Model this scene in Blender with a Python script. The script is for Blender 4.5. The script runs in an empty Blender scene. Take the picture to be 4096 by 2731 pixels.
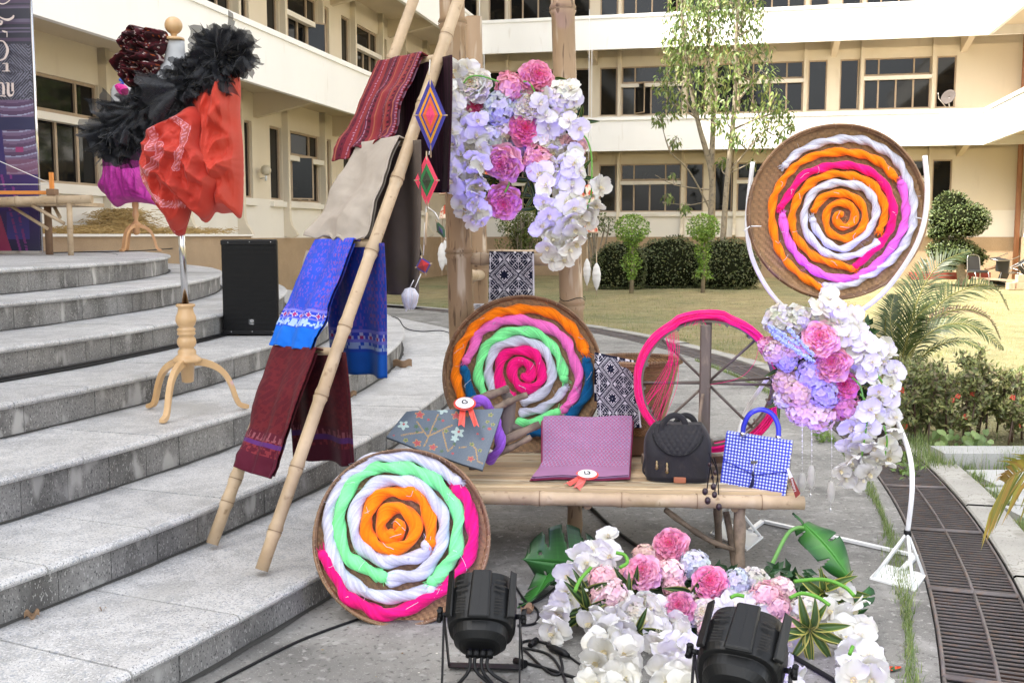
import bpy, bmesh, math, random
import numpy as np
from mathutils import Vector, Matrix, Euler, noise as mnoise
rnd = random.Random(7)
R = math.radians
C = bpy.context.scene.collection
scene = bpy.context.scene

# ---------------------------------------------------------------- camera
EYE = 1.5
FPX = 4150.0
PITCH = math.atan((1365.5 - 940.0) / FPX)
cam_data = bpy.data.cameras.new('camera')
cam_data.sensor_width = 36.0
cam_data.lens = FPX / 4096 * 36
cam_data.clip_start = 0.05
cam_data.clip_end = 600
cam = bpy.data.objects.new('camera', cam_data)
C.objects.link(cam)
cam.location = (0, 0, EYE)
cam.rotation_euler = (math.pi / 2 - PITCH, 0, 0)
scene.camera = cam

# ---------------------------------------------------------------- light
SUN_TRAVEL = Vector((0.80, 0.31, -1.0)).normalized()
sun_from = -SUN_TRAVEL
elev = math.asin(sun_from.z)
azim = math.atan2(sun_from.x, sun_from.y)
world = bpy.data.worlds.new('World')
scene.world = world
world.use_nodes = True
wn = world.node_tree
wn.nodes.clear()
sky = wn.nodes.new('ShaderNodeTexSky')
sky.sky_type = 'NISHITA'
sky.sun_disc = False
sky.sun_elevation = elev
sky.sun_rotation = azim
sky.air_density = 1.0
sky.dust_density = 3.0
sky.ozone_density = 1.0
hs = wn.nodes.new('ShaderNodeHueSaturation')
hs.inputs['Saturation'].default_value = 0.26
bg = wn.nodes.new('ShaderNodeBackground')
bg.inputs['Strength'].default_value = 0.15
wo = wn.nodes.new('ShaderNodeOutputWorld')
wn.links.new(sky.outputs[0], hs.inputs['Color'])
wn.links.new(hs.outputs[0], bg.inputs['Color'])
wn.links.new(bg.outputs[0], wo.inputs['Surface'])
sun_data = bpy.data.lights.new('sun', 'SUN')
sun_data.energy = 2.9
sun_data.angle = R(0.55)
sun_data.color = (1.0, 0.94, 0.84)
sun = bpy.data.objects.new('sun', sun_data)
C.objects.link(sun)
sun.location = (-20, -10, 30)
sun.rotation_euler = SUN_TRAVEL.to_track_quat('-Z', 'Y').to_euler()
scene.view_settings.view_transform = 'Standard'
scene.view_settings.look = 'None'
scene.view_settings.gamma = 1.0
scene.view_settings.exposure = 2.12
scene.cycles.max_bounces = 8
scene.cycles.diffuse_bounces = 4
scene.cycles.transparent_max_bounces = 24

# ---------------------------------------------------------------- measuring
CP, SP = math.cos(PITCH), math.sin(PITCH)
def ray(x, y):
    u = (x - 2048) / FPX; v = (1365.5 - y) / FPX
    return Vector((u, CP + v * SP, -SP + v * CP))
def G(x, y, z=0.0):
    r = ray(x, y); t = (EYE - z) / -r.z
    return Vector((r.x * t, r.y * t, z))
def D(x, y, Y):
    r = ray(x, y); t = Y / r.y
    return Vector((r.x * t, Y, EYE + r.z * t))
def PLN(x, y, p, n):
    r = ray(x, y); e = Vector((0, 0, EYE)); t = (p - e).dot(n) / r.dot(n)
    return e + r * t
def OV(pts, s=4096 / 2352, ox=0, oy=0):
    return [(x * s + ox, y * s + oy) for x, y in pts]
def RG(pts, s, ox, oy):
    return [(x / s + ox, y / s + oy) for x, y in pts]

# ---------------------------------------------------------------- mesh helper
def lin(r, g, b, k=1.0):
    f = lambda c: ((c / 255.0) / 12.92 if c / 255.0 <= 0.04045 else ((c / 255.0 + 0.055) / 1.055) ** 2.4) * k
    return (f(r), f(g), f(b))
class MB:
    def __init__(s):
        s.v = []; s.f = []; s.c = []; s.m = []; s.s = []
    def add(s, vs, fs, col=(1, 1, 1), mi=0, smooth=False):
        o = len(s.v)
        s.v.extend([tuple(p) for p in vs])
        multi = isinstance(col, list)
        for i, f in enumerate(fs):
            s.f.append(tuple(o + k for k in f)); s.c.append(col[i] if multi else col); s.m.append(mi); s.s.append(smooth)
        return s
    def box(s, cx, cy, cz, dx, dy, dz, rot=None, col=(1, 1, 1), mi=0):
        vs = [Vector((sx * dx / 2, sy * dy / 2, sz * dz / 2)) for sx in (-1, 1) for sy in (-1, 1) for sz in (-1, 1)]
        c = Vector((cx, cy, cz))
        if rot is not None: vs = [rot @ p for p in vs]
        vs = [p + c for p in vs]
        s.add(vs, [(0, 1, 3, 2), (4, 6, 7, 5), (0, 4, 5, 1), (2, 3, 7, 6), (0, 2, 6, 4), (1, 5, 7, 3)], col, mi)
        return s
    def bx(s, x0, x1, y0, y1, z0, z1, col=(1, 1, 1), mi=0):
        return s.box((x0 + x1) / 2, (y0 + y1) / 2, (z0 + z1) / 2, abs(x1 - x0), abs(y1 - y0), abs(z1 - z0), None, col, mi)
    def tube(s, pts, rad, n=8, col=(1, 1, 1), mi=0, cap=True, smooth=True, flat=1.0):
        pts = [Vector(p) for p in pts]
        if len(pts) < 2: return s
        rs = rad if isinstance(rad, (list, tuple)) else [rad] * len(pts)
        vs = []; fs = []
        t0 = (pts[1] - pts[0]).normalized()
        up = Vector((0, 0, 1)) if abs(t0.z) < 0.9 else Vector((0, 1, 0))
        nrm = (up - t0 * up.dot(t0)).normalized()
        for i, p in enumerate(pts):
            a = pts[max(i - 1, 0)]; b = pts[min(i + 1, len(pts) - 1)]
            t = (b - a)
            t = t.normalized() if t.length > 1e-9 else t0
            nrm = (nrm - t * nrm.dot(t))
            nrm = nrm.normalized() if nrm.length > 1e-6 else t.orthogonal().normalized()
            bn = t.cross(nrm)
            for k in range(n):
                a_ = 2 * math.pi * k / n
                vs.append(p + (nrm * math.cos(a_) * flat + bn * math.sin(a_)) * rs[i])
        for i in range(len(pts) - 1):
            for k in range(n):
                fs.append((i * n + k, i * n + (k + 1) % n, (i + 1) * n + (k + 1) % n, (i + 1) * n + k))
        s.add(vs, fs, col, mi, smooth)
        if cap:
            o = len(s.v) - len(vs)
            s.f.append(tuple(o + k for k in range(n))[::-1]); s.f.append(tuple(o + (len(pts) - 1) * n + k for k in range(n)))
            for _ in range(2): s.c.append(col if not isinstance(col, list) else col[0]); s.m.append(mi); s.s.append(False)
        return s
    def lathe(s, prof, n=20, origin=(0, 0, 0), col=(1, 1, 1), mi=0, M_=None, smooth=True, sx=1, sy=1):
        o = Vector(origin); vs = []; fs = []
        for (r, z) in prof:
            for k in range(n):
                a = 2 * math.pi * k / n
                p = Vector((r * math.cos(a) * sx, r * math.sin(a) * sy, z))
                if M_ is not None: p = M_ @ p
                vs.append(p + o)
        for i in range(len(prof) - 1):
            for k in range(n):
                fs.append((i * n + k, i * n + (k + 1) % n, (i + 1) * n + (k + 1) % n, (i + 1) * n + k))
        s.add(vs, fs, col, mi, smooth)
        return s
    def grid(s, fn, nu, nv, col=(1, 1, 1), mi=0, smooth=True, colf=None, closeu=False):
        vs = [fn(i / nu, j / nv) for j in range(nv + 1) for i in range(nu + 1)]
        fs = []; cs = []
        for j in range(nv):
            for i in range(nu):
                a = j * (nu + 1) + i
                fs.append((a, a + 1, a + nu + 2, a + nu + 1))
                cs.append(colf((i + .5) / nu, (j + .5) / nv) if colf else col)
        s.add(vs, fs, cs, mi, smooth)
        return s
    def mesh(s, name, mats, org=(0, 0, 0)):
        me = bpy.data.meshes.new(name)
        o = np.array(org, dtype=float)
        me.from_pydata([tuple(p) for p in (np.array([tuple(q) for q in s.v], dtype=float) - o)] if s.v else [], [], s.f)
        if not isinstance(mats, (list, tuple)): mats = [mats] + ([m_bamnode] if s.m and max(s.m) == 1 else [])
        for m in mats: me.materials.append(m)
        n = len(me.polygons)
        if n == len(s.m):
            me.polygons.foreach_set('material_index', s.m)
            me.polygons.foreach_set('use_smooth', s.s)
            cols = np.array([(c[0], c[1], c[2], 1.0) for c in s.c], dtype=np.float32)
            lt = np.array([len(f) for f in s.f])
            ca = me.color_attributes.new('Col', 'FLOAT_COLOR', 'CORNER')
            ca.data.foreach_set('color', np.repeat(cols, lt, axis=0).ravel())
        me.update()
        return me
    def build(s, name, mats, parent=None, label=None, cat=None, group=None, kind=None, bevel=0, org=None, sub=0):
        if org is None:
            org = WP.get(parent, Vector((0, 0, 0))) if parent is not None else Vector((0, 0, 0))
        me = s.mesh(name, mats, org)
        ob = bpy.data.objects.new(name, me)
        C.objects.link(ob)
        if parent is not None:
            ob.parent = parent; WP[ob] = Vector(org)
        else:
            ob.location = org; WP[ob] = Vector(org)
        tag(ob, label, cat, group, kind)
        if bevel:
            b = ob.modifiers.new('bevel', 'BEVEL'); b.width = bevel; b.segments = 2; b.limit_method = 'ANGLE'; b.angle_limit = R(40)
        if sub:
            b = ob.modifiers.new('subsurf', 'SUBSURF'); b.levels = sub; b.render_levels = sub
        return ob
WP = {}
def tag(o, label=None, cat=None, group=None, kind=None):
    if label: o['label'] = label
    if cat: o['category'] = cat
    if group: o['group'] = group
    if kind: o['kind'] = kind
    return o
def thing(name, label, cat, loc=(0, 0, 0), group=None, kind=None, rz=0.0):
    o = bpy.data.objects.new(name, None); C.objects.link(o)
    o.location = loc; o.rotation_euler = (0, 0, rz); o.empty_display_size = 0.1
    WP[o] = Vector(loc)
    return tag(o, label, cat, group, kind)
def inst(name, me, parent=None, loc=(0, 0, 0), rot=None, scl=1.0, label=None, kind=None):
    o = bpy.data.objects.new(name, me); C.objects.link(o)
    L = Vector(loc)
    if parent is not None:
        o.parent = parent; L = L - WP.get(parent, Vector((0, 0, 0)))
    o.location = L
    if rot is not None:
        if isinstance(rot, Matrix): rot = rot.to_euler()
        elif hasattr(rot, 'to_euler') : rot = rot.to_euler()
        o.rotation_euler = rot
    o.scale = (scl, scl, scl) if not isinstance(scl, (tuple, list)) else scl
    WP[o] = Vector(loc)
    return tag(o, label, None, None, kind)
def children_of(o): return [c for c in bpy.data.objects if c.parent == o]
def smooth_path(pts, n=10, closed=False):
    """Catmull-Rom through points"""
    P = [Vector(p) for p in pts]; out = []
    m = len(P)
    for i in range(m - 1):
        p0 = P[max(i - 1, 0)]; p1 = P[i]; p2 = P[i + 1]; p3 = P[min(i + 2, m - 1)]
        for k in range(n):
            t = k / n
            out.append(0.5 * ((2 * p1) + (p2 - p0) * t + (2 * p0 - 5 * p1 + 4 * p2 - p3) * t * t + (3 * p1 - p0 - 3 * p2 + p3) * t ** 3))
    out.append(P[-1])
    return out
def nz(p, s=1.0, o=0.0):
    return mnoise.noise(Vector((p[0] * s + o, p[1] * s + o * .7, p[2] * s - o)))

# ---------------------------------------------------------------- materials
MATS = {}
CRK = {'walk_concrete': (5.5, .022, .9, (.12, .115, .105)), 'kerb_concrete': (4.0, .02, 1.5, (.16, .15, .13))}
def M(name, col=(.5, .5, .5), rough=.6, var=.12, vs=6.0, bump=0.0, bs=60.0, metal=0.0, vc=False, col2=None, c2s=3.0, c2t=(.45, .6),
      stretch=(1, 1, 1), spec=.5, trans=0.0, alpha=1.0, coat=0.0, sheen=0.0, speck=None, emit=None, bdist=0.003, detail=6, wc=False, orand=0.0):
    if name in MATS: return MATS[name]
    cracks = CRK.get(name)
    m = bpy.data.materials.new(name); m.use_nodes = True
    nt = m.node_tree; N = nt.nodes; L = nt.links
    b = N['Principled BSDF']
    b.inputs['Roughness'].default_value = rough
    b.inputs['Metallic'].default_value = metal
    b.inputs['Specular IOR Level'].default_value = spec
    b.inputs['Coat Weight'].default_value = coat
    b.inputs['Sheen Weight'].default_value = sheen
    b.inputs['Alpha'].default_value = alpha
    tc = N.new('ShaderNodeTexCoord'); mp = N.new('ShaderNodeMapping')
    mp.inputs['Scale'].default_value = stretch
    if wc:
        ge = N.new('ShaderNodeNewGeometry'); L.new(ge.outputs['Position'], mp.inputs['Vector'])
    else:
        L.new(tc.outputs['Object'], mp.inputs['Vector'])
    def noise_(scale, det=detail, rg=.6):
        n = N.new('ShaderNodeTexNoise'); n.inputs['Scale'].default_value = scale; n.inputs['Detail'].default_value = det; n.inputs['Roughness'].default_value = rg
        L.new(mp.outputs[0], n.inputs['Vector']); return n.outputs['Fac']
    def ramp(fac, a, c, ca=(0, 0, 0, 1), cb=(1, 1, 1, 1)):
        r = N.new('ShaderNodeValToRGB'); r.color_ramp.elements[0].position = a; r.color_ramp.elements[1].position = c
        r.color_ramp.elements[0].color = ca; r.color_ramp.elements[1].color = cb
        L.new(fac, r.inputs['Fac']); return r.outputs['Color']
    def mix(mode, fac, a, c):
        x = N.new('ShaderNodeMix'); x.data_type = 'RGBA'; x.blend_type = mode
        for s_, v_ in ((0, fac), (6, a), (7, c)):
            if isinstance(v_, (int, float)): x.inputs[s_].default_value = v_
            elif isinstance(v_, tuple): x.inputs[s_].default_value = (v_[0], v_[1], v_[2], 1)
            else: L.new(v_, x.inputs[s_])
        return x.outputs[2]
    if vc:
        at = N.new('ShaderNodeAttribute'); at.attribute_name = 'Col'
        cur = at.outputs['Color']
        if col != (.5, .5, .5): cur = mix('MULTIPLY', 1.0, cur, col)
    else:
        cur = col
    if col2 is not None:
        cur = mix('MIX', ramp(noise_(c2s), c2t[0], c2t[1]), cur, col2)
    if speck is not None:      # (scale, colour, threshold lo, hi)
        for sp in (speck if isinstance(speck, list) else [speck]):
            cur = mix('MIX', ramp(noise_(sp[0], 2, .5), sp[2], sp[3]), cur, sp[1])
    if var:
        cur = mix('MULTIPLY', 1.0, cur, ramp(noise_(vs), .25, .75, (1 - var, 1 - var, 1 - var, 1), (1 + var * .6, 1 + var * .6, 1 + var * .6, 1)))
    if cracks:
        dn_ = N.new('ShaderNodeTexNoise'); dn_.inputs['Scale'].default_value = cracks[0] * 1.3; dn_.inputs['Detail'].default_value = 5; L.new(mp.outputs[0], dn_.inputs['Vector'])
        va = N.new('ShaderNodeVectorMath'); va.operation = 'MULTIPLY_ADD'; va.inputs[1].default_value = (.35, .35, .35); L.new(dn_.outputs['Color'], va.inputs[0]); L.new(mp.outputs[0], va.inputs[2])
        vo = N.new('ShaderNodeTexVoronoi'); vo.feature = 'DISTANCE_TO_EDGE'; vo.inputs['Scale'].default_value = cracks[0]; L.new(va.outputs[0], vo.inputs['Vector'])
        line = ramp(vo.outputs['Distance'], 0.0, cracks[1], (1, 1, 1, 1), (0, 0, 0, 1)); msk = ramp(noise_(cracks[2]), .50, .60)
        cur = mix('MIX', mix('MULTIPLY', 1.0, line, msk), cur, cracks[3])
    if orand:
        oi = N.new('ShaderNodeObjectInfo'); cur = mix('MULTIPLY', 1.0, cur, ramp(oi.outputs['Random'], 0.0, 1.0, (1 - orand, 1 - orand, 1 - orand * .9, 1), (1 + orand * .5,) * 3 + (1,)))
    if isinstance(cur, tuple): b.inputs['Base Color'].default_value = (*cur, 1)
    else: L.new(cur, b.inputs['Base Color'])
    if bump:
        bp = N.new('ShaderNodeBump'); bp.inputs['Strength'].default_value = bump; bp.inputs['Distance'].default_value = bdist
        L.new(noise_(bs, 4), bp.inputs['Height']); L.new(bp.outputs[0], b.inputs['Normal'])
    if emit: b.inputs['Emission Color'].default_value = (*emit[0], 1); b.inputs['Emission Strength'].default_value = emit[1]
    if trans:
        tr = N.new('ShaderNodeBsdfTranslucent')
        if isinstance(cur, tuple): tr.inputs['Color'].default_value = (*cur, 1)
        else: L.new(cur, tr.inputs['Color'])
        ms = N.new('ShaderNodeMixShader'); ms.inputs[0].default_value = trans
        L.new(b.outputs[0], ms.inputs[1]); L.new(tr.outputs[0], ms.inputs[2]); L.new(ms.outputs[0], N['Material Output'].inputs['Surface'])
    MATS[name] = m
    return m
# ================================================================ SETTING
CX, CY = -14.5, 9.4            # centre of the curved stair and of the drain
def PC(r, a, z=0.0): return Vector((CX + r * math.cos(a), CY + r * math.sin(a), z))
STEP_Z = [.145, .31, .505, .68, .87, 1.06, 1.255]
STEP_R = [14.72, 14.05, 13.45, 12.78, 12.18, 11.45, 10.85]
m_conc = M('walk_concrete', (.27, .26, .24), .9, .30, 1.3, .4, 110, col2=(.165, .16, .15), c2s=.8, c2t=(.40, .66),
           speck=[(9.0, (.38, .37, .345), .56, .86), (3.1, (.10, .096, .09), .54, .78), (150, (.46, .45, .42), .64, .70), (45, (.12, .115, .105), .58, .70), (1.7, (.44, .43, .41), .62, .80), (22, (.34, .33, .31), .60, .68)])
m_lawn = M('dry_lawn', (.41, .325, .15), .95, .35, 2.2, 1.0, 90, col2=(.22, .235, .09), c2s=.30, c2t=(.42, .66),
           speck=[(18, (.15, .18, .06), .55, .70), (42, (.30, .25, .13), .56, .66), (60, (.62, .56, .38), .58, .68), (1.1, (.34, .29, .17), .58, .8)], bdist=.04)
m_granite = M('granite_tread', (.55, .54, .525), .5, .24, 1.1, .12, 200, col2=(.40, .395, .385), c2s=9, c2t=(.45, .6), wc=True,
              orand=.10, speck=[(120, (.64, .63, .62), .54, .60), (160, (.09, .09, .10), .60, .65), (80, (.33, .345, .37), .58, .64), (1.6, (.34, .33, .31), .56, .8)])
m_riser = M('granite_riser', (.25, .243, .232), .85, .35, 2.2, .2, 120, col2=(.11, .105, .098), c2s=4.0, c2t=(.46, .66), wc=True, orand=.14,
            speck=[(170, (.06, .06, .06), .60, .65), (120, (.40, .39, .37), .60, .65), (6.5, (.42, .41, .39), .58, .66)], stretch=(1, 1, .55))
m_core = M('stair_cement', (.075, .072, .066), .95, .3, 3, .4, 60, speck=(5, (.07, .068, .06), .55, .7))
m_kerb = M('kerb_concrete', (.36, .345, .31), .9, wc=True, var=.3, vs=3, bump=.45, bs=70) if False else M('kerb_concrete', (.36, .345, .31), .9, .3, 3, .45, 70, speck=[(6, (.22, .21, .18), .55, .72), (120, (.2, .19, .17), .62, .7)])
m_paver = M('paving_slab_concrete', (.40, .40, .385), .9, .18, orand=.10, wc=True, vs=2.5, bump=.3, bs=100, speck=(130, (.3, .3, .28), .58, .68)) if True else M('x', (.42, .42, .40), .9, .18, 2.5, .3, 100, speck=(130, (.3, .3, .28), .58, .68))
m_iron = M('rusty_grate_iron', (.15, .13, .125), .6, .35, 8, .5, 90, speck=(30, (.19, .13, .10), .5, .7), wc=True)
m_silt = M('drain_silt', (.010, .009, .009), .85, .5, 2.5, .8, 25, col2=(.045, .018, .010), c2s=2.2, c2t=(.54, .64), bdist=.03)

def ring(mb, r0, r1, a0, a1, z0, z1, nr, na):
    mb.grid(lambda u, v: PC(r0 + (r1 - r0) * v, a0 + (a1 - a0) * u, z0 + (z1 - z0) * v), na, nr, smooth=False)
mb = MB(); ring(mb, 8.5, 17.05, R(-60), R(60), 0, 0, 6, 120)
mb.build('concrete_walk', m_conc, kind='structure')
# lawn, with a gentle unevenness, reaching past every building
mb = MB()
def lawn_pt(u, v):
    r = 17.62 + (v ** 1.8) * 120; p = PC(r, -math.pi + 2 * math.pi * u)
    h = 0.0 if r < 18.0 else 0.035 * nz(p, .35) + 0.02 * nz(p, 1.1)
    return Vector((p.x, p.y, -.03 + h))
mb.grid(lawn_pt, 200, 70, smooth=True)
mb.build('lawn', m_lawn, kind='structure')
# closed courtyard floor on the far side of the disc, under the stage
mb = MB(); ring(mb, .05, 17.6, R(60), R(300), -.012, -.012, 3, 90); mb.build('ground', m_conc, kind='structure')
# drain channel and kerb
mb = MB()
ring(mb, 17.05, 17.05, R(-60), R(60), 0, -.26, 1, 120)
ring(mb, 17.05, 17.42, R(-60), R(60), -.26, -.26, 1, 120)
ring(mb, 17.42, 17.42, R(-60), R(60), -.26, .01, 1, 120)
mb.build('drain_channel', m_silt, kind='structure')
kerb = thing('drain_kerb', None, None, (0, 0, 0), kind='structure')
mb = MB()
ka = .62 / 17.5
def kerb_pt(u, v):
    prof = [(17.425, -.05), (17.425, .015), (17.435, .022), (17.60, .022), (17.615, .015), (17.62, -.06)]
    r, z = prof[int(round(v * 5))]
    return PC(r, (u - .5) * ka * .985, z)
mb.grid(kerb_pt, 4, 5, smooth=False)
kme = mb.mesh('kerb_stone', m_kerb, (CX, CY, 0))
for i in range(46):
    a = R(-42) + i * ka
    o = inst('kerb_stone', kme, kerb, (CX, CY, rnd.uniform(-.008, .008)), (0, 0, a + rnd.uniform(-.0004, .0004)))
# gratings: each iron panel is a thing
GL = .95 / 17.2
def grate_mesh():
    fr = MB(); n = 6
    for r in (17.062, 17.235, 17.408):
        fr.tube([PC(r, (k / n - .5) * GL * .99, .0) for k in range(n + 1)], .0075, 4)
    for e in (-.5, .5):
        fr.tube([PC(17.06, e * GL * .985, .0), PC(17.41, e * GL * .985, .0)], .009, 4)
    br = MB(); nb = 24
    for k in range(1, nb):
        a = (k / nb - .5) * GL * .985
        br.box(*PC(17.235, a, -.002), 0.34, .0040, .006, Matrix.Rotation(a, 3, 'Z'))
    return fr.mesh('grate_frame', m_iron, (CX, CY, 0)), br.mesh('grate_bars', m_iron, (CX, CY, 0))
gf, gb_ = grate_mesh()
for i in range(26):
    a = R(-38) + i * GL
    words = 'nearest iron drain grating at the lower right edge of the walk' if i == 0 else 'rusty iron drain grating panel set in the curved channel beside the concrete walk'
    t = thing('drain_grate', 'rusty iron grating panel of the curved drain beside the concrete walk', 'drain grate', (CX, CY, .004), 'iron grating panels in the curved drain', rz=a)
    f_ = inst('frame', gf); f_.parent = t; f_.location = (0, 0, 0)
    b_ = inst('bars', gb_, kind='stuff'); b_.parent = t; b_.location = (0, 0, 0)
# stair: each level a cement core with granite slabs and riser tiles
SA = .52
for k in range(7):
    z = STEP_Z[k]; r = STEP_R[k]; zb = 0 if k == 0 else STEP_Z[k - 1]
    rin = STEP_R[k + 1] - .05 if k < 6 else 8.0
    core = MB()
    ring(core, r - .045, r - .045, R(-60), R(62), z - .035, zb - .01, 1, 150)
    ring(core, .2 if k == 6 else rin, r - .03, R(-60), R(62), z - .034, z - .034, 1, 150)
    core.add([PC(rin - .5, R(-60), z - .034), PC(r - .04, R(-60), z - .034), PC(r - .04, R(-60), 0), PC(rin - .5, R(-60), 0)], [(0, 1, 2, 3)])
    core_o = core.build('stone_step' if k < 6 else 'stage', m_core, kind='structure')
    da = SA / r
    vm = []
    for var in range(3):
        sl = MB()
        depth = (r - rin) if k < 6 else .62
        prof = [(r - depth, -.034), (r - depth, 0), (r - .02, 0), (r - .008, -.004), (r, -.014), (r, -.022), (r - .01, -.034), (r - .05, -.036)]
        ns = 3
        def slab(u, v):
            rr, zz = prof[int(round(v * 7))]
            return PC(rr, (u - .5) * da * .986, zz)
        sl.grid(slab, ns, 7, smooth=False)
        for e in (0, ns):
            pts = [sl.v[j * (ns + 1) + e] for j in range(8)]
            sl.add(pts, [tuple(range(8))])
        vm.append(sl.mesh('slab', m_granite, (CX, CY, 0)))
    n = int((R(52) - R(-36)) / da)
    off = rnd.uniform(0, da)
    for i in range(min(n, 46)):
        a = R(-34) + off + i * da
        if a > R(46): break
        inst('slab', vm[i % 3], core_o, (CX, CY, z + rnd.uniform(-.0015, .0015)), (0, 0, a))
    gl = MB(); ring(gl, r - .034, r + .012 + .0, R(-40), R(50), zb + .0035, zb + .0035, 1, 200)
    for j in range(len(gl.v)):
        if j > 200: gl.v[j] = tuple(PC(r - .034 + .022 + .035 * abs(nz((j * .31, k * 3, 0))), R(-40) + (j - 201) / 200 * R(90), zb + .0035))
    gl.build('grime_line', m_core, core_o)
    tw = .262 / r
    tl = MB(); zt = z - .036; hh = zt - zb - .004
    def tile(u, v):
        return PC(r - .034 - (.012 if v in (0, 1) and False else 0), (u - .5) * tw * .984, -v * hh)
    tl.grid(tile, 2, 1, smooth=False)
    for e in (-.492, .492):
        tl.add([PC(r - .034, e * tw, 0), PC(r - .046, e * tw, 0), PC(r - .046, e * tw, -hh), PC(r - .034, e * tw, -hh)], [(0, 1, 2, 3)])
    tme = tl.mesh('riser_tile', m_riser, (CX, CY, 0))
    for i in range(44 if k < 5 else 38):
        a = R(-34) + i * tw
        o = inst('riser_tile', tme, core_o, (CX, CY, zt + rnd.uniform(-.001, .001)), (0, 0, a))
        o.scale = (1 + rnd.uniform(-.00018, .00018),) * 2 + (1,)
# dressed stage floor
mb = MB(); ring(mb, .2, STEP_R[6] - .63, R(-60), R(62), STEP_Z[6] - .004, STEP_Z[6] - .004, 8, 80)
mb.build('stage_floor', m_granite, kind='structure')

# ================================================================ BUILDINGS
HA = R(-12.4)
AV = Vector((math.cos(HA), math.sin(HA), 0)); BV = Vector((-math.sin(HA), math.cos(HA), 0))
def PQ(p, q, z=0.0): v = AV * p + BV * q; return Vector((v.x, v.y, z))
m_wall = M('cream_wall_paint', (.76, .675, .535), .85, .06, .6, .15, 40, col2=(.68, .59, .45), c2s=.5, c2t=(.55, .9), speck=(2.6, (.60, .51, .39), .64, .9), stretch=(1, 1, .3))
m_wall_low = M('pale_wall_paint', (.83, .785, .70), .85, .06, .5, .1, 40, speck=(1.1, (.68, .60, .48), .62, .95))
m_band = M('white_parapet_paint', (.88, .865, .835), .8, .04, .7, .1, 30, speck=[(1.4, (.76, .73, .68), .64, .95), (5.0, (.70, .66, .60), .68, .9)], stretch=(1, 1, .22))
m_plinth = M('tan_pebble_plinth', (.42, .30, .185), .95, .18, 1.2, .6, 150, speck=[(130, (.30, .205, .12), .55, .68), (170, (.62, .5, .36), .62, .7)])
m_frame = M('brown_window_frame', (.45, .34, .235), .6, .12, 5)
m_glass = M('dark_window_glass', (.010, .011, .012), .05, .6, .8, spec=.3, orand=.8)
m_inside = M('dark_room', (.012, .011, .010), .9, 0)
m_soffit = M('soffit_paint', (.62, .53, .40), .9, .06, 1)
FH = 3.52
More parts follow.
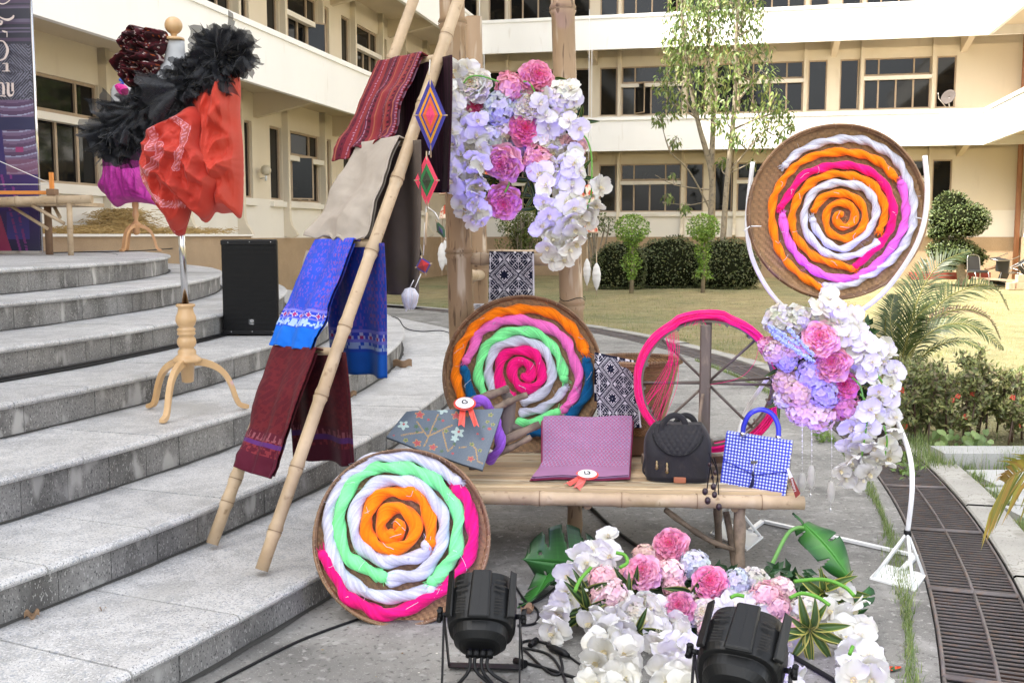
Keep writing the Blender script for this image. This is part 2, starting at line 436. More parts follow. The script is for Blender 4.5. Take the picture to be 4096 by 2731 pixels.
def facade(bld, mods, x0, x1, floors, b0=None, b1=None):
    """bld: empty whose local x runs along the wall and local -y points out; mods: list of module starts (left end of triple window)"""
    P_ = bld
    def part(mb, name, mat, **k): return mb.build(name, mat, P_, org=Vector((0, 0, 0)), **k)
    tall_off = [(-.81, -.15), (2.38, 3.02)]
    ops = []
    for m in mods:
        ops.append((m, m + 2.21, 'tri'))
        for a, b_ in tall_off: ops.append((m + a, m + b_, 'tall'))
    ops = [o for o in ops if o[0] > x0 + .1 and o[1] < x1 - .1]
    b0 = [x0, x0, x0] if b0 is None else b0; b1 = [x1, x1, x1] if b1 is None else b1
    # wall with openings
    for fl in range(floors):
        zb = fl * FH
        w0, w1 = 2.35 + zb, 4.10 + zb
        lo = MB(); hi = MB()
        za = (1.43 if fl == 0 else .93 + zb)
        zt = 4.45 + zb
        xs = sorted(set([x0, x1] + [v for o in ops for v in o[:2]]))
        lo.add([(x0, 0, za), (x1, 0, za), (x1, 0, w0), (x0, 0, w0)], [(0, 1, 2, 3)])
        for a, b_ in zip(xs[:-1], xs[1:]):
            if any(abs(o[0] - a) < 1e-6 for o in ops):
                for (p, q) in (((a, 0, w0), (a, 0, w1)), ((b_, 0, w1), (b_, 0, w0))):
                    hi.add([p, q, (q[0], .22, q[2]), (p[0], .22, p[2])], [(0, 1, 2, 3)])
                hi.add([(a, 0, w0), (b_, 0, w0), (b_, .22, w0), (a, .22, w0)], [(0, 1, 2, 3)])
                hi.add([(a, 0, w1), (b_, 0, w1), (b_, .22, w1), (a, .22, w1)], [(0, 3, 2, 1)])
            else:
                hi.add([(a, 0, w0), (b_, 0, w0), (b_, 0, w1), (a, 0, w1)], [(0, 1, 2, 3)])
        hi.add([(x0, 0, w1), (x1, 0, w1), (x1, 0, zt + .35), (x0, 0, zt + .35)], [(0, 1, 2, 3)])
        part(lo, 'wall', m_wall_low if fl == 0 else m_wall); part(hi, 'wall', m_wall)
        # dark interior behind the openings
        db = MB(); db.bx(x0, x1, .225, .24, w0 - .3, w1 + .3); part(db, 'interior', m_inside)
        # window joints, sills, fins, beams
        fins = MB(); beams = MB(); sills = MB()
        for m in mods:
            for a in (m - .13, m + 2.22):
                if x0 < a < x1:
                    fz0 = 1.5 if fl == 0 else zb + .95
                    fins.bx(a, a + .11, -.16, .02, fz0 + (.38 if fl == 0 else 0), zt + .3)
                    if fl == 0:
                        fins.add([(a, -.16, 1.9), (a, -.2, 1.75), (a, -.32, 1.58), (a, -.36, 1.5), (a, -.26, 1.44), (a, .02, 1.46), (a, .02, 1.9),
                                  (a + .11, -.16, 1.9), (a + .11, -.2, 1.75), (a + .11, -.32, 1.58), (a + .11, -.36, 1.5), (a + .11, -.26, 1.44), (a + .11, .02, 1.46), (a + .11, .02, 1.9)],
                                 [(0, 1, 2, 3, 4, 5, 6), (13, 12, 11, 10, 9, 8, 7), (0, 7, 8, 1), (1, 8, 9, 2), (2, 9, 10, 3), (3, 10, 11, 4), (4, 11, 12, 5)])
            bxx = m + 3.22
            if x0 < bxx < x1 - .3:
                beams.add([(bxx - .1, 0, zt - .25), (bxx + .1, 0, zt - .25), (bxx + .1, -1.58, zt + .08), (bxx - .1, -1.58, zt + .08),
                           (bxx - .1, 0, zt + .34), (bxx + .1, 0, zt + .34), (bxx + .1, -1.58, zt + .34), (bxx - .1, -1.58, zt + .34)],
                          [(0, 3, 2, 1), (0, 4, 7, 3), (1, 2, 6, 5), (0, 1, 5, 4)])
        for a, b_, kd in ops: sills.bx(a - .06, b_ + .06, -.1, .01, w0 - .17, w0 - .04)
        part(fins, 'pilasters', m_wall, kind='stuff'); part(beams, 'beams', m_soffit, kind='stuff'); part(sills, 'sills', m_wall_low, kind='stuff')
        # slab and parapet band
        so = MB(); so.bx(b0[0], b1[0], -1.6, 0, zt + .3, zt + .42); part(so, 'floor_slab', m_soffit)
        bd = MB(); bd.bx(b0[1], b1[1], -1.72, -1.6, zt, zt + 1.06); part(bd, 'parapet', m_band)
        cp = MB(); cp.bx(b0[2], b1[2], -1.76, -1.57, zt + 1.06, zt + 1.17); part(cp, 'coping', m_band)
    pl = MB(); pl.bx(x0, x1, -.05, .1, -.2, 1.43); part(pl, 'plinth', m_plinth)
    top = floors * FH + 2
    rf = MB(); rf.bx(b0[1], b1[1], -1.72, 7.0, top - .1, top + .12); part(rf, 'roof_slab', m_soffit)
    bk = MB(); bk.bx(x0, x1, .5, 7.0, 0, top - .1); part(bk, 'building_mass', m_wall)
    # windows
    for fl in range(floors):
        w0, w1 = 2.35 + fl * FH, 4.10 + fl * FH
        for a, b_, kd in ops:
            W = b_ - a; H_ = w1 - w0
            key = (kd, OPEN.get((int(a * 7) + fl * 3) % 7, 0) if kd == 'tri' else 0)
            if key not in WIN:
                fm = MB(); t_ = .045
                fm.bx(0, W, .06, .13, 0, t_); fm.bx(0, W, .06, .13, H_ - t_, H_); fm.bx(0, t_, .06, .13, t_, H_ - t_); fm.bx(W - t_, W, .06, .13, t_, H_ - t_)
                panes = []
                if kd == 'tri':
                    zt1 = H_ * .66
                    fm.bx(t_, W - t_, .05, .13, zt1 - .03, zt1 + .05)
                    sl = MB(); sl.bx(-.1, W + .1, -.12, .05, zt1 - .16, zt1 - .035)
                    for fx in (.22, .745): fm.bx(W * fx - .025, W * fx + .025, .06, .13, zt1 + .05, H_ - t_)
                    cuts = [t_, W * .22, W * .745, W - t_]
                    for c0, c1 in zip(cuts[:-1], cuts[1:]): panes.append((c0, c1, zt1 + .05, H_ - t_, 0))
                    cuts = [t_, W * .22, W * .485, W * .745, W - t_]
                    for c in cuts[1:-1]: fm.bx(c - .028, c + .028, .06, .13, t_, zt1 - .03)
                    for i_, (c0, c1) in enumerate(zip(cuts[:-1], cuts[1:])):
                        panes.append((c0, c1, t_, zt1 - .03, (0, 0, 0, 0) if key[1] == 0 else (0, 1, 0, 0) if key[1] == 1 else (0, 0, 0, 1)))
                        panes[-1] = panes[-1][:4] + (panes[-1][4][i_],)
                    WIN[key] = (fm.mesh('window', m_frame), sl.mesh('ledge', m_wall_low), [])
                else:
                    panes.append((t_, W - t_, t_, H_ - t_, 0))
                    WIN[key] = (fm.mesh('window', m_frame), None, [])
                for (c0, c1, d0, d1, op) in panes:
                    pm = MB(); pm.add([(c0, .1, d0), (c1, .1, d0), (c1, .1, d1), (c0, .1, d1)], [(0, 1, 2, 3)])
                    if op:   # casement standing open, its own frame swung outwards
                        pm = MB(); w_ = c1 - c0; an = R(-48 if op == 1 else -80)
                        ca, sa = math.cos(an), math.sin(an)
                        def q(x, y, z): return (c0 + x * ca - y * sa, .06 + x * sa + y * ca, z)
                        pm.add([q(.03, 0, d0 + .03), q(w_ - .03, 0, d0 + .03), q(w_ - .03, 0, d1 - .03), q(.03, 0, d1 - .03)], [(0, 1, 2, 3)])
                        for (xa, xb, za_, zb_) in ((0, .035, d0, d1), (w_ - .035, w_, d0, d1), (.035, w_ - .035, d0, d0 + .035), (.035, w_ - .035, d1 - .035, d1)):
                            vs = [q(x, y, z) for x in (xa, xb) for y in (-.015, .015) for z in (za_, zb_)]
                            pm.add(vs, [(0, 1, 3, 2), (4, 6, 7, 5), (0, 4, 5, 1), (2, 3, 7, 6), (0, 2, 6, 4), (1, 5, 7, 3)], mi=1)
                    WIN[key][2].append(pm.mesh('pane', [m_glass, m_frame]))
            fm, sl, pms = WIN[key]
            w = bpy.data.objects.new('window', fm); C.objects.link(w); w.parent = P_; w.location = (a, 0, w0)
            if sl:
                s_ = bpy.data.objects.new('ledge', sl); C.objects.link(s_); s_.parent = w
            for pmm in pms:
                s_ = bpy.data.objects.new('pane', pmm); C.objects.link(s_); s_.parent = w
WIN = {}
OPEN = {1: 1, 4: 2}
b_back = thing('school_building', 'cream three storey wing straight ahead, with white parapet bands behind the tree and hedges', 'building', PQ(0, 38.8), rz=HA)
facade(b_back, [-12.9, -8.62, -4.41, -.19, 4.07], -11.07, 9.4, 4)
b_left = thing('school_building', 'cream wing on the left with white parapet bands, running back beside the granite steps', 'building', PQ(-11.07, 0), rz=HA + math.pi / 2)
facade(b_left, [5.0, 9.8, 14.35, 19.4, 24.17, 28.9, 33.5], -16, 38.8, 4, None, [37.2, 37.08, 37.04])
b_right = thing('school_building', 'sunlit cream wing at the right edge behind the stacked chairs', 'building', PQ(9.4, 38.8), rz=HA - math.pi / 2)
facade(b_right, [4.3, 8.6, 12.9, 17.2], 0, 22, 4, [1.6, 1.72, 1.76])
# ================================================================ VEGETATION
m_leaf = M('foliage_leaves', rough=.45, vc=True, var=.15, vs=3, trans=.25, spec=.5)
m_bark = M('pale_bark', (.30, .25, .18), .9, .3, 9, .7, 40, speck=(14, (.16, .13, .10), .55, .7))
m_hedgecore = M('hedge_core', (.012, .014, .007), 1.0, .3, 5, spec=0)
m_flower_red = M('ixora_bloom', (.62, .07, .035), .5, .2, 30, trans=.2)
def V(p): return Vector(p)
def rv(s=1.0):
    while True:
        v = Vector((rnd.uniform(-1, 1), rnd.uniform(-1, 1), rnd.uniform(-1, 1)))
        if v.length_squared <= 1: return v * s
def leaf(mb, p, d, n, L, W, col, bend=.15):
    """folded pointed leaf: six vertices, four faces"""
    s = d.cross(n)
    if s.length < 1e-5: s = Vector((1, 0, 0))
    s.normalize(); n = s.cross(d).normalized()
    m1 = p + d * L * .42 - n * L * bend * .2
    t = p + d * L - n * L * bend
    mb.add([p, m1 + s * W * .5 + n * W * .13, m1, m1 - s * W * .5 + n * W * .13, t], [(0, 2, 1), (0, 3, 2), (2, 4, 1), (3, 4, 2)], col)
def cvar(base, k=.25):
    f = 1 + rnd.uniform(-k, k); g = rnd.uniform(-.08, .08)
    return (base[0] * f * (1 + g), base[1] * f, base[2] * f * (1 - g))
LG = [(.13, .20, .045), (.18, .25, .06), (.08, .13, .03), (.28, .31, .10)]
def cloud(mb, c, r, n, L, W, cols, droop=.6, sq=(1, 1, 1), shell=False):
    for _ in range(n):
        v = rv()
        if shell: v = v.normalized() * rnd.uniform(.86, 1.03)
        p = c + Vector((v.x * r * sq[0], v.y * r * sq[1], v.z * r * sq[2]))
        d = (rv() + Vector((0, 0, -droop)) + (v * .9 if shell else v * .3))
        if d.length < .1: d = Vector((0, 0, -1))
        d.normalize()
        nn = (v * .8 + Vector((0, 0, .5)) + rv(.7)).normalized()
        leaf(mb, p, d, nn, L * rnd.uniform(.7, 1.2), W * rnd.uniform(.8, 1.2), cvar(rnd.choice(cols)))
def limbs(paths, Y, rad, dys=None):
    mb = MB()
    for i, (pp, r0, r1) in enumerate(paths):
        dy = dys[i] if dys else 0
        pts = [D(x, y, Y + dy * k / max(1, len(pp) - 1)) for k, (x, y) in enumerate(pp)]
        if pp[0][1] > 990: pts[0] = Vector((pts[0].x, pts[0].y, -.1))
        pts = smooth_path(pts, 5)
        n = len(pts)
        mb.tube(pts, [r0 + (r1 - r0) * k / (n - 1) for k in range(n)], 7)
    return mb
def tree(name, label, Y, trunks, clusters, dens, L, W, cols, group=None, dr=.9):
    base = D(trunks[0][0][0][0], 1000, Y); base.z = 0
    t = thing(name, label, 'tree', base, group)
    limbs(trunks, Y, 0, [rnd.uniform(-1, 1) * .8 for _ in trunks]).build('trunk', m_bark, t)
    tw = MB(); lf = MB(); k = Y / 4150
    for (x, y, r) in clusters:
        c = D(x, y, Y + rnd.uniform(-.9, .9)); rr = r * k
        # twigs reach from the nearest trunk point
        best = None
        for (pp, r0, r1) in trunks:
            for (tx, ty) in pp:
                q = D(tx, ty, Y); dd = (q - c).length + max(0, q.z - c.z) * 2
                if best is None or dd < best[0]: best = (dd, q)
        tw.tube(smooth_path([best[1], (best[1] + c) / 2 + rv(.15), c, c + rv(rr * .8)], 4), [.022] * 4 + [.014] * 5 + [.006] * 4, 5)
        for _ in range(5): tw.tube([c + rv(rr * .2), c + rv(rr * .9)], [.008, .004], 4)
        cloud(lf, c, rr, max(6, int(dens * r)), L, W, cols, droop=dr)
    tw.build('branches', m_bark, t, kind='stuff')
    lf.build('crown', m_leaf, t, kind='stuff')
    return t
YT = 31.0
clA = [(2750, 60, 105), (2850, 110, 110), (2700, 170, 75), (2800, 230, 105), (2690, 270, 60), (2760, 330, 85), (2855, 330, 75), (2700, 420, 55), (2650, 340, 45),
       (2640, 470, 35), (2760, 20, 90), (2840, 30, 80), (2720, 210, 70), (2790, 130, 100), (2820, 420, 45), (2870, 500, 35), (2700, 560, 26), (2670, 790, 24), (2740, 830, 24), (2690, 700, 14),
       (2780, -90, 110), (2850, -40, 90)]
clB = [(2960, 50, 100), (3005, 120, 65), (2930, 200, 80), (2960, 300, 65), (3050, 210, 45), (3060, 300, 50), (3010, 390, 80), (3095, 400, 50), (3050, 480, 65), (3135, 455, 45),
       (2900, 430, 60), (2940, 540, 55), (3040, 565, 45), (3120, 540, 34), (2930, 10, 80), (2985, 210, 50), (3000, 30, 70), (3160, 500, 26), (2890, 640, 22), (3010, 650, 20), (2980, -80, 100)]
tree('courtyard_tree', 'slender tree with drooping yellow green leaves, its trunk forking behind the left clipped shrub', YT,
     [([(2842, 1100), (2846, 850), (2845, 690), (2790, 480), (2740, 200), (2720, -60)], .13, .03), ([(2845, 690), (2852, 400), (2830, 200), (2850, -60)], .09, .03),
      ([(2790, 480), (2700, 330)], .04, .015), ([(2846, 850), (2760, 690), (2680, 610)], .035, .01), ([(2845, 760), (2700, 740), (2620, 700)], .02, .006), ([(2845, 800), (2760, 820), (2650, 810)], .02, .006)],
     clA, 1.7, .20, .065, LG)
tree('courtyard_tree', 'slender tree with drooping leaves leaning right beside the forked one, thin pale trunk', YT - .8,
     [([(2880, 1100), (2905, 760), (2938, 420), (2945, 150), (2960, -80)], .10, .03), ([(2938, 420), (3010, 330), (3060, 250)], .04, .012),
      ([(2930, 520), (3040, 470), (3140, 440)], .035, .01), ([(2905, 700), (2990, 600), (3060, 520)], .03, .01)],
     clB, 1.5, .20, .065, LG)
# clipped round hedges
def dome(name, label, group, cx, x0, x1, ytop, Y, zb=0.0, cols=None, L=.07, n=3000, flat=.8, ysc=.75, zc=None, cat='hedge'):
    cols = cols or [(.09, .12, .04), (.13, .16, .06), (.19, .20, .09), (.06, .08, .03)]
    a = D(x0, 1000, Y); b = D(x1, 1000, Y); zt = D(cx, ytop, Y).z
    c = Vector(((a.x + b.x) / 2, Y, 0)); rx = (b.x - a.x) / 2
    zb_ = zb; rz = (zt - zb_) * .62; cz = zt - rz
    t = thing(name, label, cat, (c.x, Y, zb_ if zb_ > .1 else 0), group)
    core = MB(); seed = rnd.uniform(0, 50)
    def P_(u, v):
        th = 2 * math.pi * u; ph = math.pi * v
        d = Vector((math.sin(ph) * math.cos(th), math.sin(ph) * math.sin(th), math.cos(ph)))
        k = 1 + .10 * nz(d, 2.2, seed) + .04 * nz(d, 6, seed)
        sg = lambda q, e: math.copysign(abs(q) ** e, q)
        return Vector((c.x + rx * k * sg(d.x, .92), Y + rx * ysc * k * sg(d.y, .8), max(zb_ + .02, cz + rz * k * sg(d.z, .95)))), d
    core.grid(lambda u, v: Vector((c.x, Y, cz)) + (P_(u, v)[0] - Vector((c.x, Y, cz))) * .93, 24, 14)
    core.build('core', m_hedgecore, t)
    lf = MB()
    for _ in range(n):
        u = rnd.random(); v = math.acos(1 - 2 * rnd.random()) / math.pi
        p, d = P_(u, v)
        p = p + rv(.03) - d * rnd.uniform(-.02, .05)
        dd = (rv() + d * .8).normalized()
        leaf(lf, p, dd, (d + rv(.6)).normalized(), L * rnd.uniform(.7, 1.3), L * .55, cvar(rnd.choice(cols), .35))
    lf.build('leaves', m_leaf, t, kind='stuff')
    return t
dome('clipped_hedge', 'dark dome of clipped hedge, leftmost of the three on the lawn', 'clipped hedge domes', 2475, 2372, 2585, 968, 29.5)
dome('clipped_hedge', 'dark dome of clipped hedge in the middle of the three, between the two small topiaries', 'clipped hedge domes', 2690, 2535, 2830, 950, 30.3, n=3800)
dome('clipped_hedge', 'dark dome of clipped hedge, rightmost of the three on the lawn', 'clipped hedge domes', 2910, 2780, 3040, 962, 29.8, n=3800)
# bright topiary columns with a ball on top
def topiary(label, x, y_ball, rb, y_base, w):
    Y = 27.5; k = Y / 4150; b = D(x, 1000, Y); b.z = 0
    t = thing('topiary_shrub', label, 'shrub', b, 'small bright topiaries on the lawn')
    st = MB(); st.tube([b + Vector((0, 0, -.05)), D(x + 4, 1050, Y), D(x, y_ball, Y)], [.06, .045, .03], 7); st.build('trunk', m_bark, t)
    lf = MB(); cols = [(.16, .28, .03), (.22, .36, .05), (.10, .19, .02), (.28, .40, .08)]
    c = D(x, y_ball, Y)
    cloud(lf, c, rb * k, 900, .075, .04, cols, droop=.0, sq=(1, 1, .8), shell=True)
    cloud(lf, c, rb * k * .85, 500, .075, .04, cols, droop=.0, sq=(1, 1, .8))
    z0 = .35; z1 = c.z - .1; n = 900
    for i in range(n):
        z = z0 + (z1 - z0) * rnd.random(); wob = 1 + .45 * math.sin(z * 9 + x)
        v = rv(); v.z = 0
        p = Vector((b.x, b.y, z)) + v * w * k * wob
        leaf(lf, p, (rv() + v).normalized(), (v + Vector((0, 0, .4)) + rv(.3)).normalized(), .08, .042, cvar(rnd.choice(cols), .3))
    lf.build('leaves', m_leaf, t, kind='stuff')
topiary('bright green topiary, leafy column and ball, left of the pair before the hedges', 2527, 915, 68, 1165, 30)
topiary('bright green topiary, leafy column and ball, right of the pair before the hedges', 2813, 910, 62, 1150, 26)
# loose bush behind the swing frame
b = D(2090, 1000, 34); b.z = 0
t = thing('loose_bush', 'loose twiggy bush against the tan plinth, seen between the two bamboo posts', 'bush', b)
st = MB(); lf = MB()
for i in range(16):
    x = 2090 + rnd.uniform(-75, 75); tp = D(x, rnd.uniform(850, 920), 34 + rnd.uniform(-.5, .5))
    st.tube(smooth_path([b + rv(.12), (b + tp) / 2 + rv(.15), tp], 4), [.03] * 4 + [.02] * 4 + [.008], 5)
for i in range(52):
    x = 2090 + rnd.gauss(0, 55); y = rnd.uniform(845, 985)
    if abs(x - 2090) > 115: continue
    cloud(lf, D(x, y, 34 + rnd.uniform(-.7, .7)), .26, 60, .11, .05, [(.13, .17, .04), (.20, .23, .07), (.08, .11, .03)], droop=.1)
st.build('stems', m_bark, t, kind='stuff'); lf.build('leaves', m_leaf, t, kind='stuff')
# second little bush seen right of the right post
b = D(2380, 1000, 33.5); b.z = 0
t = thing('loose_bush', 'thin dark branched bush just left of the hedge domes', 'bush', b)
st = MB(); lf = MB()
for i in range(7):
    tp = D(2385 + rnd.uniform(-50, 60), rnd.uniform(850, 930), 33.5); st.tube(smooth_path([b, (b + tp) / 2 + rv(.1), tp], 4), [.05] * 4 + [.03] * 4 + [.01], 5)
    cloud(lf, tp, .3, 70, .11, .05, [(.13, .17, .04), (.09, .12, .03)], droop=.1)
st.build('stems', m_bark, t, kind='stuff'); lf.build('leaves', m_leaf, t, kind='stuff')
# cloud pruned tree at right
b = D(3850, 1130, 31); b.z = 0
t = thing('cloud_pruned_tree', 'cloud pruned tree with a helmet shaped crown and lower pads, left of the black chair', 'tree', b)
st = MB()
for pp, r0 in (([(3850, 1140), (3842, 1080), (3820, 1010), (3830, 930)], .16), ([(3842, 1080), (3870, 1010)], .1), ([(3830, 1020), (3790, 1000)], .07), ([(3825, 960), (3750, 940)], .06)):
    st.tube(smooth_path([D(x, y, 31) for x, y in pp], 4), [r0 * (1 - .5 * k / (4 * (len(pp) - 1))) for k in range(4 * (len(pp) - 1) + 1)], 8)
st.build('trunk', m_bark, t)
pads = [(3832, 880, 118, .62, 2400), (3805, 830, 70, .9, 800), (3808, 1000, 95, .48, 1500), (3750, 935, 34, .7, 400), (3870, 1030, 72, .6, 1000), (3800, 1055, 42, .6, 500)]
for (x, y, r, q, n) in pads:
    c = D(x, y, 31 + (0.2 if y > 1010 else 0)); rr = r * 31 / 4150
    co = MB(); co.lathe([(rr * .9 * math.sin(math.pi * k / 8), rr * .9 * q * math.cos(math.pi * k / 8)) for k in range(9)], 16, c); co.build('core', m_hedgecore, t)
    lf = MB(); cloud(lf, c, rr, n, .08, .045, [(.09, .13, .04), (.14, .19, .06), (.05, .075, .02), (.20, .24, .10)], droop=-.2, sq=(1, 1, q), shell=True)
    lf.build('leaf_pad', m_leaf, t, kind='stuff')

# palm behind the flower stand
def frond(mb, rm, pts, L, n, cols, droop=.25, W=.018, two=True):
    pts = smooth_path(pts, 8); m = len(pts)
    rm.tube(pts, [.011 * (1 - .75 * i / m) for i in range(m)], 5, col=(.20, .19, .05))
    for i in range(n):
        f = .16 + .84 * (i + .5) / n; q = f * (m - 1); a = int(q); a = min(a, m - 2)
        p = pts[a].lerp(pts[a + 1], q - a); tg = (pts[a + 1] - pts[a]).normalized()
        up = Vector((0, -.5, .7)); sd = tg.cross(up).normalized()
        ll = L * math.sin(math.pi * min(1, (f * .8 + .2))) ** .7 * rnd.uniform(.85, 1.1)
        for s_ in (-1, 1):
            d = (tg * .75 + sd * s_ * .75 + rv(.12) + Vector((0, 0, .08))).normalized()
            p1 = p + d * ll * .5; d2 = (d + Vector((0, 0, -droop * 1.3))).normalized(); p2 = p1 + d2 * ll * .5
            w = tg.cross(d).cross(d).normalized() * W
            c = cvar(rnd.choice(cols), .2)
            mb.add([p - w * .4, p + w * .4, p1 - w, p1 + w, p2], [(0, 1, 3, 2), (2, 3, 4)], c)
YP = 10.2
b = D(3590, 1560, YP); b.z = 0
t = thing('areca_palm', 'feathery palm with arching fronds, one of them brown, behind the flower stand', 'palm', b)
PG = [(.045, .068, .016), (.07, .088, .024), (.03, .048, .012)]; PB = [(.13, .075, .045), (.19, .12, .06)]
fr = [([(960, 850), (1000, 500), (1080, 250), (1200, 80), (1380, 5)], .34, PG, .0), ([(970, 800), (1060, 550), (1200, 330), (1400, 230), (1540, 240), (1625, 375)], .32, PG, .5),
      ([(980, 640), (1150, 430), (1350, 372), (1500, 430), (1572, 560)], .13, PB, .2), ([(960, 700), (1100, 540), (1250, 465), (1430, 490), (1590, 625)], .26, PG, -.3),
      ([(950, 850), (905, 600), (880, 430), (905, 280)], .30, PG, .3), ([(950, 800), (930, 500), (990, 300), (1100, 60)], .34, PG, .7),
      ([(940, 850), (1050, 700), (1180, 600), (1350, 570), (1475, 645)], .14, PG, -.6), ([(950, 860), (890, 700), (850, 560), (850, 420)], .24, PG, -.4),
      ([(955, 860), (960, 650), (1040, 430), (1160, 330)], .28, PG, -.5), ([(955, 850), (1010, 640), (1130, 500), (1220, 300), (1230, 200)], .28, PG, .9), ([(950, 900), (1010, 790), (1080, 730), (1110, 760)], .22, PG, -.8)]
stm = MB()
for i in range(5):
    stm.tube([b + Vector((rnd.uniform(-.1, .1), rnd.uniform(-.1, .1), -.05)), D(3000 + 955 / 1.568 + rnd.uniform(-10, 10), 1000 + 800 / 1.568, YP + rnd.uniform(-.1, .1))], [.035, .02], 7, col=(.22, .22, .08))
stm.build('stems', m_leaf, t, kind='stuff')
for k, (pp, L, cols, dy) in enumerate(fr):
    q = RG(pp, 1.568, 3000, 1000)
    fm = MB(); rm = MB()
    pts = [D(x, y, YP + dy * i / (len(q) - 1)) for i, (x, y) in enumerate(q)]
    frond(fm, fm, pts, L * .88, 40 if L > .2 else 34, cols, droop=.3 if cols is PG else .05, W=.0085)
    fm.build('frond', m_leaf, t, label='dry brown frond' if cols is PB else None)
# frond reaching in at the lower right
fm = MB()
b = Vector((2.9, 3.6, 0))
t = thing('areca_palm', 'yellowing palm frond reaching in over the paving slabs at the right edge', 'palm', b)
pts = [Vector((2.9, 3.6, .0)), Vector((2.75, 3.6, .55)), D(4330, 1780, 3.7), D(4180, 1850, 3.7), D(4070, 1890, 3.68), D(4020, 1930, 3.66)]
q = smooth_path(pts, 8); m = len(q)
fm.tube(q, [.010 * (1 - .7 * i / m) for i in range(m)], 5, col=(.30, .22, .05))
for i in range(34):
    f = .42 + .58 * (i + .5) / 34; a = min(int(f * (m - 1)), m - 2); p = q[a]; tg = (q[a + 1] - q[a]).normalized()
    for s_ in (-1, 1):
        d = (tg * .7 + Vector((0, -.25 * s_, .75 * s_ if s_ > 0 else -1.0)) + rv(.12)).normalized(); ll = (.13 if s_ > 0 else .24) * rnd.uniform(.8, 1.15)
        p1 = p + d * ll * .5; p2 = p1 + (d + Vector((0, 0, -.5))).normalized() * ll * .5; w = Vector((.008, 0, .003))
        fm.add([p - w * .4, p + w * .4, p1 - w, p1 + w, p2], [(0, 1, 3, 2), (2, 3, 4)], cvar(rnd.choice([(.35, .30, .06), (.22, .25, .05), (.42, .27, .07)]), .2))
fm.build('frond', m_leaf, t)

# ixora hedge at right
fl_me = MB()
for i in range(26):
    a = rnd.uniform(0, 6.28); r = .034 * math.sqrt(rnd.random()); c = Vector((r * math.cos(a), r * math.sin(a), .012 - r * r * 8))
    for k in range(4):
        an = k * math.pi / 2 + a; d = Vector((math.cos(an), math.sin(an), .1)); s_ = Vector((-math.sin(an), math.cos(an), 0))
        fl_me.add([c, c + d * .005 + s_ * .003, c + d * .011, c + d * .005 - s_ * .003], [(0, 1, 2, 3)])
fl_me = fl_me.mesh('flower_head', m_flower_red)
GI = [(.15, .18, .05), (.22, .24, .08), (.28, .28, .11), (.09, .11, .03), (.17, .14, .07)]
red_px = [(3565, 1645), (3890, 1575), (3862, 1668), (4050, 1590), (3620, 1705), (3832, 1585), (3808, 1600), (3605, 1560), (4078, 1704)]
xs_ = [2.62, 3.1, 3.6, 4.1]
txt = ['leafy ixora shrub with red blooms beside the flower stand, first from the left', 'leafy ixora shrub with red blooms, above the heart leaved creeper', 'leafy ixora shrub with red blooms behind the raised kerb stones, third from the left', 'leafy ixora shrub with red blooms at the right edge of the picture']
for i, x0 in enumerate(xs_):
    Y = 7.55; b = Vector((x0 + .25, Y, 0))
    t = thing('ixora_shrub', txt[i], 'shrub', b, 'ixora shrubs along the lawn edge')
    st = MB(); lf = MB()
    for _ in range(13):
        p0 = Vector((x0 + rnd.random() * .52, Y + rnd.uniform(-.25, .3), 0)); tp = p0 + Vector((rnd.uniform(-.1, .1), rnd.uniform(-.1, .1), rnd.uniform(.38, .55)))
        st.tube(smooth_path([p0, (p0 + tp) / 2 + rv(.03), tp], 3), [.008] * 3 + [.006] * 3 + [.003], 5, col=(.10, .06, .04))
        for k in range(7):
            f = rnd.uniform(.12, 1.0); q = p0.lerp(tp, f); e = q + Vector((rnd.uniform(-.12, .12), rnd.uniform(-.12, .12), rnd.uniform(.02, .14)))
            st.tube([q, e], [.004, .002], 4, col=(.12, .08, .05))
            for _k in range(44):
                lf_p = q.lerp(e, rnd.random() * 1.1) + rv(.045)
                leaf(lf, lf_p, (rv() + Vector((0, 0, .5))).normalized(), (Vector((0, -.4, .7)) + rv(.6)).normalized(), .048, .021, cvar(rnd.choice(GI), .3))
    st.build('stems', m_leaf, t, kind='stuff'); lf.build('leaves', m_leaf, t, kind='stuff')
    for (x, y) in red_px:
        p = D(x, y, 7.32)
        if x0 <= p.x < x0 + .5: inst('flower_head', fl_me, t, p, (R(70), 0, rnd.uniform(-1, 1)), rnd.uniform(.45, .85))
# heart leaved creeper
t = thing('creeper_plant', 'low creeper with large heart shaped green leaves at the foot of the ixora', 'plant', D(3830, 1780, 7.05))
hm = MB()
hp = [(0, 0), (-.3, .12), (-.5, -.1), (-.45, -.5), (0, -1), (.45, -.5), (.5, -.1), (.3, .12)]
hm.add([(x * .1, 0 + .012 * abs(x) * 2, y * .1) for x, y in hp], [(0, 1, 2, 3, 4), (0, 4, 5, 6, 7)], (.13, .20, .06))
hme = [hm.mesh('leaf', m_leaf)]
hm = MB(); hm.add([(x * .1, 0 + .012 * abs(x) * 2, y * .1) for x, y in hp], [(0, 1, 2, 3, 4), (0, 4, 5, 6, 7)], (.20, .28, .09)); hme.append(hm.mesh('leaf', m_leaf))
for i in range(58):
    p = D(rnd.uniform(3720, 3975), rnd.uniform(1725, 1812) - 20 * math.sin(i), rnd.uniform(6.98, 7.15))
    inst('leaf', hme[i % 2], t, p, (R(rnd.uniform(-65, 10)), R(rnd.uniform(-40, 40)), R(rnd.uniform(-30, 30))), rnd.uniform(.35, .75))
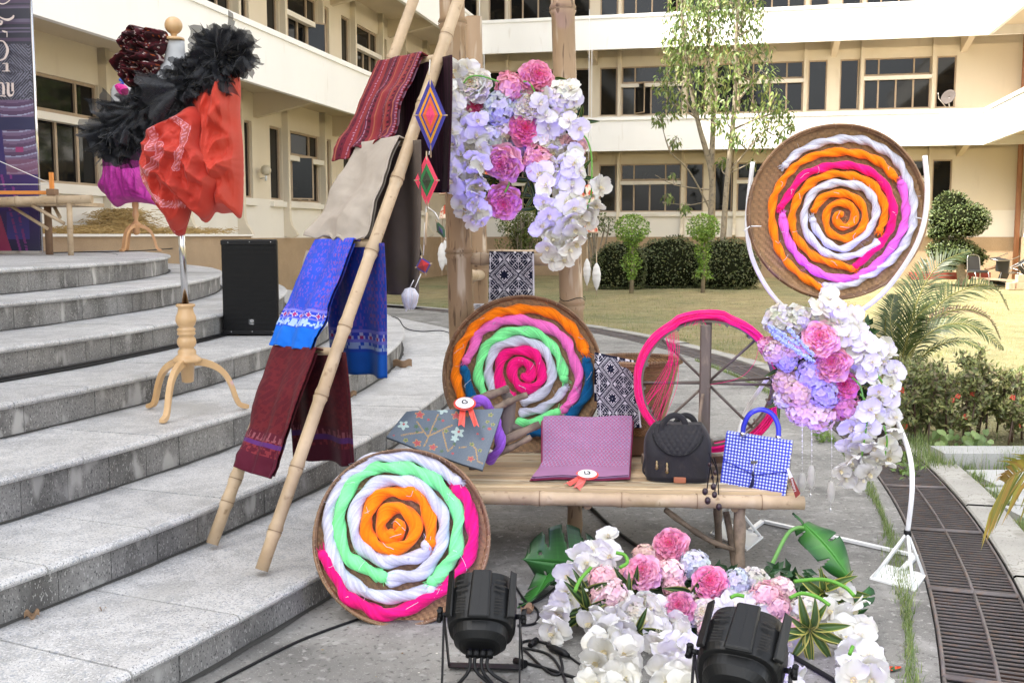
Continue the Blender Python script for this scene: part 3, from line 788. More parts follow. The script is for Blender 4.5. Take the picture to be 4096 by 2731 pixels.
# paving slabs and kerb stones at right
pv = thing('paved_path', None, None, (0, 0, 0), kind='structure')
def slabm(w, d, h, name, mat):
    mb = MB(); mb.bx(-w / 2, w / 2, -d / 2, d / 2, 0, h); return mb.mesh(name, mat)
sm1 = slabm(.60, .40, .05, 'paving_slab', m_paver)
for row in range(8):
    Y = 6.32 - row * .44
    for c in range(8):
        x = 2.98 + (row % 2) * .1 + c * .64 + row * .02
        r_edge = math.hypot(x - .3 - CX, Y - CY)
        w = 1.0; xx = x
        if r_edge < 17.66:
            xl = CX + math.sqrt(17.66 ** 2 - (Y + .1 - CY) ** 2); w = (x + .3 - xl) / .6; xx = (x + .3 + xl) / 2
            if w < .2: continue
        o = inst('paving_slab', sm1, pv, (xx, Y, -.045 + rnd.uniform(-.006, .006)), (R(rnd.uniform(-.6, .6)), R(rnd.uniform(-.6, .6)), R(rnd.uniform(-1.2, 1.2)))); o.scale = (w, 1, 1)
    # extra slabs to the left where the walk edge leaves room
sm2 = slabm(.66, .24, .14, 'kerb_stone', m_paver)
for c in range(5):
    inst('kerb_stone', sm2, pv, (3.14 + c * .70, 6.74 - .012 * c, -.05 + rnd.uniform(-.006, .006)), (R(rnd.uniform(-1, 1)), 0, R(-1 + rnd.uniform(-1, 1))))
# grass: strip in the walk joint, tufts on joints and lawn edge
def blade(mb, p, h, lean, w, col):
    s_ = Vector((-lean.y, lean.x, 0)); s_ = s_.normalized() * w if s_.length > 1e-4 else Vector((w, 0, 0))
    mb.add([p - s_, p + s_, p + lean * .4 + Vector((0, 0, h * .6)) + s_ * .6, p + lean * .4 + Vector((0, 0, h * .6)) - s_ * .6, p + lean + Vector((0, 0, h))], [(0, 1, 2, 3), (3, 2, 4)], col)
gs = MB(); GC = [(.16, .24, .06), (.22, .30, .09), (.30, .34, .14), (.12, .19, .045)]
for i in range(9000):
    a = R(rnd.uniform(-26, 10)); 
    wv = .035 * (1 + .6 * math.sin(a * 60)) * (1 if nz((a * 9, 0, 0), 3) > -.25 else .3) * (1.15 if a < R(-14) else .8)
    p = PC(16.955 + rnd.gauss(0, wv * .5), a, 0)
    blade(gs, p, rnd.uniform(.012, .04), rv(.03), .0016, cvar(rnd.choice(GC), .25))
gs.build('grass_strip', m_leaf, kind='stuff')
tag(bpy.data.objects['grass_strip'], 'narrow strip of green grass growing in the joint beside the drain', 'grass')
gt = MB()
def tuft(p, n, h, sp, cols=GC):
    for _ in range(n): blade(gt, p + Vector((rnd.gauss(0, sp), rnd.gauss(0, sp), -.01)), h * rnd.uniform(.5, 1.2), rv(h * .7), .0022, cvar(rnd.choice(cols), .25))
for i in range(70):
    row = rnd.randint(0, 7); tuft(Vector((rnd.uniform(2.7, 4.5), 6.54 - row * .44, 0)), 30, .035, .06)
for i in range(60): tuft(PC(17.66, R(rnd.uniform(-24, -4)), 0), 40, .05, .03)
for (x, y) in ((3700, 1830), (3720, 1850), (3690, 1800), (3780, 1865), (4050, 1870), (4080, 1860), (3950, 1860), (3660, 1780), (3740, 1870)): tuft(G(x, y), 160, .10, .06)
for i in range(1300):
    r = 17.7 + rnd.random() ** 1.5 * 14; a = R(rnd.uniform(-12, 45)); tuft(PC(r, a, 0), 14, .05 + .02 * rnd.random(), .10, [(.22, .26, .08), (.34, .33, .13), (.16, .22, .05), (.42, .38, .18)])
tag(gt.build('grass_tufts', m_leaf, kind='stuff'), 'tufts of grass between the slabs and over the dry lawn', 'grass')
# weeds in the drain
for i, (x, y, lb) in enumerate(((3600, 1850, 'small leafy weed growing through the drain, upper of the pair behind the white tube'), (3630, 1900, 'small leafy weed growing through the drain, lower of the pair by the white tube'), (3285, 1765, 'small green weed at the walk edge left of the lowest orchids'))):
    p = G(x, y); t = thing('weed', lb, 'weed', p); lf = MB()
    for _ in range(60): leaf(lf, p + Vector((rnd.gauss(0, .035), rnd.gauss(0, .05), rnd.uniform(0, .06))), (rv() + Vector((0, 0, .4))).normalized(), (Vector((0, -.4, .8)) + rv(.4)).normalized(), .045, .02, cvar((.14, .22, .05), .3))
    lf.build('leaves', m_leaf, t)
# fallen white blossoms on the lawn: too many to count
fb = MB()
for _ in range(2600):
    r = 17.9 + rnd.random() ** 1.3 * 12; p = PC(r, R(rnd.uniform(-10, 50)), rnd.uniform(0, .03))
    if nz(p, .8, 3) < -.05: continue
    s_ = rnd.uniform(.008, .016); d = rv(); d.z *= .3
    fb.add([p, p + d.normalized() * s_, p + d.normalized() * s_ + Vector((0, s_, .004)), p + Vector((s_ * .3, s_, 0))], [(0, 1, 2, 3)], (.62, .62, .58))
tag(fb.build('fallen_petals', m_leaf, kind='stuff'), 'pale fallen petals scattered over the dry lawn', 'petals')
# ================================================================ BAMBOO, LADDER, MANNEQUINS
m_bam = M('pale_bamboo', (.50, .375, .245), .48, .25, 5, .25, 30, col2=(.38, .265, .155), c2s=3.5, c2t=(.42, .72), speck=[(11, (.60, .50, .37), .6, .85), (26, (.27, .18, .10), .64, .74)], spec=.4)
m_bambig = M('thick_bamboo', (.37, .25, .15), .55, .35, 4, .45, 24, col2=(.22, .14, .08), c2s=4.0, c2t=(.46, .72), stretch=(1, 1, .16), speck=[(16, (.55, .45, .34), .60, .70), (38, (.16, .10, .06), .60, .68)], spec=.3)
m_bamnode = M('bamboo_node', (.27, .18, .10), .6, .3, 20, .4, 50)
m_wood = M('turned_beech', (.62, .40, .20), .38, .16, 6, .08, 60, col2=(.54, .33, .15), c2s=4, stretch=(1, 1, .25), coat=.3)
m_wood2 = M('orange_beech', (.56, .30, .14), .4, .16, 6, .08, 60, coat=.2)
m_steel = M('chromed_steel', (.62, .62, .63), .14, .03, 5, metal=1.0)
m_felt = M('grey_felt_torso', (.52, .53, .54), .95, .1, 20, .2, 200)
m_blackp = M('black_plastic', (.005, .005, .006), .45, .2, 20, .1, 300, spec=.25)
m_cable = M('black_cable_rubber', (.008, .008, .009), .5, 0, spec=.3)
m_rope = M('white_string', (.75, .74, .72), .8, 0)
def ridged(x, y, s, sd, sx=1.0, sy=1.0):
    n1 = 1 - abs(mnoise.noise(Vector((x * s * sx, y * s * sy, sd)))) * 2
    n2 = 1 - abs(mnoise.noise(Vector((x * s * sx * 2.1, y * s * sy * 2.1, sd + 5)))) * 2
    return n1 + .4 * n2
def pole(mb, p0, p1, r0, r1=None, nodes=(), n=12, ring=1.15, nodemi=1, wob=0.0):
    p0 = Vector(p0); p1 = Vector(p1); r1 = r0 if r1 is None else r1
    L = (p1 - p0).length; ts = [(0, 1, 0)]
    for f in sorted(nodes):
        e = .012 / L
        ts += [(f - e * 3, .985, 0), (f - e, ring, 0), (f - e * .3, .97, 1), (f + e * .5, ring * 1.01, 0), (f + e * 2.5, 1.0, 0)]
    ts.append((1, 1, 0)); ts = sorted(x for x in ts if 0 <= x[0] <= 1)
    sd = rnd.uniform(0, 9)
    pts = [p0.lerp(p1, t) + Vector((nz((t * 3, sd, 0)), nz((t * 3, 0, sd)), 0)) * wob for t, _, _ in ts]
    mb.tube(pts, [(r0 + (r1 - r0) * t) * k for t, k, _ in ts], n)
    for f in nodes:
        if .01 < f < .99:
            rr = (r0 + (r1 - r0) * f) * ring; c = pts[min(range(len(pts)), key=lambda i: abs(ts[i][0] - f))]; d = (p1 - p0).normalized() * .0022
            mb.tube([c - d, c + d], [rr * .995, rr * .995], n, mi=1, cap=False)
def ext(a, b, za, zb):
    d = b - a
    return a + d * ((za - a.z) / d.z), a + d * ((zb - a.z) / d.z)
YF = 5.68
fr_ = thing('bamboo_scaffold', 'tall frame of thick bamboo posts with rungs, carrying the hanging flowers', 'bamboo frame', D(2050, 2042, YF))
a, b = ext(D(1807, 0, YF), D(1846, 1306, YF), 0, 3.35); zz = lambda y, Y: D(2000, y, Y).z
def fz(y): return (zz(y, YF) - 0) / 3.35
mb = MB(); pole(mb, a, b, .072, .066, [fz(1650), fz(1010), fz(540), fz(92), .97]); mb.build('post', m_bambig, fr_)
a2, b2 = ext(D(2250, 0, YF), D(2284, 1150, YF), 0, 3.3)
mb = MB(); pole(mb, a2, b2, .066, .062, [fz(1760), fz(1205), fz(790), fz(330), fz(5), .96]); mb.build('post', m_bambig, fr_)
mb = MB(); tt_ = D(1892, 70, 6.75); bb_ = D(1922, 1200, 6.75); q0, q1 = ext(tt_, bb_, 0, tt_.z)
pole(mb, q0, q1, .048, .055, [.2, .45, .8]); mb.build('back_post', m_bambig, fr_)
mb = MB(); pole(mb, D(2262, -400, 6.9), Vector((D(2300, 1000, 6.9).x, 6.9, 0)), .05, .05, [.3, .7]); mb.build('back_post', m_bambig, fr_)
mb = MB(); pole(mb, D(1880, 1036, YF), D(2262, 1039, YF), .032, .033, [.12, .5, .85]); mb.build('rung', m_bam, fr_)
mb = MB(); pole(mb, D(1890, 1009, 6.8), D(2290, 1009, 6.8), .016, .016, [.3, .62, .8]); mb.build('rung', m_bam, fr_)
mb = MB(); pole(mb, D(1845, 1108, YF + .03), D(1925, 1100, 6.8), .034, .034, [.5]); mb.build('side_rung', m_bam, fr_)
mb = MB(); pole(mb, D(1835, 520, YF), D(2262, 520, YF), .03, .03, [.3, .7]); mb.build('rung', m_bam, fr_)
wire = MB(); cc = D(2290, 1195, YF)
wire.tube([cc + Vector((.071 * math.cos(k * .33), .071 * math.sin(k * .33), .01 * math.sin(k * .9))) for k in range(20)], .0022, 4); wire.build('wire', m_cable, fr_)

# ---- ladder with hung cloths
LF = G(853, 2194, STEP_Z[0]); RF = G(1052, 2300, STEP_Z[0])
YT0, YT1 = 5.35, 5.05
LT = D(1660, -10, YT0); RT = D(1840, -10, YT1)
def extend(a, b, k): return a + (b - a) * k
LT2, RT2 = extend(LF, LT, 1.06), extend(RF, RT, 1.08)
lad = thing('bamboo_ladder', 'bamboo ladder leaning over the steps with four cloths hung over its rungs', 'ladder', (LF + RF) / 2)
def nodefr(ys, A, B):
    out = []
    for (x, y) in ys:
        best = min(range(200), key=lambda k: (lambda p: (proj(p)[0] - x) ** 2 + (proj(p)[1] - y) ** 2)(A.lerp(B, k / 199)))
        out.append(best / 199)
    return out
def proj(p):
    d = Vector(p) - Vector((0, 0, EYE)); cy = d.y * CP - d.z * SP; cz = d.y * SP + d.z * CP
    return 2048 + FPX * d.x / cy, 1365.5 - FPX * cz / cy
mb = MB(); pole(mb, LF + Vector((0, 0, .022)), LT2, .027, .027, nodefr([(897, 2017), (938, 1930), (1059, 1543), (1180, 1220), (1300, 950), (1420, 600), (1554, 245)], LF, LT2), wob=.01); mb.build('rail', m_bam, lad)
mb = MB(); pole(mb, RF + Vector((0, 0, .022)), RT2, .027, .029, nodefr([(1103, 2130), (1182, 1871), (1263, 1587), (1363, 1302), (1463, 1005), (1572, 712), (1667, 414), (1768, 140)], RF, RT2), wob=.01); mb.build('rail', m_bam, lad)
LN = (RF - LF).cross(LT - LF).normalized()
if LN.y > 0: LN = -LN
def on_rail(A, B, y):
    lo, hi = 0.0, 1.0
    for _ in range(40):
        m = (lo + hi) / 2
        if proj(A.lerp(B, m))[1] > y: lo = m
        else: hi = m
    return A.lerp(B, lo)
m_cloth = M('woven_silk', rough=.75, vc=True, var=.12, vs=12, sheen=.03, spec=.2, bump=.25, bs=90, bdist=.002)
m_clothd = M('dull_cloth', rough=.9, vc=True, var=.12, vs=10, bump=.3, bs=70, spec=.2, bdist=.002)
def hsh(*a): return (math.sin(sum(v * k for v, k in zip(a, (12.9898, 78.233, 37.719)))) * 43758.5453) % 1.0
def c_red(u, v):
    s = (u * 26) % 1; k = int(u * 26); h = hsh(k, 1)
    base = lin(124, 40, 50) if h < .5 else lin(92, 24, 42) if h < .75 else lin(134, 48, 50) if h < .9 else lin(98, 42, 66)
    if s < .10: base = lin(150, 84, 66) if h > .6 else lin(70, 26, 52)
    if k % 5 == 2 and (v * 70) % 1 < .45 and .3 < s < .8: base = lin(60, 22, 34)
    if k % 7 == 4 and abs(((v * 34) % 1) - .5) + abs(s - .5) < .4: base = lin(150, 104, 126)
    return base
def c_grey(u, v): return lin(168, 158, 147)
def c_blue(u, v):
    if v < .66:
        b_ = lin(46, 78, 200)
        if hsh(int(u * 60), int(v * 60)) < .25: b_ = lin(105, 85, 195)
        if u > .7 and abs(((v * 16) % 1) - .5) + abs(((u * 16) % 1) - .5) < .3: b_ = lin(120, 80, 170)
        return b_
    if v < .675 or .735 < v < .745: return lin(120, 120, 225)
    if v < .735:
        dd = abs(((u * 8) % 1) - .5) + abs((v - .705) / .06)
        return lin(170, 50, 120) if dd < .3 else lin(190, 190, 235) if dd < .45 else lin(50, 70, 200)
    if v < .82:
        zg = .77 + .03 * abs(((u * 16) % 1) - .5) * 2
        return lin(165, 190, 235) if abs(v - zg) < .012 or (hsh(int(u * 40), 3) < .35 and v < .81) else lin(35, 85, 205)
    return lin(18, 106, 214)
def c_mar(u, v):
    if v < .68: return lin(96, 26, 34) if hsh(int(u * 18), int(v * 40)) < .3 or abs(((u * 9 + v * 14) % 1) - .5) < .12 else lin(82, 18, 30)
    if v < .74: return lin(130, 70, 80) if abs(((u * 14) % 1) - .5) < (v - .68) * 5 else lin(82, 18, 36)
    if .76 < v < .79: return lin(84, 40, 105)
    if v < .86: return lin(120, 40, 50) if hsh(int(u * 44), int(v * 70)) < .4 else lin(84, 16, 36)
    return lin(80, 15, 38)
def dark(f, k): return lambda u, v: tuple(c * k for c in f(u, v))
def ladder_cloth(name, label, cat_label, q, colf, backf, seed, hem=.006, wave=0.0, backlen=.9, over=.07, flare=.05, backmat=None, nfold=5, yback=None):
    TL, TR, BR, BL = [Vector((x * 4096 / 2352, y * 4096 / 2352)) for x, y in q]
    t = thing(name, label, 'cloth', PLN(TL.x, TL.y, LF, LN))
    off = -LN * 0 + LN * .035
    def fn(u, v):
        p = TL.lerp(TR, u).lerp(BL.lerp(BR, u), v)
        p.y += (8 * math.sin(u * 9 + seed) + 5 * math.sin(u * 23 + seed * 2)) * v * wave + 3 * math.sin(u * 7 + seed) * v
        w = PLN(p.x, p.y, LF, LN) + LN * (.04 + .012 * math.sin(u * 2 * math.pi * nfold * .5 + seed) * (.2 + v) + .034 * nz((u * 2, v * 3, seed)) * (.3 + v) + .010 * ridged(u * 100, v * 160, .03, seed) * (.2 + v * .6))
        if v == 0: w = w - LN * .05 + Vector((0, 0, .0))
        if v > .97 and wave: w = w + Vector((0, 0, .012 * nz((u * 9, 0, seed))))
        return w
    mb = MB(); mb.grid(fn, 60, 90, colf=colf)
    o = mb.build('front_sheet', backmat or m_cloth, t); sol = o.modifiers.new('thick', 'SOLIDIFY'); sol.thickness = hem; sol.offset = -1
    # second layer of the fold, a touch shorter
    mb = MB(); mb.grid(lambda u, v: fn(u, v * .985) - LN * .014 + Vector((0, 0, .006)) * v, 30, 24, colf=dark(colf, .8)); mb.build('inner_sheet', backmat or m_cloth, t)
    # back sheet hanging plumb from the rung
    A = on_rail(LF, LT2, TL.y + 4); B = on_rail(RF, RT2, TR.y + 4); d = (B - A); 
    e = d.normalized()
    ln = backlen
    def bf(u, v):
        p = A + d * u + e * (over * u + flare * v * u) + Vector((0, 0, -ln * v))
        p += Vector((0, .05 * v + .025 * math.sin(u * 16 + seed) * (.3 + v), 0)) + Vector((.02 * math.sin(u * 9 + v * 2), 0, 0)) * v
        return p
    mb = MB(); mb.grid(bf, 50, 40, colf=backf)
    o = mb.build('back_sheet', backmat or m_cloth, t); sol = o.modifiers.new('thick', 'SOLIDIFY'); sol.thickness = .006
    rg = MB(); pole(rg, A, B, .018, .018, [.5]); rg.build('rung', m_bam, lad)
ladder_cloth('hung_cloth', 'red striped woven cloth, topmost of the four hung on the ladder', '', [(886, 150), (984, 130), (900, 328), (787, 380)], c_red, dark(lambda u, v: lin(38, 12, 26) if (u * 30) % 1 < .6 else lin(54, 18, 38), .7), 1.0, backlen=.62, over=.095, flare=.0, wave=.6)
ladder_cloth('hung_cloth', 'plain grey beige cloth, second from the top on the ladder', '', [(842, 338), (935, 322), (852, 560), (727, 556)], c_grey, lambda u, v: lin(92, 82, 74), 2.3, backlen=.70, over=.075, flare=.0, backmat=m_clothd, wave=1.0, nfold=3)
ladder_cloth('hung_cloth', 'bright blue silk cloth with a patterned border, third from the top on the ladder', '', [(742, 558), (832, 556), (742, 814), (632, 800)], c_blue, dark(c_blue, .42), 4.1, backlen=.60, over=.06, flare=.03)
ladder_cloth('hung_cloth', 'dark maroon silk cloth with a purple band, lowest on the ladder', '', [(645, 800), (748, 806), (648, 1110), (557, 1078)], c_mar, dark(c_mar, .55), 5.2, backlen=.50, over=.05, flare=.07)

# ---- yarn diamonds hanging from the ladder
m_yarnv = M('wound_yarn', rough=.85, vc=True, var=.1, vs=60, bump=.3, bs=200, sheen=.3)
def diamond(label, cx, cy, hw, hh, Y, cols, tilt=0.0, sx=None):
    """cols from the centre outwards: list of (fraction, colour)"""
    t = thing('yarn_diamond', label, 'yarn ornament', D(cx, cy, Y), 'yarn diamonds hanging beside the ladder')
    k = Y / 4150; c = D(cx, cy, Y); ct, st = math.cos(tilt), math.sin(tilt)
    def P_(x, z, y=0): return c + Vector(((x * ct - z * st) * k, y, (x * st + z * ct) * k))
    N_ = 26
    for side in (-1, 1):
        mb = MB()
        for i in range(N_):
            f0 = i / N_; f1 = (i + 1) / N_
            col = next(cc_ for fr__, cc_ in cols if (f0 + f1) / 2 <= fr__)
            cr = [(0, 1), (1, 0), (0, -1), (-1, 0)]
            for j in range(4):
                a = cr[j]; b = cr[(j + 1) % 4]; y0 = side * .018 * (1 - f0); y1 = side * .018 * (1 - f1)
                mb.add([P_(a[0] * hw * f0, a[1] * hh * f0, y0), P_(b[0] * hw * f0, b[1] * hh * f0, y0), P_(b[0] * hw * f1, b[1] * hh * f1, y1 - side * .0015), P_(a[0] * hw * f1, a[1] * hh * f1, y1 - side * .0015)], [(0, 1, 2, 3)], cvar(col, .12))
        mb.build('yarn_web', m_yarnv, t)
    for (a, b) in (((-1.08, 0), (1.08, 0)), ((0, 1.12), (0, -1.12))):
        mb = MB(); mb.tube([P_(a[0] * hw, a[1] * hh), P_(b[0] * hw, b[1] * hh)], .0035, 6); mb.build('stick', m_bam, t)
    return t
YD = 4.72
BL_, YE, OR, PK, DG = lin(62, 58, 150), lin(226, 160, 20), lin(228, 108, 40), lin(236, 72, 118), lin(52, 60, 30)
big = diamond('largest yarn diamond, pink centre with yellow, orange and violet bands, beside the top cloth', 1722, 462, 62, 146, YD, [(.30, PK), (.5, OR), (.62, BL_), (.78, YE), (1.0, BL_)])
d2 = diamond('pink edged yarn diamond with a green and olive centre, below the largest one', 1707, 722, 47, 102, YD, [(.38, DG), (.66, lin(30, 130, 60)), (1.0, lin(232, 70, 100))])
d3 = diamond('small dark green yarn diamond with a violet middle, tilted beside the left post', 1763, 920, 17, 42, YD + .1, [(.45, lin(88, 72, 130)), (1.0, lin(34, 110, 50))], tilt=.45)
d4 = diamond('small red yarn diamond with violet edges, lowest above the white tassel', 1694, 1062, 33, 36, YD, [(.72, lin(205, 22, 28)), (1.0, lin(84, 60, 150))], tilt=.25)
mb = MB()
for a, b in (((1716, 300), (1720, 240)), ((1718, 605), (1716, 620)), ((1706, 825), (1702, 870)), ((1700, 890), (1694, 1022)), ((1740, 850), (1757, 880)), ((1684, 1095), (1660, 1150)), ((1706, 825), (1740, 850))):
    mb.tube([D(a[0], a[1], YD), D(b[0], b[1], YD)], .0022, 4)
mb.build('string', m_rope, big, kind='stuff')
mb = MB(); mb.tube([D(1708, 850, YD), D(1700, 980, YD)], .006, 6, col=(.6, .35, .25)); mb.build('stick', m_bam, d4)
# white tassel
t = thing('white_tassel', 'fluffy white yarn tassel hanging under the red yarn diamond', 'tassel', D(1642, 1185, YD))
mb = MB(); c = D(1640, 1150, YD)
mb.tube([D(1655, 1120, YD), c], .002, 4, (.7, .7, .7))
for i in range(700):
    a_ = rnd.uniform(0, 6.283); f_ = rnd.uniform(.3, 1.0) ** .5; d_ = Vector((math.cos(a_), math.sin(a_), 0)) * .040 * f_; l_ = rnd.uniform(.6, 1.0)
    q_ = [c, c + d_ * .55 + Vector((0, 0, -.006)), c + d_ + Vector((0, 0, -.034)), c + d_ * .85 + Vector((0, 0, -.034 - .034 * l_)), c + d_ * .45 + rv(.01) + Vector((0, 0, -.04 - .055 * l_))]
    mb.tube(q_, [.001, .0016, .0018, .0014, .0006], 3, cvar((.66, .64, .70), .12), cap=False)
mb.build('threads', m_yarnv, t, kind='stuff')
mb = MB(); mb.tube([D(1640, 1220, YD), D(1622, 1245, YD)], .004, 5, (.7, .7, .72)); mb.build('tail', m_yarnv, t)

# ---- hanging lampshades with wound bobbins
m_shade = M('red_print_shade', (.70, .60, .46), .8, .05, 10, col2=(.50, .09, .04), c2s=22, c2t=(.47, .53))
m_cocoon = M('white_wound_thread', (.70, .68, .65), .9, .1, 60, .6, 160, stretch=(.2, .2, 1), bdist=.004)
def mobile(label, shades, bobs, Y):
    x, y, w, h = shades[0]
    t = thing('hanging_lampshade', label, 'lampshade mobile', D(x, y, Y), 'lampshade mobiles behind the bamboo frame'); k = Y / 4150
    for (x, y, w, h) in shades:
        c = D(x, y + h / 2, Y); mb = MB()
        prof = [(w / 2 * k * 1.02, 0), (w / 2 * k, .0), (w / 2 * k * .92, h * k * .35), (w / 2 * k * .72, h * k * .7), (w / 2 * k * .4, h * k * .93), (.004, h * k)]
        mb.lathe(prof, 20, c); o = mb.build('shade', m_shade, t)
        mb = MB(); mb.tube([c + Vector((w / 2 * k * 1.02 * math.cos(a), w / 2 * k * 1.02 * math.sin(a), 0)) for a in [i * math.pi / 10 for i in range(21)]], .005, 5); mb.build('rim', m_bam, t)
        mb = MB(); mb.tube([c + Vector((0, 0, h * k)), c + Vector((0, 0, h * k + 1.2))], .002, 4); mb.build('string', m_rope, t)
    for (x, y0, y1, w, ys) in bobs:
        a = D(x, y0, Y); b = D(x, y1, Y); n = 22; r = w / 2 * k
        mb = MB(); mb.tube([a.lerp(b, i / n) for i in range(n + 1)], [max(.003, r * math.sin(math.pi * min(1, (i / n) ** .9 * .97 + .03)) ** .75 * (1 + .05 * math.sin(i * 5))) for i in range(n + 1)], 12); mb.build('bobbin', m_cocoon, t)
        mb = MB(); mb.tube([D(x + 2, ys, Y), a], .002, 4); mb.tube([a + Vector((0, 0, .10)), b + Vector((0, 0, -.04))], .0032, 5); mb.build('spindle', m_bam, t)
mobile('red printed lampshades with white wound bobbins, hanging left of the left bamboo post', [(1815, 715, 120, 125), (1795, 845, 78, 60)], [(1768, 972, 1082, 34, 870), (1784, 950, 1060, 26, 870)], 7.6)
mobile('red printed lampshade with bobbins seen between the bamboo posts', [(1920, 700, 90, 90), (1938, 855, 46, 26)], [(1917, 1000, 1110, 34, 870), (1934, 985, 1060, 24, 870)], 7.9)
mobile('red printed lampshades with white wound bobbins, hanging right of the right bamboo post', [(2352, 795, 86, 110), (2362, 905, 62, 50)], [(2348, 1035, 1142, 30, 930), (2386, 1052, 1162, 34, 945)], 7.4)
t = thing('white_tassel', 'white yarn tassel half hidden behind the left bamboo post', 'tassel', D(1915, 1228, 6.2)); mb = MB(); c = D(1915, 1215, 6.2)
for i in range(200):
    v = rv().normalized(); mb.tube([c, c + Vector((v.x * .035, v.y * .03, -abs(v.z) * .06))], [.001, .0014], 3, (.7, .69, .74), cap=False)
mb.build('threads', m_yarnv, t, kind='stuff')

# ---- dress forms
m_dress = M('red_cotton', rough=.6, vc=True, var=.06, vs=9, bump=.15, bs=60, sheen=.1, bdist=.001, trans=.06, spec=.28)
m_tulle = M('black_tulle', (.011, .012, .016), .55, .5, 30, alpha=.72, spec=.35, sheen=.1)
def puff(mb, outline, Y, thick, fold, colf, nr=26, na=72, center=None, back=.8, mi=0):
    pts = [Vector((x, y)) for x, y in outline]
    c = Vector(center) if center else sum(pts, Vector((0, 0))) / len(pts)
    P3 = smooth_path([(p.x, p.y, 0) for p in pts + [pts[0]]], 8)
    # resample boundary by angle
    ang = sorted(((math.atan2(p.y - c.y, p.x - c.x)) % (2 * math.pi), (Vector((p.x, p.y)) - c).length) for p in P3)
    A_ = [a for a, _ in ang]; R_ = [r for _, r in ang]
    A_ = [A_[-1] - 2 * math.pi] + A_ + [A_[0] + 2 * math.pi]; R_ = [R_[-1]] + R_ + [R_[0]]
    def rb(a): return float(np.interp(a % (2 * math.pi), A_, R_))
    def fn(sd):
        def g(u, v):
            a = 2 * math.pi * u; r = rb(a) * v
            x = c.x + r * math.cos(a); y = c.y + r * math.sin(a)
            hgt = thick * math.sqrt(max(0, 1 - v ** 2.4))
            f = fold(u, v, x, y) * min(1, (1 - v) * 6)
            return D(x, y, Y) + Vector((0, -(hgt + f) if sd else (hgt * back + .3 * f), 0))
        return g
    mb.grid(fn(True), na, nr, colf=lambda u, v: colf(u, v, c.x + rb(2 * math.pi * u) * v * math.cos(2 * math.pi * u), c.y + rb(2 * math.pi * u) * v * math.sin(2 * math.pi * u)), mi=mi)
    mb.grid(fn(False), na, max(6, nr // 3), col=colf(.1, .5, c.x, c.y), mi=mi)
def crease(x, y, segs, w, a):
    h = 0.0
    for (x0, y0), (x1, y1) in segs:
        dx, dy = x1 - x0, y1 - y0; L2 = dx * dx + dy * dy; t = max(0, min(1, ((x - x0) * dx + (y - y0) * dy) / L2))
        cx, cy = x0 + dx * t, y0 + dy * t; L_ = math.sqrt(L2); bow = 10 * math.sin(math.pi * t)
        d = abs(math.hypot(x - cx + dy / L_ * bow, y - cy - dx / L_ * bow))
        if d < w: h += a * (1 - d / w) ** 1.4 * (.35 + .65 * math.sin(math.pi * (t * .9 + .05)))
    return h
def band(x, y, pl, w):
    for (x0, y0), (x1, y1) in zip(pl[:-1], pl[1:]):
        dx, dy = x1 - x0, y1 - y0; t = max(0, min(1, ((x - x0) * dx + (y - y0) * dy) / (dx * dx + dy * dy)))
        d = math.hypot(x - x0 - dx * t, y - y0 - dy * t)
        if d < w: return d
    return None
CR1 = [((930, 270), (900, 480)), ((960, 420), (870, 520)), ((880, 450), (940, 540)), ((850, 500), (880, 700)), ((940, 560), (880, 620)), ((900, 640), (950, 680)), ((870, 660), (930, 700)), ((960, 640), (880, 720)), ((830, 560), (870, 860)), ((795, 600), (830, 880)), ((900, 720), (960, 860)), ((780, 480), (800, 640)), ((900, 360), (930, 470)), ((860, 380), (850, 500)), ((915, 760), (905, 850))]
CR2 = [((620, 560), (690, 480)), ((690, 480), (770, 470)), ((650, 520), (670, 640)), ((700, 560), (640, 700)), ((600, 650), (680, 700)), ((680, 700), (760, 760)), ((740, 600), (690, 690)), ((770, 520), (800, 640)), ((720, 700), (800, 870)), ((690, 740), (720, 900)), ((640, 720), (700, 850)), ((760, 640), (850, 740)), ((700, 600), (760, 620)), ((650, 600), (690, 660)), ((820, 620), (790, 760)), ((600, 560), (640, 600))]
TR2 = [[(588, 640), (600, 720), (650, 790), (700, 820), (748, 822)], [(650, 490), (662, 560), (668, 610)], [(716, 472), (780, 520), (770, 600), (740, 680)], [(640, 700), (690, 640), (690, 590)]]
TR3 = [[(690, 800), (705, 900)], [(650, 790), (700, 850), (750, 850)]]
def mleg(hub, ang, z0, L, H_, w, mat, par, name='leg'):
    d = Vector((math.cos(ang), math.sin(ang), 0)); s_ = Vector((-d.y, d.x, 0))
    prof = [(.03, 1.0, .0), (.22, 1.0, .0), (.45, .90, 0), (.62, .72, 0), (.72, .48, 0), (.78, .26, 0), (.84, .12, 0), (.93, .07, 0), (1.0, .06, 0)]
    th = [.15, .15, .13, .11, .10, .095, .10, .10, .07]
    cen = smooth_path([(r * L, h * H_, 0) for r, h, _ in prof], 3); n = len(cen)
    vs = []; fs = []
    for i, q in enumerate(cen):
        tg = (cen[min(i + 1, n - 1)] - cen[max(i - 1, 0)]).normalized(); nn = Vector((-tg.y, tg.x, 0))
        tk = float(np.interp(i, [3 * k for k in range(9)], th)) * H_ * .5 * 1.0
        for (a, b) in ((1, 1), (1, -1), (-1, -1), (-1, 1)):
            pp = q + nn * tk * a
            vs.append(hub + d * pp.x + Vector((0, 0, z0 + max(pp.y, 0.0))) + s_ * w * .5 * b)
    for i in range(n - 1):
        for k in range(4): fs.append((i * 4 + k, i * 4 + (k + 1) % 4, i * 4 + 4 + (k + 1) % 4, i * 4 + 4 + k))
    fs += [(3, 2, 1, 0), (n * 4 - 4, n * 4 - 3, n * 4 - 2, n * 4 - 1)]
    mb = MB(); mb.add(vs, fs); return mb.build(name, mat, par, bevel=.003)
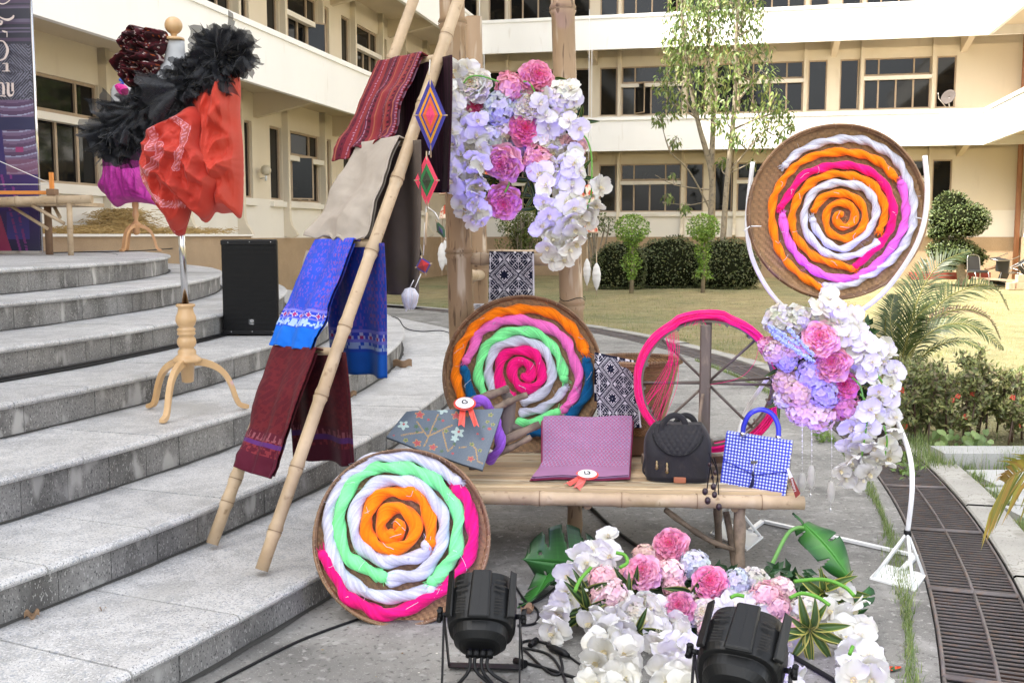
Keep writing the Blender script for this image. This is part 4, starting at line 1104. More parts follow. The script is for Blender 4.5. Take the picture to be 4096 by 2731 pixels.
YM = 5.74
hub = D(752, 1540, YM); hub.z = STEP_Z[2]
mq = thing('dress_form', 'wooden dress form in red draped cloth and black tulle, standing on the granite steps', 'dress form', hub)
def zY(y): return D(752, y, YM).z
px = YM / 4150
prof_px = [(1214, 33), (1217, 38), (1224, 39), (1230, 31), (1236, 30), (1250, 33), (1265, 40), (1282, 42), (1298, 36), (1308, 28), (1313, 35), (1320, 37), (1326, 33), (1332, 37), (1338, 36), (1343, 29), (1356, 37), (1372, 39), (1385, 33), (1392, 27), (1400, 35), (1408, 37), (1416, 36), (1424, 45), (1432, 55), (1440, 58), (1447, 56), (1450, 30), (1525, 24), (1530, 12)]
mb = MB(); mb.lathe([(r * px * .98, zY(y) - hub.z) for y, r in prof_px], 28, hub); mb.build('turned_post', m_wood, mq)
for aa in (-97, 28, 150): mleg(hub, R(aa), 0, .335, zY(1450) - hub.z, .030, m_wood, mq)
mb = MB(); pole(mb, Vector((hub.x, hub.y, zY(1215))), D(716, 760, YM), .0185, .0185, [], 16); mb.build('steel_pole', m_steel, mq)
mb = MB(); cb = D(694, 103, YM); rb_ = 34 * px
mb.lathe([(rb_ * math.sin(math.pi * k / 12), -rb_ * math.cos(math.pi * k / 12)) for k in range(13)], 24, cb)
mb.lathe([(9 * px, -50 * px), (10 * px, -40 * px), (14 * px, -30 * px)], 16, cb)
mb.lathe([(.001, -47 * px), (38 * px, -47 * px), (40 * px, -52 * px), (40 * px, -58 * px), (.001, -58 * px)], 24, cb); mb.build('finial', m_wood, mq)
tn = D(700, 165, YM); mb = MB()
mb.lathe([(.01, 0), (36 * px, 0), (38 * px, -40 * px), (44 * px, -75 * px), (70 * px, -105 * px), (120 * px, -150 * px), (130 * px, -260 * px), (100 * px, -420 * px), (120 * px, -560 * px), (60 * px, -640 * px)], 28, tn, sy=.75); mb.build('torso', m_felt, mq)
RD = lin(198, 62, 44); RD2 = lin(188, 56, 42); WHT = lin(222, 150, 165)
def c_redc(u, v, x, y): return tuple(c * (1 + .1 * nz((x, y, 0), .01)) for c in RD)
mb = MB()
puff(mb, [(850, 300), (905, 250), (948, 262), (962, 340), (960, 450), (972, 620), (968, 862), (935, 852), (890, 855), (862, 850), (838, 885), (818, 890), (800, 868), (770, 790), (740, 640), (740, 480), (790, 360)], YM, .13,
     lambda u, v, x, y: .03 * ridged(x, y, .0095, 2.0, 1.7, .5) + crease(x, y, CR1, 34, .062) + .008 * ridged(x, y, .028, 5.0, 1, .6), c_redc, 60, 160, center=(860, 640))
mb.build('skirt_drape', m_dress, mq)
def c_ros(u, v, x, y):
    for tr_ in TR2:
        d = band(x, y, tr_, 12)
        if d is not None: return WHT if d > 10 or (d < 5 and (int((x + y) / 7)) % 2) else lin(196, 96, 88)
    return RD2
mb = MB()
puff(mb, [(700, 470), (770, 425), (815, 470), (822, 560), (868, 660), (872, 760), (850, 850), (812, 880), (770, 830), (742, 905), (700, 930), (680, 870), (615, 790), (580, 720), (578, 640), (600, 560), (635, 500)], YM - .14, .13,
     lambda u, v, x, y: crease(x, y, CR2, 32, .065) + .03 * ridged(x, y, .0095, 7.0) + .008 * ridged(x, y, .03, 2.0), c_ros, 80, 190, center=(668, 655))
mb.build('cloth_rosette', m_dress, mq)
def c_tail(u, v, x, y):
    s = (x * .02 + y * .004) % 1
    return WHT if s < .10 and (int(y / 6)) % 2 == 0 else lin(176, 44, 36)
mb = MB()
puff(mb, [(600, 780), (700, 790), (770, 800), (765, 850), (745, 920), (740, 938), (712, 945), (694, 925), (688, 895), (650, 840)], YM - .10, .07,
     lambda u, v, x, y: .028 * ridged(x, y, .02, 3.0, 1.4, .5), c_tail, 20, 60, center=(706, 860)); mb.build('hanging_tail', m_dress, mq)
# tulle ruffle: gathered fans along the shoulder line
mb = MB()
path = smooth_path([(452, 515, 0), (520, 470, 0), (590, 420, 0), (680, 365, 0), (770, 310, 0), (850, 250, 0), (915, 215, 0), (950, 225, 0)], 12)
path2 = smooth_path([(455, 500, 0), (510, 530, 0), (570, 510, 0), (640, 440, 0), (720, 375, 0), (820, 330, 0), (900, 285, 0)], 12)
for i in range(410):
    f = rnd.random() ** .9; low = i >= 300; P__ = path2 if low else path; q = P__[min(len(P__) - 1, int(f * (len(P__) - 1)))]
    thick = 62 + 26 * math.sin(math.pi * min(1, f * 1.1))
    c = D(q.x + rnd.gauss(0, 10), q.y + rnd.gauss(0, 14), YM - .07 + rnd.gauss(0, .05))
    an = rnd.uniform(0, 2 * math.pi); L = thick * px * rnd.uniform(.7, 1.45)
    if math.sin(an) > .2 and f < .75: L *= .62
    if low: an = R(rnd.uniform(-165, -60)); L *= 1.0 if f < .5 else .75
    if f < .35 and rnd.random() < .5: an = R(rnd.uniform(-150, -70)); L *= 1.35
    d = Vector((math.cos(an), -rnd.uniform(-.1, .7), math.sin(an))).normalized(); s_ = d.cross(Vector((0, 1, 0))).normalized(); nn = d.cross(s_)
    W = L * rnd.uniform(1.0, 1.9); ph = rnd.uniform(0, 6)
    mb.grid(lambda u, v: c + d * L * v + s_ * (u - .5) * W * (.15 + v) + nn * (.034 * math.sin(u * 13 + ph) * v + .008 * math.sin(u * 34 + ph) * v * v + .01 * math.sin(v * 6 + ph)) + d * (.012 * math.sin(u * 21 + ph) * v), 14, 4, smooth=True)
mb.build('tulle_ruffle', m_tulle, mq, kind='stuff')
mb = MB(); qq = [D(p.x, p.y + 6, YM + .02) for p in path]; mb.tube(qq, [.03 + .045 * math.sin(math.pi * i / (len(qq) - 1)) for i in range(len(qq))], 12); mb.build('ruffle_core', M('black_net_core', (.006, .007, .010), .9, .3, 30, .6, 60, spec=.1), mq)
# dark maroon gathered collar with flecks
def c_col(u, v, x, y):
    h = hsh(int(x / 5), int(y / 5))
    s = (x * .022 + y * .03 + 1.6 * nz((x, y, 0), .018)) % 1
    if s < .12: return lin(190, 170, 165) if h < .5 else lin(80, 20, 28)
    return lin(150, 70, 30) if h < .04 else lin(74, 16, 26) if s < .5 else lin(46, 14, 20)
for k, (ol, c_, th_) in enumerate((([(478, 160), (530, 108), (600, 118), (668, 130), (668, 190), (640, 225), (560, 210), (490, 200)], (575, 165), .09), ([(455, 262), (500, 200), (590, 200), (655, 230), (640, 262), (560, 290), (500, 300), (470, 290)], (550, 248), .11), ([(480, 290), (560, 255), (640, 260), (610, 330), (540, 352), (505, 340)], (560, 300), .09))):
    mb = MB(); puff(mb, ol, YM - .03 - .02 * k, th_, lambda u, v, x, y: .035 * ridged(x, y, .026, 4.0 + k, .8, 1.5) + .03 * math.sin(2 * math.pi * (u * 5 + v)), c_col, 26, 80, center=c_); mb.build('gathered_collar', m_cloth, mq)

# second dress form on the stage
YM2 = 15.2; hub2 = D(548, 1000, YM2); hub2.z = STEP_Z[6]
mq2 = thing('dress_form', 'smaller dress form in a magenta silk skirt on the stage, behind the red one', 'dress form', hub2)
p2 = YM2 / 4150
def z2(y): return D(548, y, YM2).z - hub2.z
mb = MB(); mb.lathe([(r * p2, z2(y)) for y, r in ((800, 12), (825, 13), (842, 8), (850, 12), (862, 13), (878, 7), (888, 10), (894, 18), (899, 19), (905, 15), (935, 12), (940, 5))], 16, hub2); mb.build('turned_post', m_wood2, mq2)
for aa in (-110, 20, 140): mleg(hub2, R(aa), 0, .34, z2(905), .06, m_wood2, mq2)
mb = MB(); mb.tube([hub2 + Vector((0, 0, z2(805))), hub2 + Vector((0, 0, z2(600)))], .03, 10); mb.build('steel_pole', m_steel, mq2)
MG = lin(178, 50, 148)
def c_mag(u, v, x, y):
    k = int(x / 4); return tuple(c * (.8 + .5 * hsh(k, int(y / 40))) for c in MG)
mb = MB(); puff(mb, [(430, 560), (560, 560), (600, 640), (640, 812), (600, 815), (545, 810), (500, 815), (470, 830), (440, 790), (412, 758), (428, 700), (425, 620)], YM2, .42, lambda u, v, x, y: .09 * ridged(x, y, .02, 3, 2.2, .3), c_mag, 24, 72, center=(520, 690)); mb.build('skirt', m_dress, mq2)
mb = MB(); puff(mb, [(455, 340), (500, 330), (560, 360), (580, 480), (560, 580), (450, 580), (440, 480), (455, 400)], YM2, .3, lambda u, v, x, y: 0, lambda u, v, x, y: lin(225, 222, 220), 10, 40); mb.build('torso', m_felt, mq2)
mb = MB(); puff(mb, [(463, 345), (485, 335), (510, 350), (508, 380), (480, 378)], YM2 - .3, .1, lambda u, v, x, y: .04 * ridged(x, y, .05, 1), lambda u, v, x, y: lin(220, 50, 150), 10, 30); mb.build('pink_scarf', m_dress, mq2)
m_bead = M('blue_beads', (.03, .14, .55), .3, .1, 9)
mb = MB()
for i in range(12):
    c = D(488 + 9 * math.sin(i), 306 + i * 3.0, YM2 - .35); mb.lathe([(.018 * math.sin(math.pi * k / 6), -.018 * math.cos(math.pi * k / 6)) for k in range(7)], 8, c)
mb.build('bead_string', m_bead, mq2)

# ---- loudspeaker
sp0 = G(1004, 1343, STEP_Z[3]); YS = sp0.y
t = thing('loudspeaker', 'tall black loudspeaker standing on the granite steps left of the ladder', 'loudspeaker', sp0)
k = YS / 4150 * 1.0
W2, H2 = 112 * k, D(1000, 958, YS).z - STEP_Z[3]
def spk(x, y, z): return sp0 + Vector((x, y, z))
mb = MB()
pr = [(-W2, 0), (W2, 0), (W2 * .98, .05), (W2 * .68, .36), (-W2 * .68, .36), (-W2 * .98, .05)]
for z in (0.012, H2): mb.v.extend([tuple(spk(x, y, z)) for x, y in pr])
for i in range(6): mb.f.append((i, (i + 1) % 6, 6 + (i + 1) % 6, 6 + i)); mb.c.append((1, 1, 1)); mb.m.append(0); mb.s.append(False)
for f in ((5, 4, 3, 2, 1, 0), (6, 7, 8, 9, 10, 11)): mb.f.append(f); mb.c.append((1, 1, 1)); mb.m.append(0); mb.s.append(False)
mb.build('cabinet', m_blackp, t, bevel=.012)
mb = MB()
for i in range(66):
    z = .05 + (H2 - .10) * i / 66; mb.bx(sp0.x - W2 * .955, sp0.x + W2 * .955, sp0.y - .012, sp0.y - .004, sp0.z + z, sp0.z + z + (H2 - .10) / 66 * .62)
mb.build('grille', m_blackp, t, kind='stuff')
for z0_, z1_ in ((H2 - .045, H2 - .006), (.012, .045)):
    mb = MB(); mb.bx(sp0.x - W2 * .99, sp0.x + W2 * .99, sp0.y - .016, sp0.y, sp0.z + z0_, sp0.z + z1_); mb.build('front_bar', m_blackp, t, bevel=.004)
m_badge = M('grey_badge', (.07, .075, .08), .4, 0); m_white = M('white_print', (.75, .74, .73), .6, 0)
mb = MB(); c = D(1008, 1287, YS); mb.bx(c.x - .022, c.x + .022, sp0.y - .018, sp0.y - .012, c.z - .022, c.z + .022); mb.build('badge', m_badge, t)
for (x, y) in ((912, 970), (998, 968), (1083, 968), (925, 1327), (1009, 1326), (1093, 1326)):
    mb = MB(); c = D(x, y, YS - .017); mb.lathe([(.004, 0), (.004, .003), (.0005, .003)], 8, c, M_=Matrix.Rotation(R(90), 3, 'X')); mb.build('screw', m_steel, t)
def text(s, size, loc, rot, mat, parent, name='lettering', ext=.0006, extra=None):
    cu = bpy.data.curves.new(name, 'FONT'); cu.body = s; cu.size = size; cu.align_x = 'CENTER'; cu.align_y = 'CENTER'; cu.extrude = ext; cu.resolution_u = 3
    tmp = bpy.data.objects.new('tmp', cu); C.objects.link(tmp)
    dg = bpy.context.evaluated_depsgraph_get(); me = bpy.data.meshes.new_from_object(tmp.evaluated_get(dg)); bpy.data.objects.remove(tmp); bpy.data.curves.remove(cu)
    me.materials.clear(); me.materials.append(mat)
    if extra is not None: me.transform(extra)
    return inst(name, me, parent, loc, rot)
text('D', .034, D(1008, 1284, YS - .02), (R(90), 0, 0), m_white, t, 'logo_letter')
text('audio', .010, D(1008, 1296, YS - .02), (R(90), 0, 0), m_white, t, 'logo_letter')

# ---- banner at the left edge
YB = 13.6
t = thing('printed_banner', 'tall printed banner with a violet textile pattern and pale lettering at the left edge', 'banner', D(60, 1012, YB))
def c_ban(u, v):
    x = -140 + 300 * u; y = -20 + 1035 * v
    def mixc(a, b, k): return tuple(a[i] + (b[i] - a[i]) * k for i in range(3))
    if 178 < y < 400:
        d = (abs(((x + 30) % 170) - 85) * 1.0 + abs(y - 290)); s = (d / 13) % 1
        c = lin(122, 122, 138) if s < .42 else lin(52, 50, 62)
        if hsh(int(x / 5), int(y / 5)) < .18 and (d / 26) % 1 > .5: c = lin(110, 110, 128)
        return c
    if y < 178:
        k = hsh(int(y / 7), 2); return lin(86, 74, 96) if k < .35 else lin(60, 60, 72) if k < .75 else lin(104, 96, 118)
    if y < 700:
        s = y + 14 * ((x - 60) / 90) ** 2
        k = (s / 33) % 1
        if 470 < y < 520: return lin(48, 48, 82)
        c = lin(150, 150, 178) if k < .16 else lin(112, 92, 122) if k < .55 else lin(88, 66, 96)
        if 590 < y < 610 and 70 < x < 105: c = lin(150, 60, 110)
        if y > 640 and x > 30: c = mixc(c, lin(130, 88, 112), .6)
        if x < 30 - (700 - y) * .1: c = lin(56, 44, 100)
        return c
    c = mixc(lin(54, 36, 96), lin(38, 36, 66), min(1, max(0, (y - 900) / 110)))
    if 850 < y < 960 and 25 < x < 120: c = lin(62, 52, 128)
    for x0, sl in ((12, .24), (50, .2)):
        if abs(x - (x0 + (y - 720) * sl)) < 5 and hsh(int(y / 6), x0) < .75: c = lin(120, 50, 120)
    if y > 860 and x < (y - 860) * .3 : c = lin(150, 50, 90)
    return c
def banp(u, v):
    x = -140 + (262 + 48 * v) * u; y = -20 + 1032 * v
    return D(x, y, YB) + Vector((0, .03 * math.sin(v * 5) * u + .02 * math.sin(u * 5), 0))
m_ban = M('banner_vinyl', rough=.5, vc=True, var=.03)
mb = MB(); mb.grid(banp, 90, 300, colf=lambda u, v: c_ban(u, v)); o = mb.build('sheet', m_ban, t); so_ = o.modifiers.new('s', 'SOLIDIFY'); so_.thickness = .004
m_letter = M('pale_pink_print', (.72, .60, .56), .6, 0)
def ribbon(mb, pts, ws, Y, off=.05):
    q = smooth_path([(x, y, 0) for x, y in pts], 6); n = len(q)
    W = [float(np.interp(i / (n - 1), [k / (len(ws) - 1) for k in range(len(ws))], ws)) for i in range(n)]
    vs = []
    for i in range(n):
        tg = (q[min(i + 1, n - 1)] - q[max(i - 1, 0)]).normalized(); nn = Vector((-tg.y, tg.x))
        for s_ in (-1, 1): vs.append(D(q[i].x + nn.x * W[i] * s_ / 2, q[i].y + nn.y * W[i] * s_ / 2, Y - off))
    mb.add(vs, [(2 * i, 2 * i + 1, 2 * i + 3, 2 * i + 2) for i in range(n - 1)])
mb = MB()
for pts, ws in (([(-10, 12), (12, 17), (32, 8), (46, -8)], [4, 5, 4, 3]), ([(-10, 62), (10, 75), (32, 80), (50, 72), (55, 62)], [2, 6, 10, 9, 5]), ([(-10, 92), (2, 98), (8, 88), (0, 84)], [8, 9, 8, 3]),
                ([(8, 124), (20, 128), (27, 128)], [3, 8, 2]), ([(27, 126), (28, 138), (28, 150)], [4, 4, 3]), ([(-8, 165), (12, 166), (26, 185), (30, 205), (20, 232), (2, 242), (-10, 243)], [3, 5, 9, 12, 9, 4, 3]),
                ([(10, 255), (22, 255), (30, 254)], [3, 5, 6]), ([(28, 254), (28, 284)], [11, 11]), ([(8, 285), (40, 285)], [3, 3]),
                ([(-6, 335), (8, 333), (14, 350), (14, 380)], [3, 6, 11, 11]), ([(0, 384), (24, 386)], [4, 4]), ([(22, 332), (34, 332)], [3, 4]), ([(33, 332), (33, 368), (38, 382), (50, 380), (56, 366)], [10, 11, 11, 6, 3]), ([(50, 332), (51, 366)], [10, 10])):
    ribbon(mb, pts, ws, YB)
mb.build('lettering', m_letter, t, kind='stuff')
mb = MB(); mb.tube([D(168, 1014, YB), D(122, -20, YB)], .02, 8); mb.bx(D(-140, 1014, YB).x, D(172, 1014, YB).x, YB - .1, YB + .1, STEP_Z[6] - .01, STEP_Z[6] + .04); mb.build('stand', m_steel, t)

# ---- bench with a loom frame on the stage
YL = 12.6
t = thing('bamboo_bench', 'bamboo bench with crossed braces on the stage before the banner', 'bench', D(200, 1020, YL)); t2 = t
zs = STEP_Z[6]
for nm, A, B, r in (('front_rail', (-300, 812), (368, 797), 17), ('leg', (277, 812), (283, 0), 11), ('leg', (-200, 812), (-205, 0), 11)):
    a = D(A[0], A[1], YL); b = D(B[0], B[1], YL) if B[1] else Vector((D(B[0], 1000, YL).x, YL, zs))
    mb = MB(); pole(mb, a, b, r * YL / 4150, None, [.3, .55, .8] if nm == 'front_rail' else [.5]); mb.build(nm, m_bam, t)
m_oldwood = M('old_brown_wood', (.22, .13, .075), .75, .3, 10, .4, 60)
mb = MB(); mb.tube([D(190, 826, YL + .5), Vector((D(190, 826, YL + .5).x, YL + .5, zs))], .045, 6); mb.build('back_leg', m_oldwood, t)
mb = MB(); mb.bx(D(-300, 800, YL).x, D(300, 800, YL).x, YL, YL + .9, D(0, 822, YL).z, D(0, 806, YL).z); mb.build('seat_mat', m_bam, t)
for A, B, dy in (((128, 822), (258, 895), 0), ((40, 822), (190, 915), .4), ((215, 822), (240, 870), .6)):
    mb = MB(); mb.tube([D(A[0], A[1], YL + dy), D(B[0], B[1], YL + dy * .4)], .022, 6); mb.build('brace', m_bam, t)
t = thing('loom_piece', 'wooden loom piece with an orange bar and taut white strings, lying on the stage bench', 'loom frame', D(205, 780, YL + .3))
m_orange = M('orange_lacquer', (.72, .26, .05), .4, .05, 9)
mb = MB(); mb.box(*((D(90, 770, YL + .3) + D(-300, 772, YL + .3)) / 2 + Vector((0, 0, 0))), (D(195, 770, YL).x - D(-300, 770, YL).x), .06, .045); mb.v = [tuple(Vector(v) + Vector(((D(195, 770, YL + .3).x + D(-300, 770, YL + .3).x) / 2 - (D(90, 770, YL + .3).x + D(-300, 770, YL + .3).x) / 2, 0, 0))) for v in mb.v]; mb.build('bar', m_orange, t, bevel=.006)
mb = MB(); a = D(208, 788, YL + .3); b = D(206, 690, YL + .3); mb.box((a.x + b.x) / 2, YL + .3, (a.z + b.z) / 2, .04, .05, b.z - a.z); mb.build('upright', m_orange, t)
mb = MB(); a = D(210, 770, YL + .25); mb.box(a.x, a.y, a.z, .11, .12, .085); mb.build('block', m_oldwood, t, bevel=.01)
mb = MB(); mb.tube([D(-150, 580, YL + .3), D(0, 646, YL + .3), D(196, 732, YL + .3)], .005, 4); mb.tube([D(-150, 738, YL + .3), D(196, 738, YL + .3)], .004, 4); mb.build('string', m_rope, t)
# ---- ledge with straw beside the wall
lw = thing('planter_ledge', 'low tan ledge with a white capping and straw on it, against the left wing', 'ledge', PQ(-10.6, 15))
mb = MB()
def bxpq(mb, p0, p1, q0, q1, z0, z1):
    vs = [PQ(p, q, z) for p in (p0, p1) for q in (q0, q1) for z in (z0, z1)]
    mb.add(vs, [(0, 1, 3, 2), (4, 6, 7, 5), (0, 4, 5, 1), (2, 3, 7, 6), (0, 2, 6, 4), (1, 5, 7, 3)])
bxpq(mb, -11.0, -9.75, 9.5, 19.6, 0, 1.475); mb.build('base', m_plinth, lw)
mb = MB(); bxpq(mb, -11.0, -9.70, 9.5, 19.65, 1.475, 1.515); mb.build('capping', m_wall_low, lw)
m_straw = M('straw', (.48, .33, .13), .9, .3, 20)
st = thing('straw_heap', 'heap of yellow straw lying on the ledge by the left wing', 'straw', PQ(-10.4, 16.5, 1.515)); mb = MB()
pk = None
for i in range(5200):
    if i < 3200:
        q = 15.9 + rnd.gauss(0, .42); h = .42 * math.exp(-((q - 16.0) / .5) ** 2); p = -10.35 + rnd.gauss(0, .22)
    else:
        q = rnd.uniform(12.5, 19.2); h = .09 + .04 * math.sin(q * 3); p = rnd.uniform(-10.9, -9.8)
    c = PQ(p, q, 1.52 + rnd.random() ** .6 * h); d = rv(.12); d.z *= .35
    mb.add([c - d, c + d, c + d + Vector((0, 0, .009)), c - d + Vector((0, 0, .009))], [(0, 1, 2, 3)])
mb.build('straw', m_straw, st, kind='stuff')
# ================================================================ BENCH AND THE THINGS ON IT
m_slat = M('bamboo_slat', rough=.5, vc=True, var=.25, vs=7, bump=.25, bs=40, stretch=(.2, 1, 1), speck=(30, (.24, .16, .09), .62, .72), spec=.35)
m_weave = M('woven_cane', rough=.6, vc=True, var=.14, vs=5, bump=.3, bs=140, spec=.4)
m_cane = M('cane_rim', (.26, .145, .07), .5, .3, 14, .4, 60, col2=(.16, .085, .045), c2s=8)
m_darkwood = M('dark_loom_wood', (.145, .115, .10), .7, .3, 12, .5, 50, stretch=(1, 1, .3), speck=(30, (.25, .19, .15), .6, .75))
m_drift = M('weathered_wood', (.25, .185, .135), .8, .35, 12, .6, 50, col2=(.13, .095, .07), c2s=9)
ZT = .362
BL0 = Vector((-.66, 4.60, 0)); BR0 = Vector((1.285, 4.47, 0)); bd = (BR0 - BL0).normalized(); bn = Vector((-bd.y, bd.x, 0))
bench = thing('bamboo_bench', 'long low bamboo bench carrying the basket, bags and folded cloths', 'bench', (BL0 + BR0) / 2)
def BP(s, t, z): return BL0 + bd * s + bn * t + Vector((0, 0, z))
BLEN = (BR0 - BL0).length
def frs(xs): return [min(.99, max(.01, (D(x, 2015, 4.5) - BL0).dot(bd) / BLEN)) for x in xs]
mb = MB(); pole(mb, BP(0, 0, .328), BP(BLEN, 0, .328), .031, .030, frs([2160, 2490, 2790, 3045, 1850]), 16); mb.build('front_rail', m_bam, bench)
mb = MB(); pole(mb, BP(0, .86, .325), BP(BLEN, .86, .325), .03, .03, [.2, .5, .75], 12); mb.build('back_rail', m_bam, bench)
NS = 27
for i in range(NS):
    t0 = .035 + i * (.80 / NS); mb = MB(); w = .80 / NS
    a = rnd.uniform(-.006, .012); b = BLEN + rnd.uniform(-.03, .0)
    vs = []
    n = 8
    for k in range(n + 1):
        s = a + (b - a) * k / n; o = .002 * math.sin(k * 2.1 + i)
        vs += [BP(s, t0 + .0025, ZT - .014 + o), BP(s, t0 + w * .22, ZT + .001 + o), BP(s, t0 + w * .78, ZT + .001 + o), BP(s, t0 + w - .0025, ZT - .014 + o)]
    mb.add(vs, [(4 * k + j, 4 * k + 4 + j, 4 * k + 5 + j, 4 * k + 1 + j) for k in range(n) for j in range(3)], cvar(rnd.choice([(.55, .43, .28), (.48, .36, .22), (.60, .49, .33), (.42, .31, .19)]), .12))
    mb.build('slat', m_slat, bench)
m_under = M('bench_crossbar', (.22, .15, .09), .8, .2, 9)
for s in (.3, 1.0, 1.65):
    mb = MB(); mb.tube([BP(s, -.0, .30), BP(s, .86, .30)], .02, 8); mb.build('crossbar', m_under, bench)
legs = [((2952, 2045), (2960, 2303), 4.53, .030), ((2865, 2045), (2875, 2189), 4.97, .024), ((2297, 2045), (2300, 2140), 5.12, .045), ((1900, 2045), (1890, 2290), 4.6, .03)]
for A, B, Y, r in legs:
    a = D(A[0], A[1], Y); g = G(B[0], B[1]); a.z = .31
    if B[0] == 2960: a.x += .005
    mb = MB(); n = 6
    mb.tube([a.lerp(g, k / n) for k in range(n + 1)], [r * (1 + .12 * math.sin(k * 2.0 + r * 99)) * (1 - .25 * k / n) for k in range(n + 1)], 6 if r < .04 else 12); mb.build('leg', m_drift if r < .04 else m_bambig, bench)
mb = MB(); mb.tube([D(2905, 2045, 4.7), D(2925, 2150, 4.66), D(2940, 2285, 4.55)], [.016, .018, .014], 5); mb.build('brace', m_drift, bench)
mb = MB(); q = [D(2660, 2036, 4.62), D(2760, 2110, 4.6), D(2850, 2165, 4.58), D(2945, 2200, 4.56)]; mb.tube(smooth_path(q, 4), [.026, .027, .03, .024, .022, .03, .026, .024, .026, .023, .022, .02, .02], 5, flat=.5); mb.build('brace', m_drift, bench)

# ---- winnowing trays with coiled yarn
YC = dict(W=lin(200, 200, 216), O=lin(250, 128, 12), G=lin(130, 240, 150), M=lin(236, 22, 122), P=lin(240, 112, 190), B=lin(8, 88, 138), V=lin(228, 105, 215))
def yarn_mesh(mb, pts, r, col, sd=0.0, n=22, taper=True):
    """twisted skein: the section turns along its length so that the edges follow the threads"""
    # resample evenly
    P = smooth_path(pts, 12); acc = [0]
    for a, b in zip(P[:-1], P[1:]): acc.append(acc[-1] + (b - a).length)
    L = acc[-1]; m = max(6, int(L / (r * .22))); out = []; j = 0
    for i in range(m + 1):
        s = L * i / m
        while j < len(acc) - 2 and acc[j + 1] < s: j += 1
        f = (s - acc[j]) / max(1e-9, acc[j + 1] - acc[j]); out.append(P[j].lerp(P[j + 1], min(1, f)))
    kr = [rnd.uniform(.93, 1.06) for _ in range(n)]; kc = [rnd.uniform(.80, 1.10) for _ in range(n)]
    nrm = None; vs = []; fs = []; cs = []
    for i, p in enumerate(out):
        t = (out[min(i + 1, m)] - out[max(i - 1, 0)]).normalized()
        if nrm is None: nrm = t.orthogonal().normalized()
        nrm = (nrm - t * nrm.dot(t)).normalized(); bn_ = t.cross(nrm); s = L * i / m
        tw = s / (r * 1.75) + 1.0 * nz((s * 5, sd, 0)); rr = r * (.97 + .16 * nz((s * 8, 0, sd)))
        if taper: rr *= min(1, .45 + min(i, m - i) * .3)
        for k in range(n):
            a = 2 * math.pi * k / n
            lob = 1 + .20 * math.cos(2 * a) + .05 * math.cos(4 * a + 1)
            q = rr * lob * kr[k]
            vs.append(p + (nrm * math.cos(a + tw) + bn_ * math.sin(a + tw)) * q)
    for i in range(m):
        for k in range(n):
            fs.append((i * n + k, i * n + (k + 1) % n, (i + 1) * n + (k + 1) % n, (i + 1) * n + k))
            f = kc[k] * rnd.uniform(.94, 1.04); cs.append((col[0] * f, col[1] * f, col[2] * f))
    mb.add(vs, fs, cs, 0, True)
    for e in (0, m):
        o = len(mb.v) - len(vs) + e * n
        mb.f.append(tuple(o + k for k in range(n))); mb.c.append(col); mb.m.append(0); mb.s.append(True)
    return out
def tuft_at(mb, p, d, n_, r, col):
    # knot and cut ends
    mb.lathe([(r * 1.05 * math.sin(math.pi * k / 6), -r * math.cos(math.pi * k / 6)) for k in range(7)], 12, p, col=col)
    for _ in range(26):
        v = (d * 1.2 + rv(1.0)).normalized() * r * rnd.uniform(1.2, 2.3); mb.tube([p, p + v * .6 + rv(r * .2), p + v], [.0022, .0016, .0010], 3, col, cap=False)
m_skein = M('cotton_yarn', rough=.95, vc=True, var=.06, vs=40, bump=.25, bs=260, sheen=.15, spec=.2, bdist=.002)
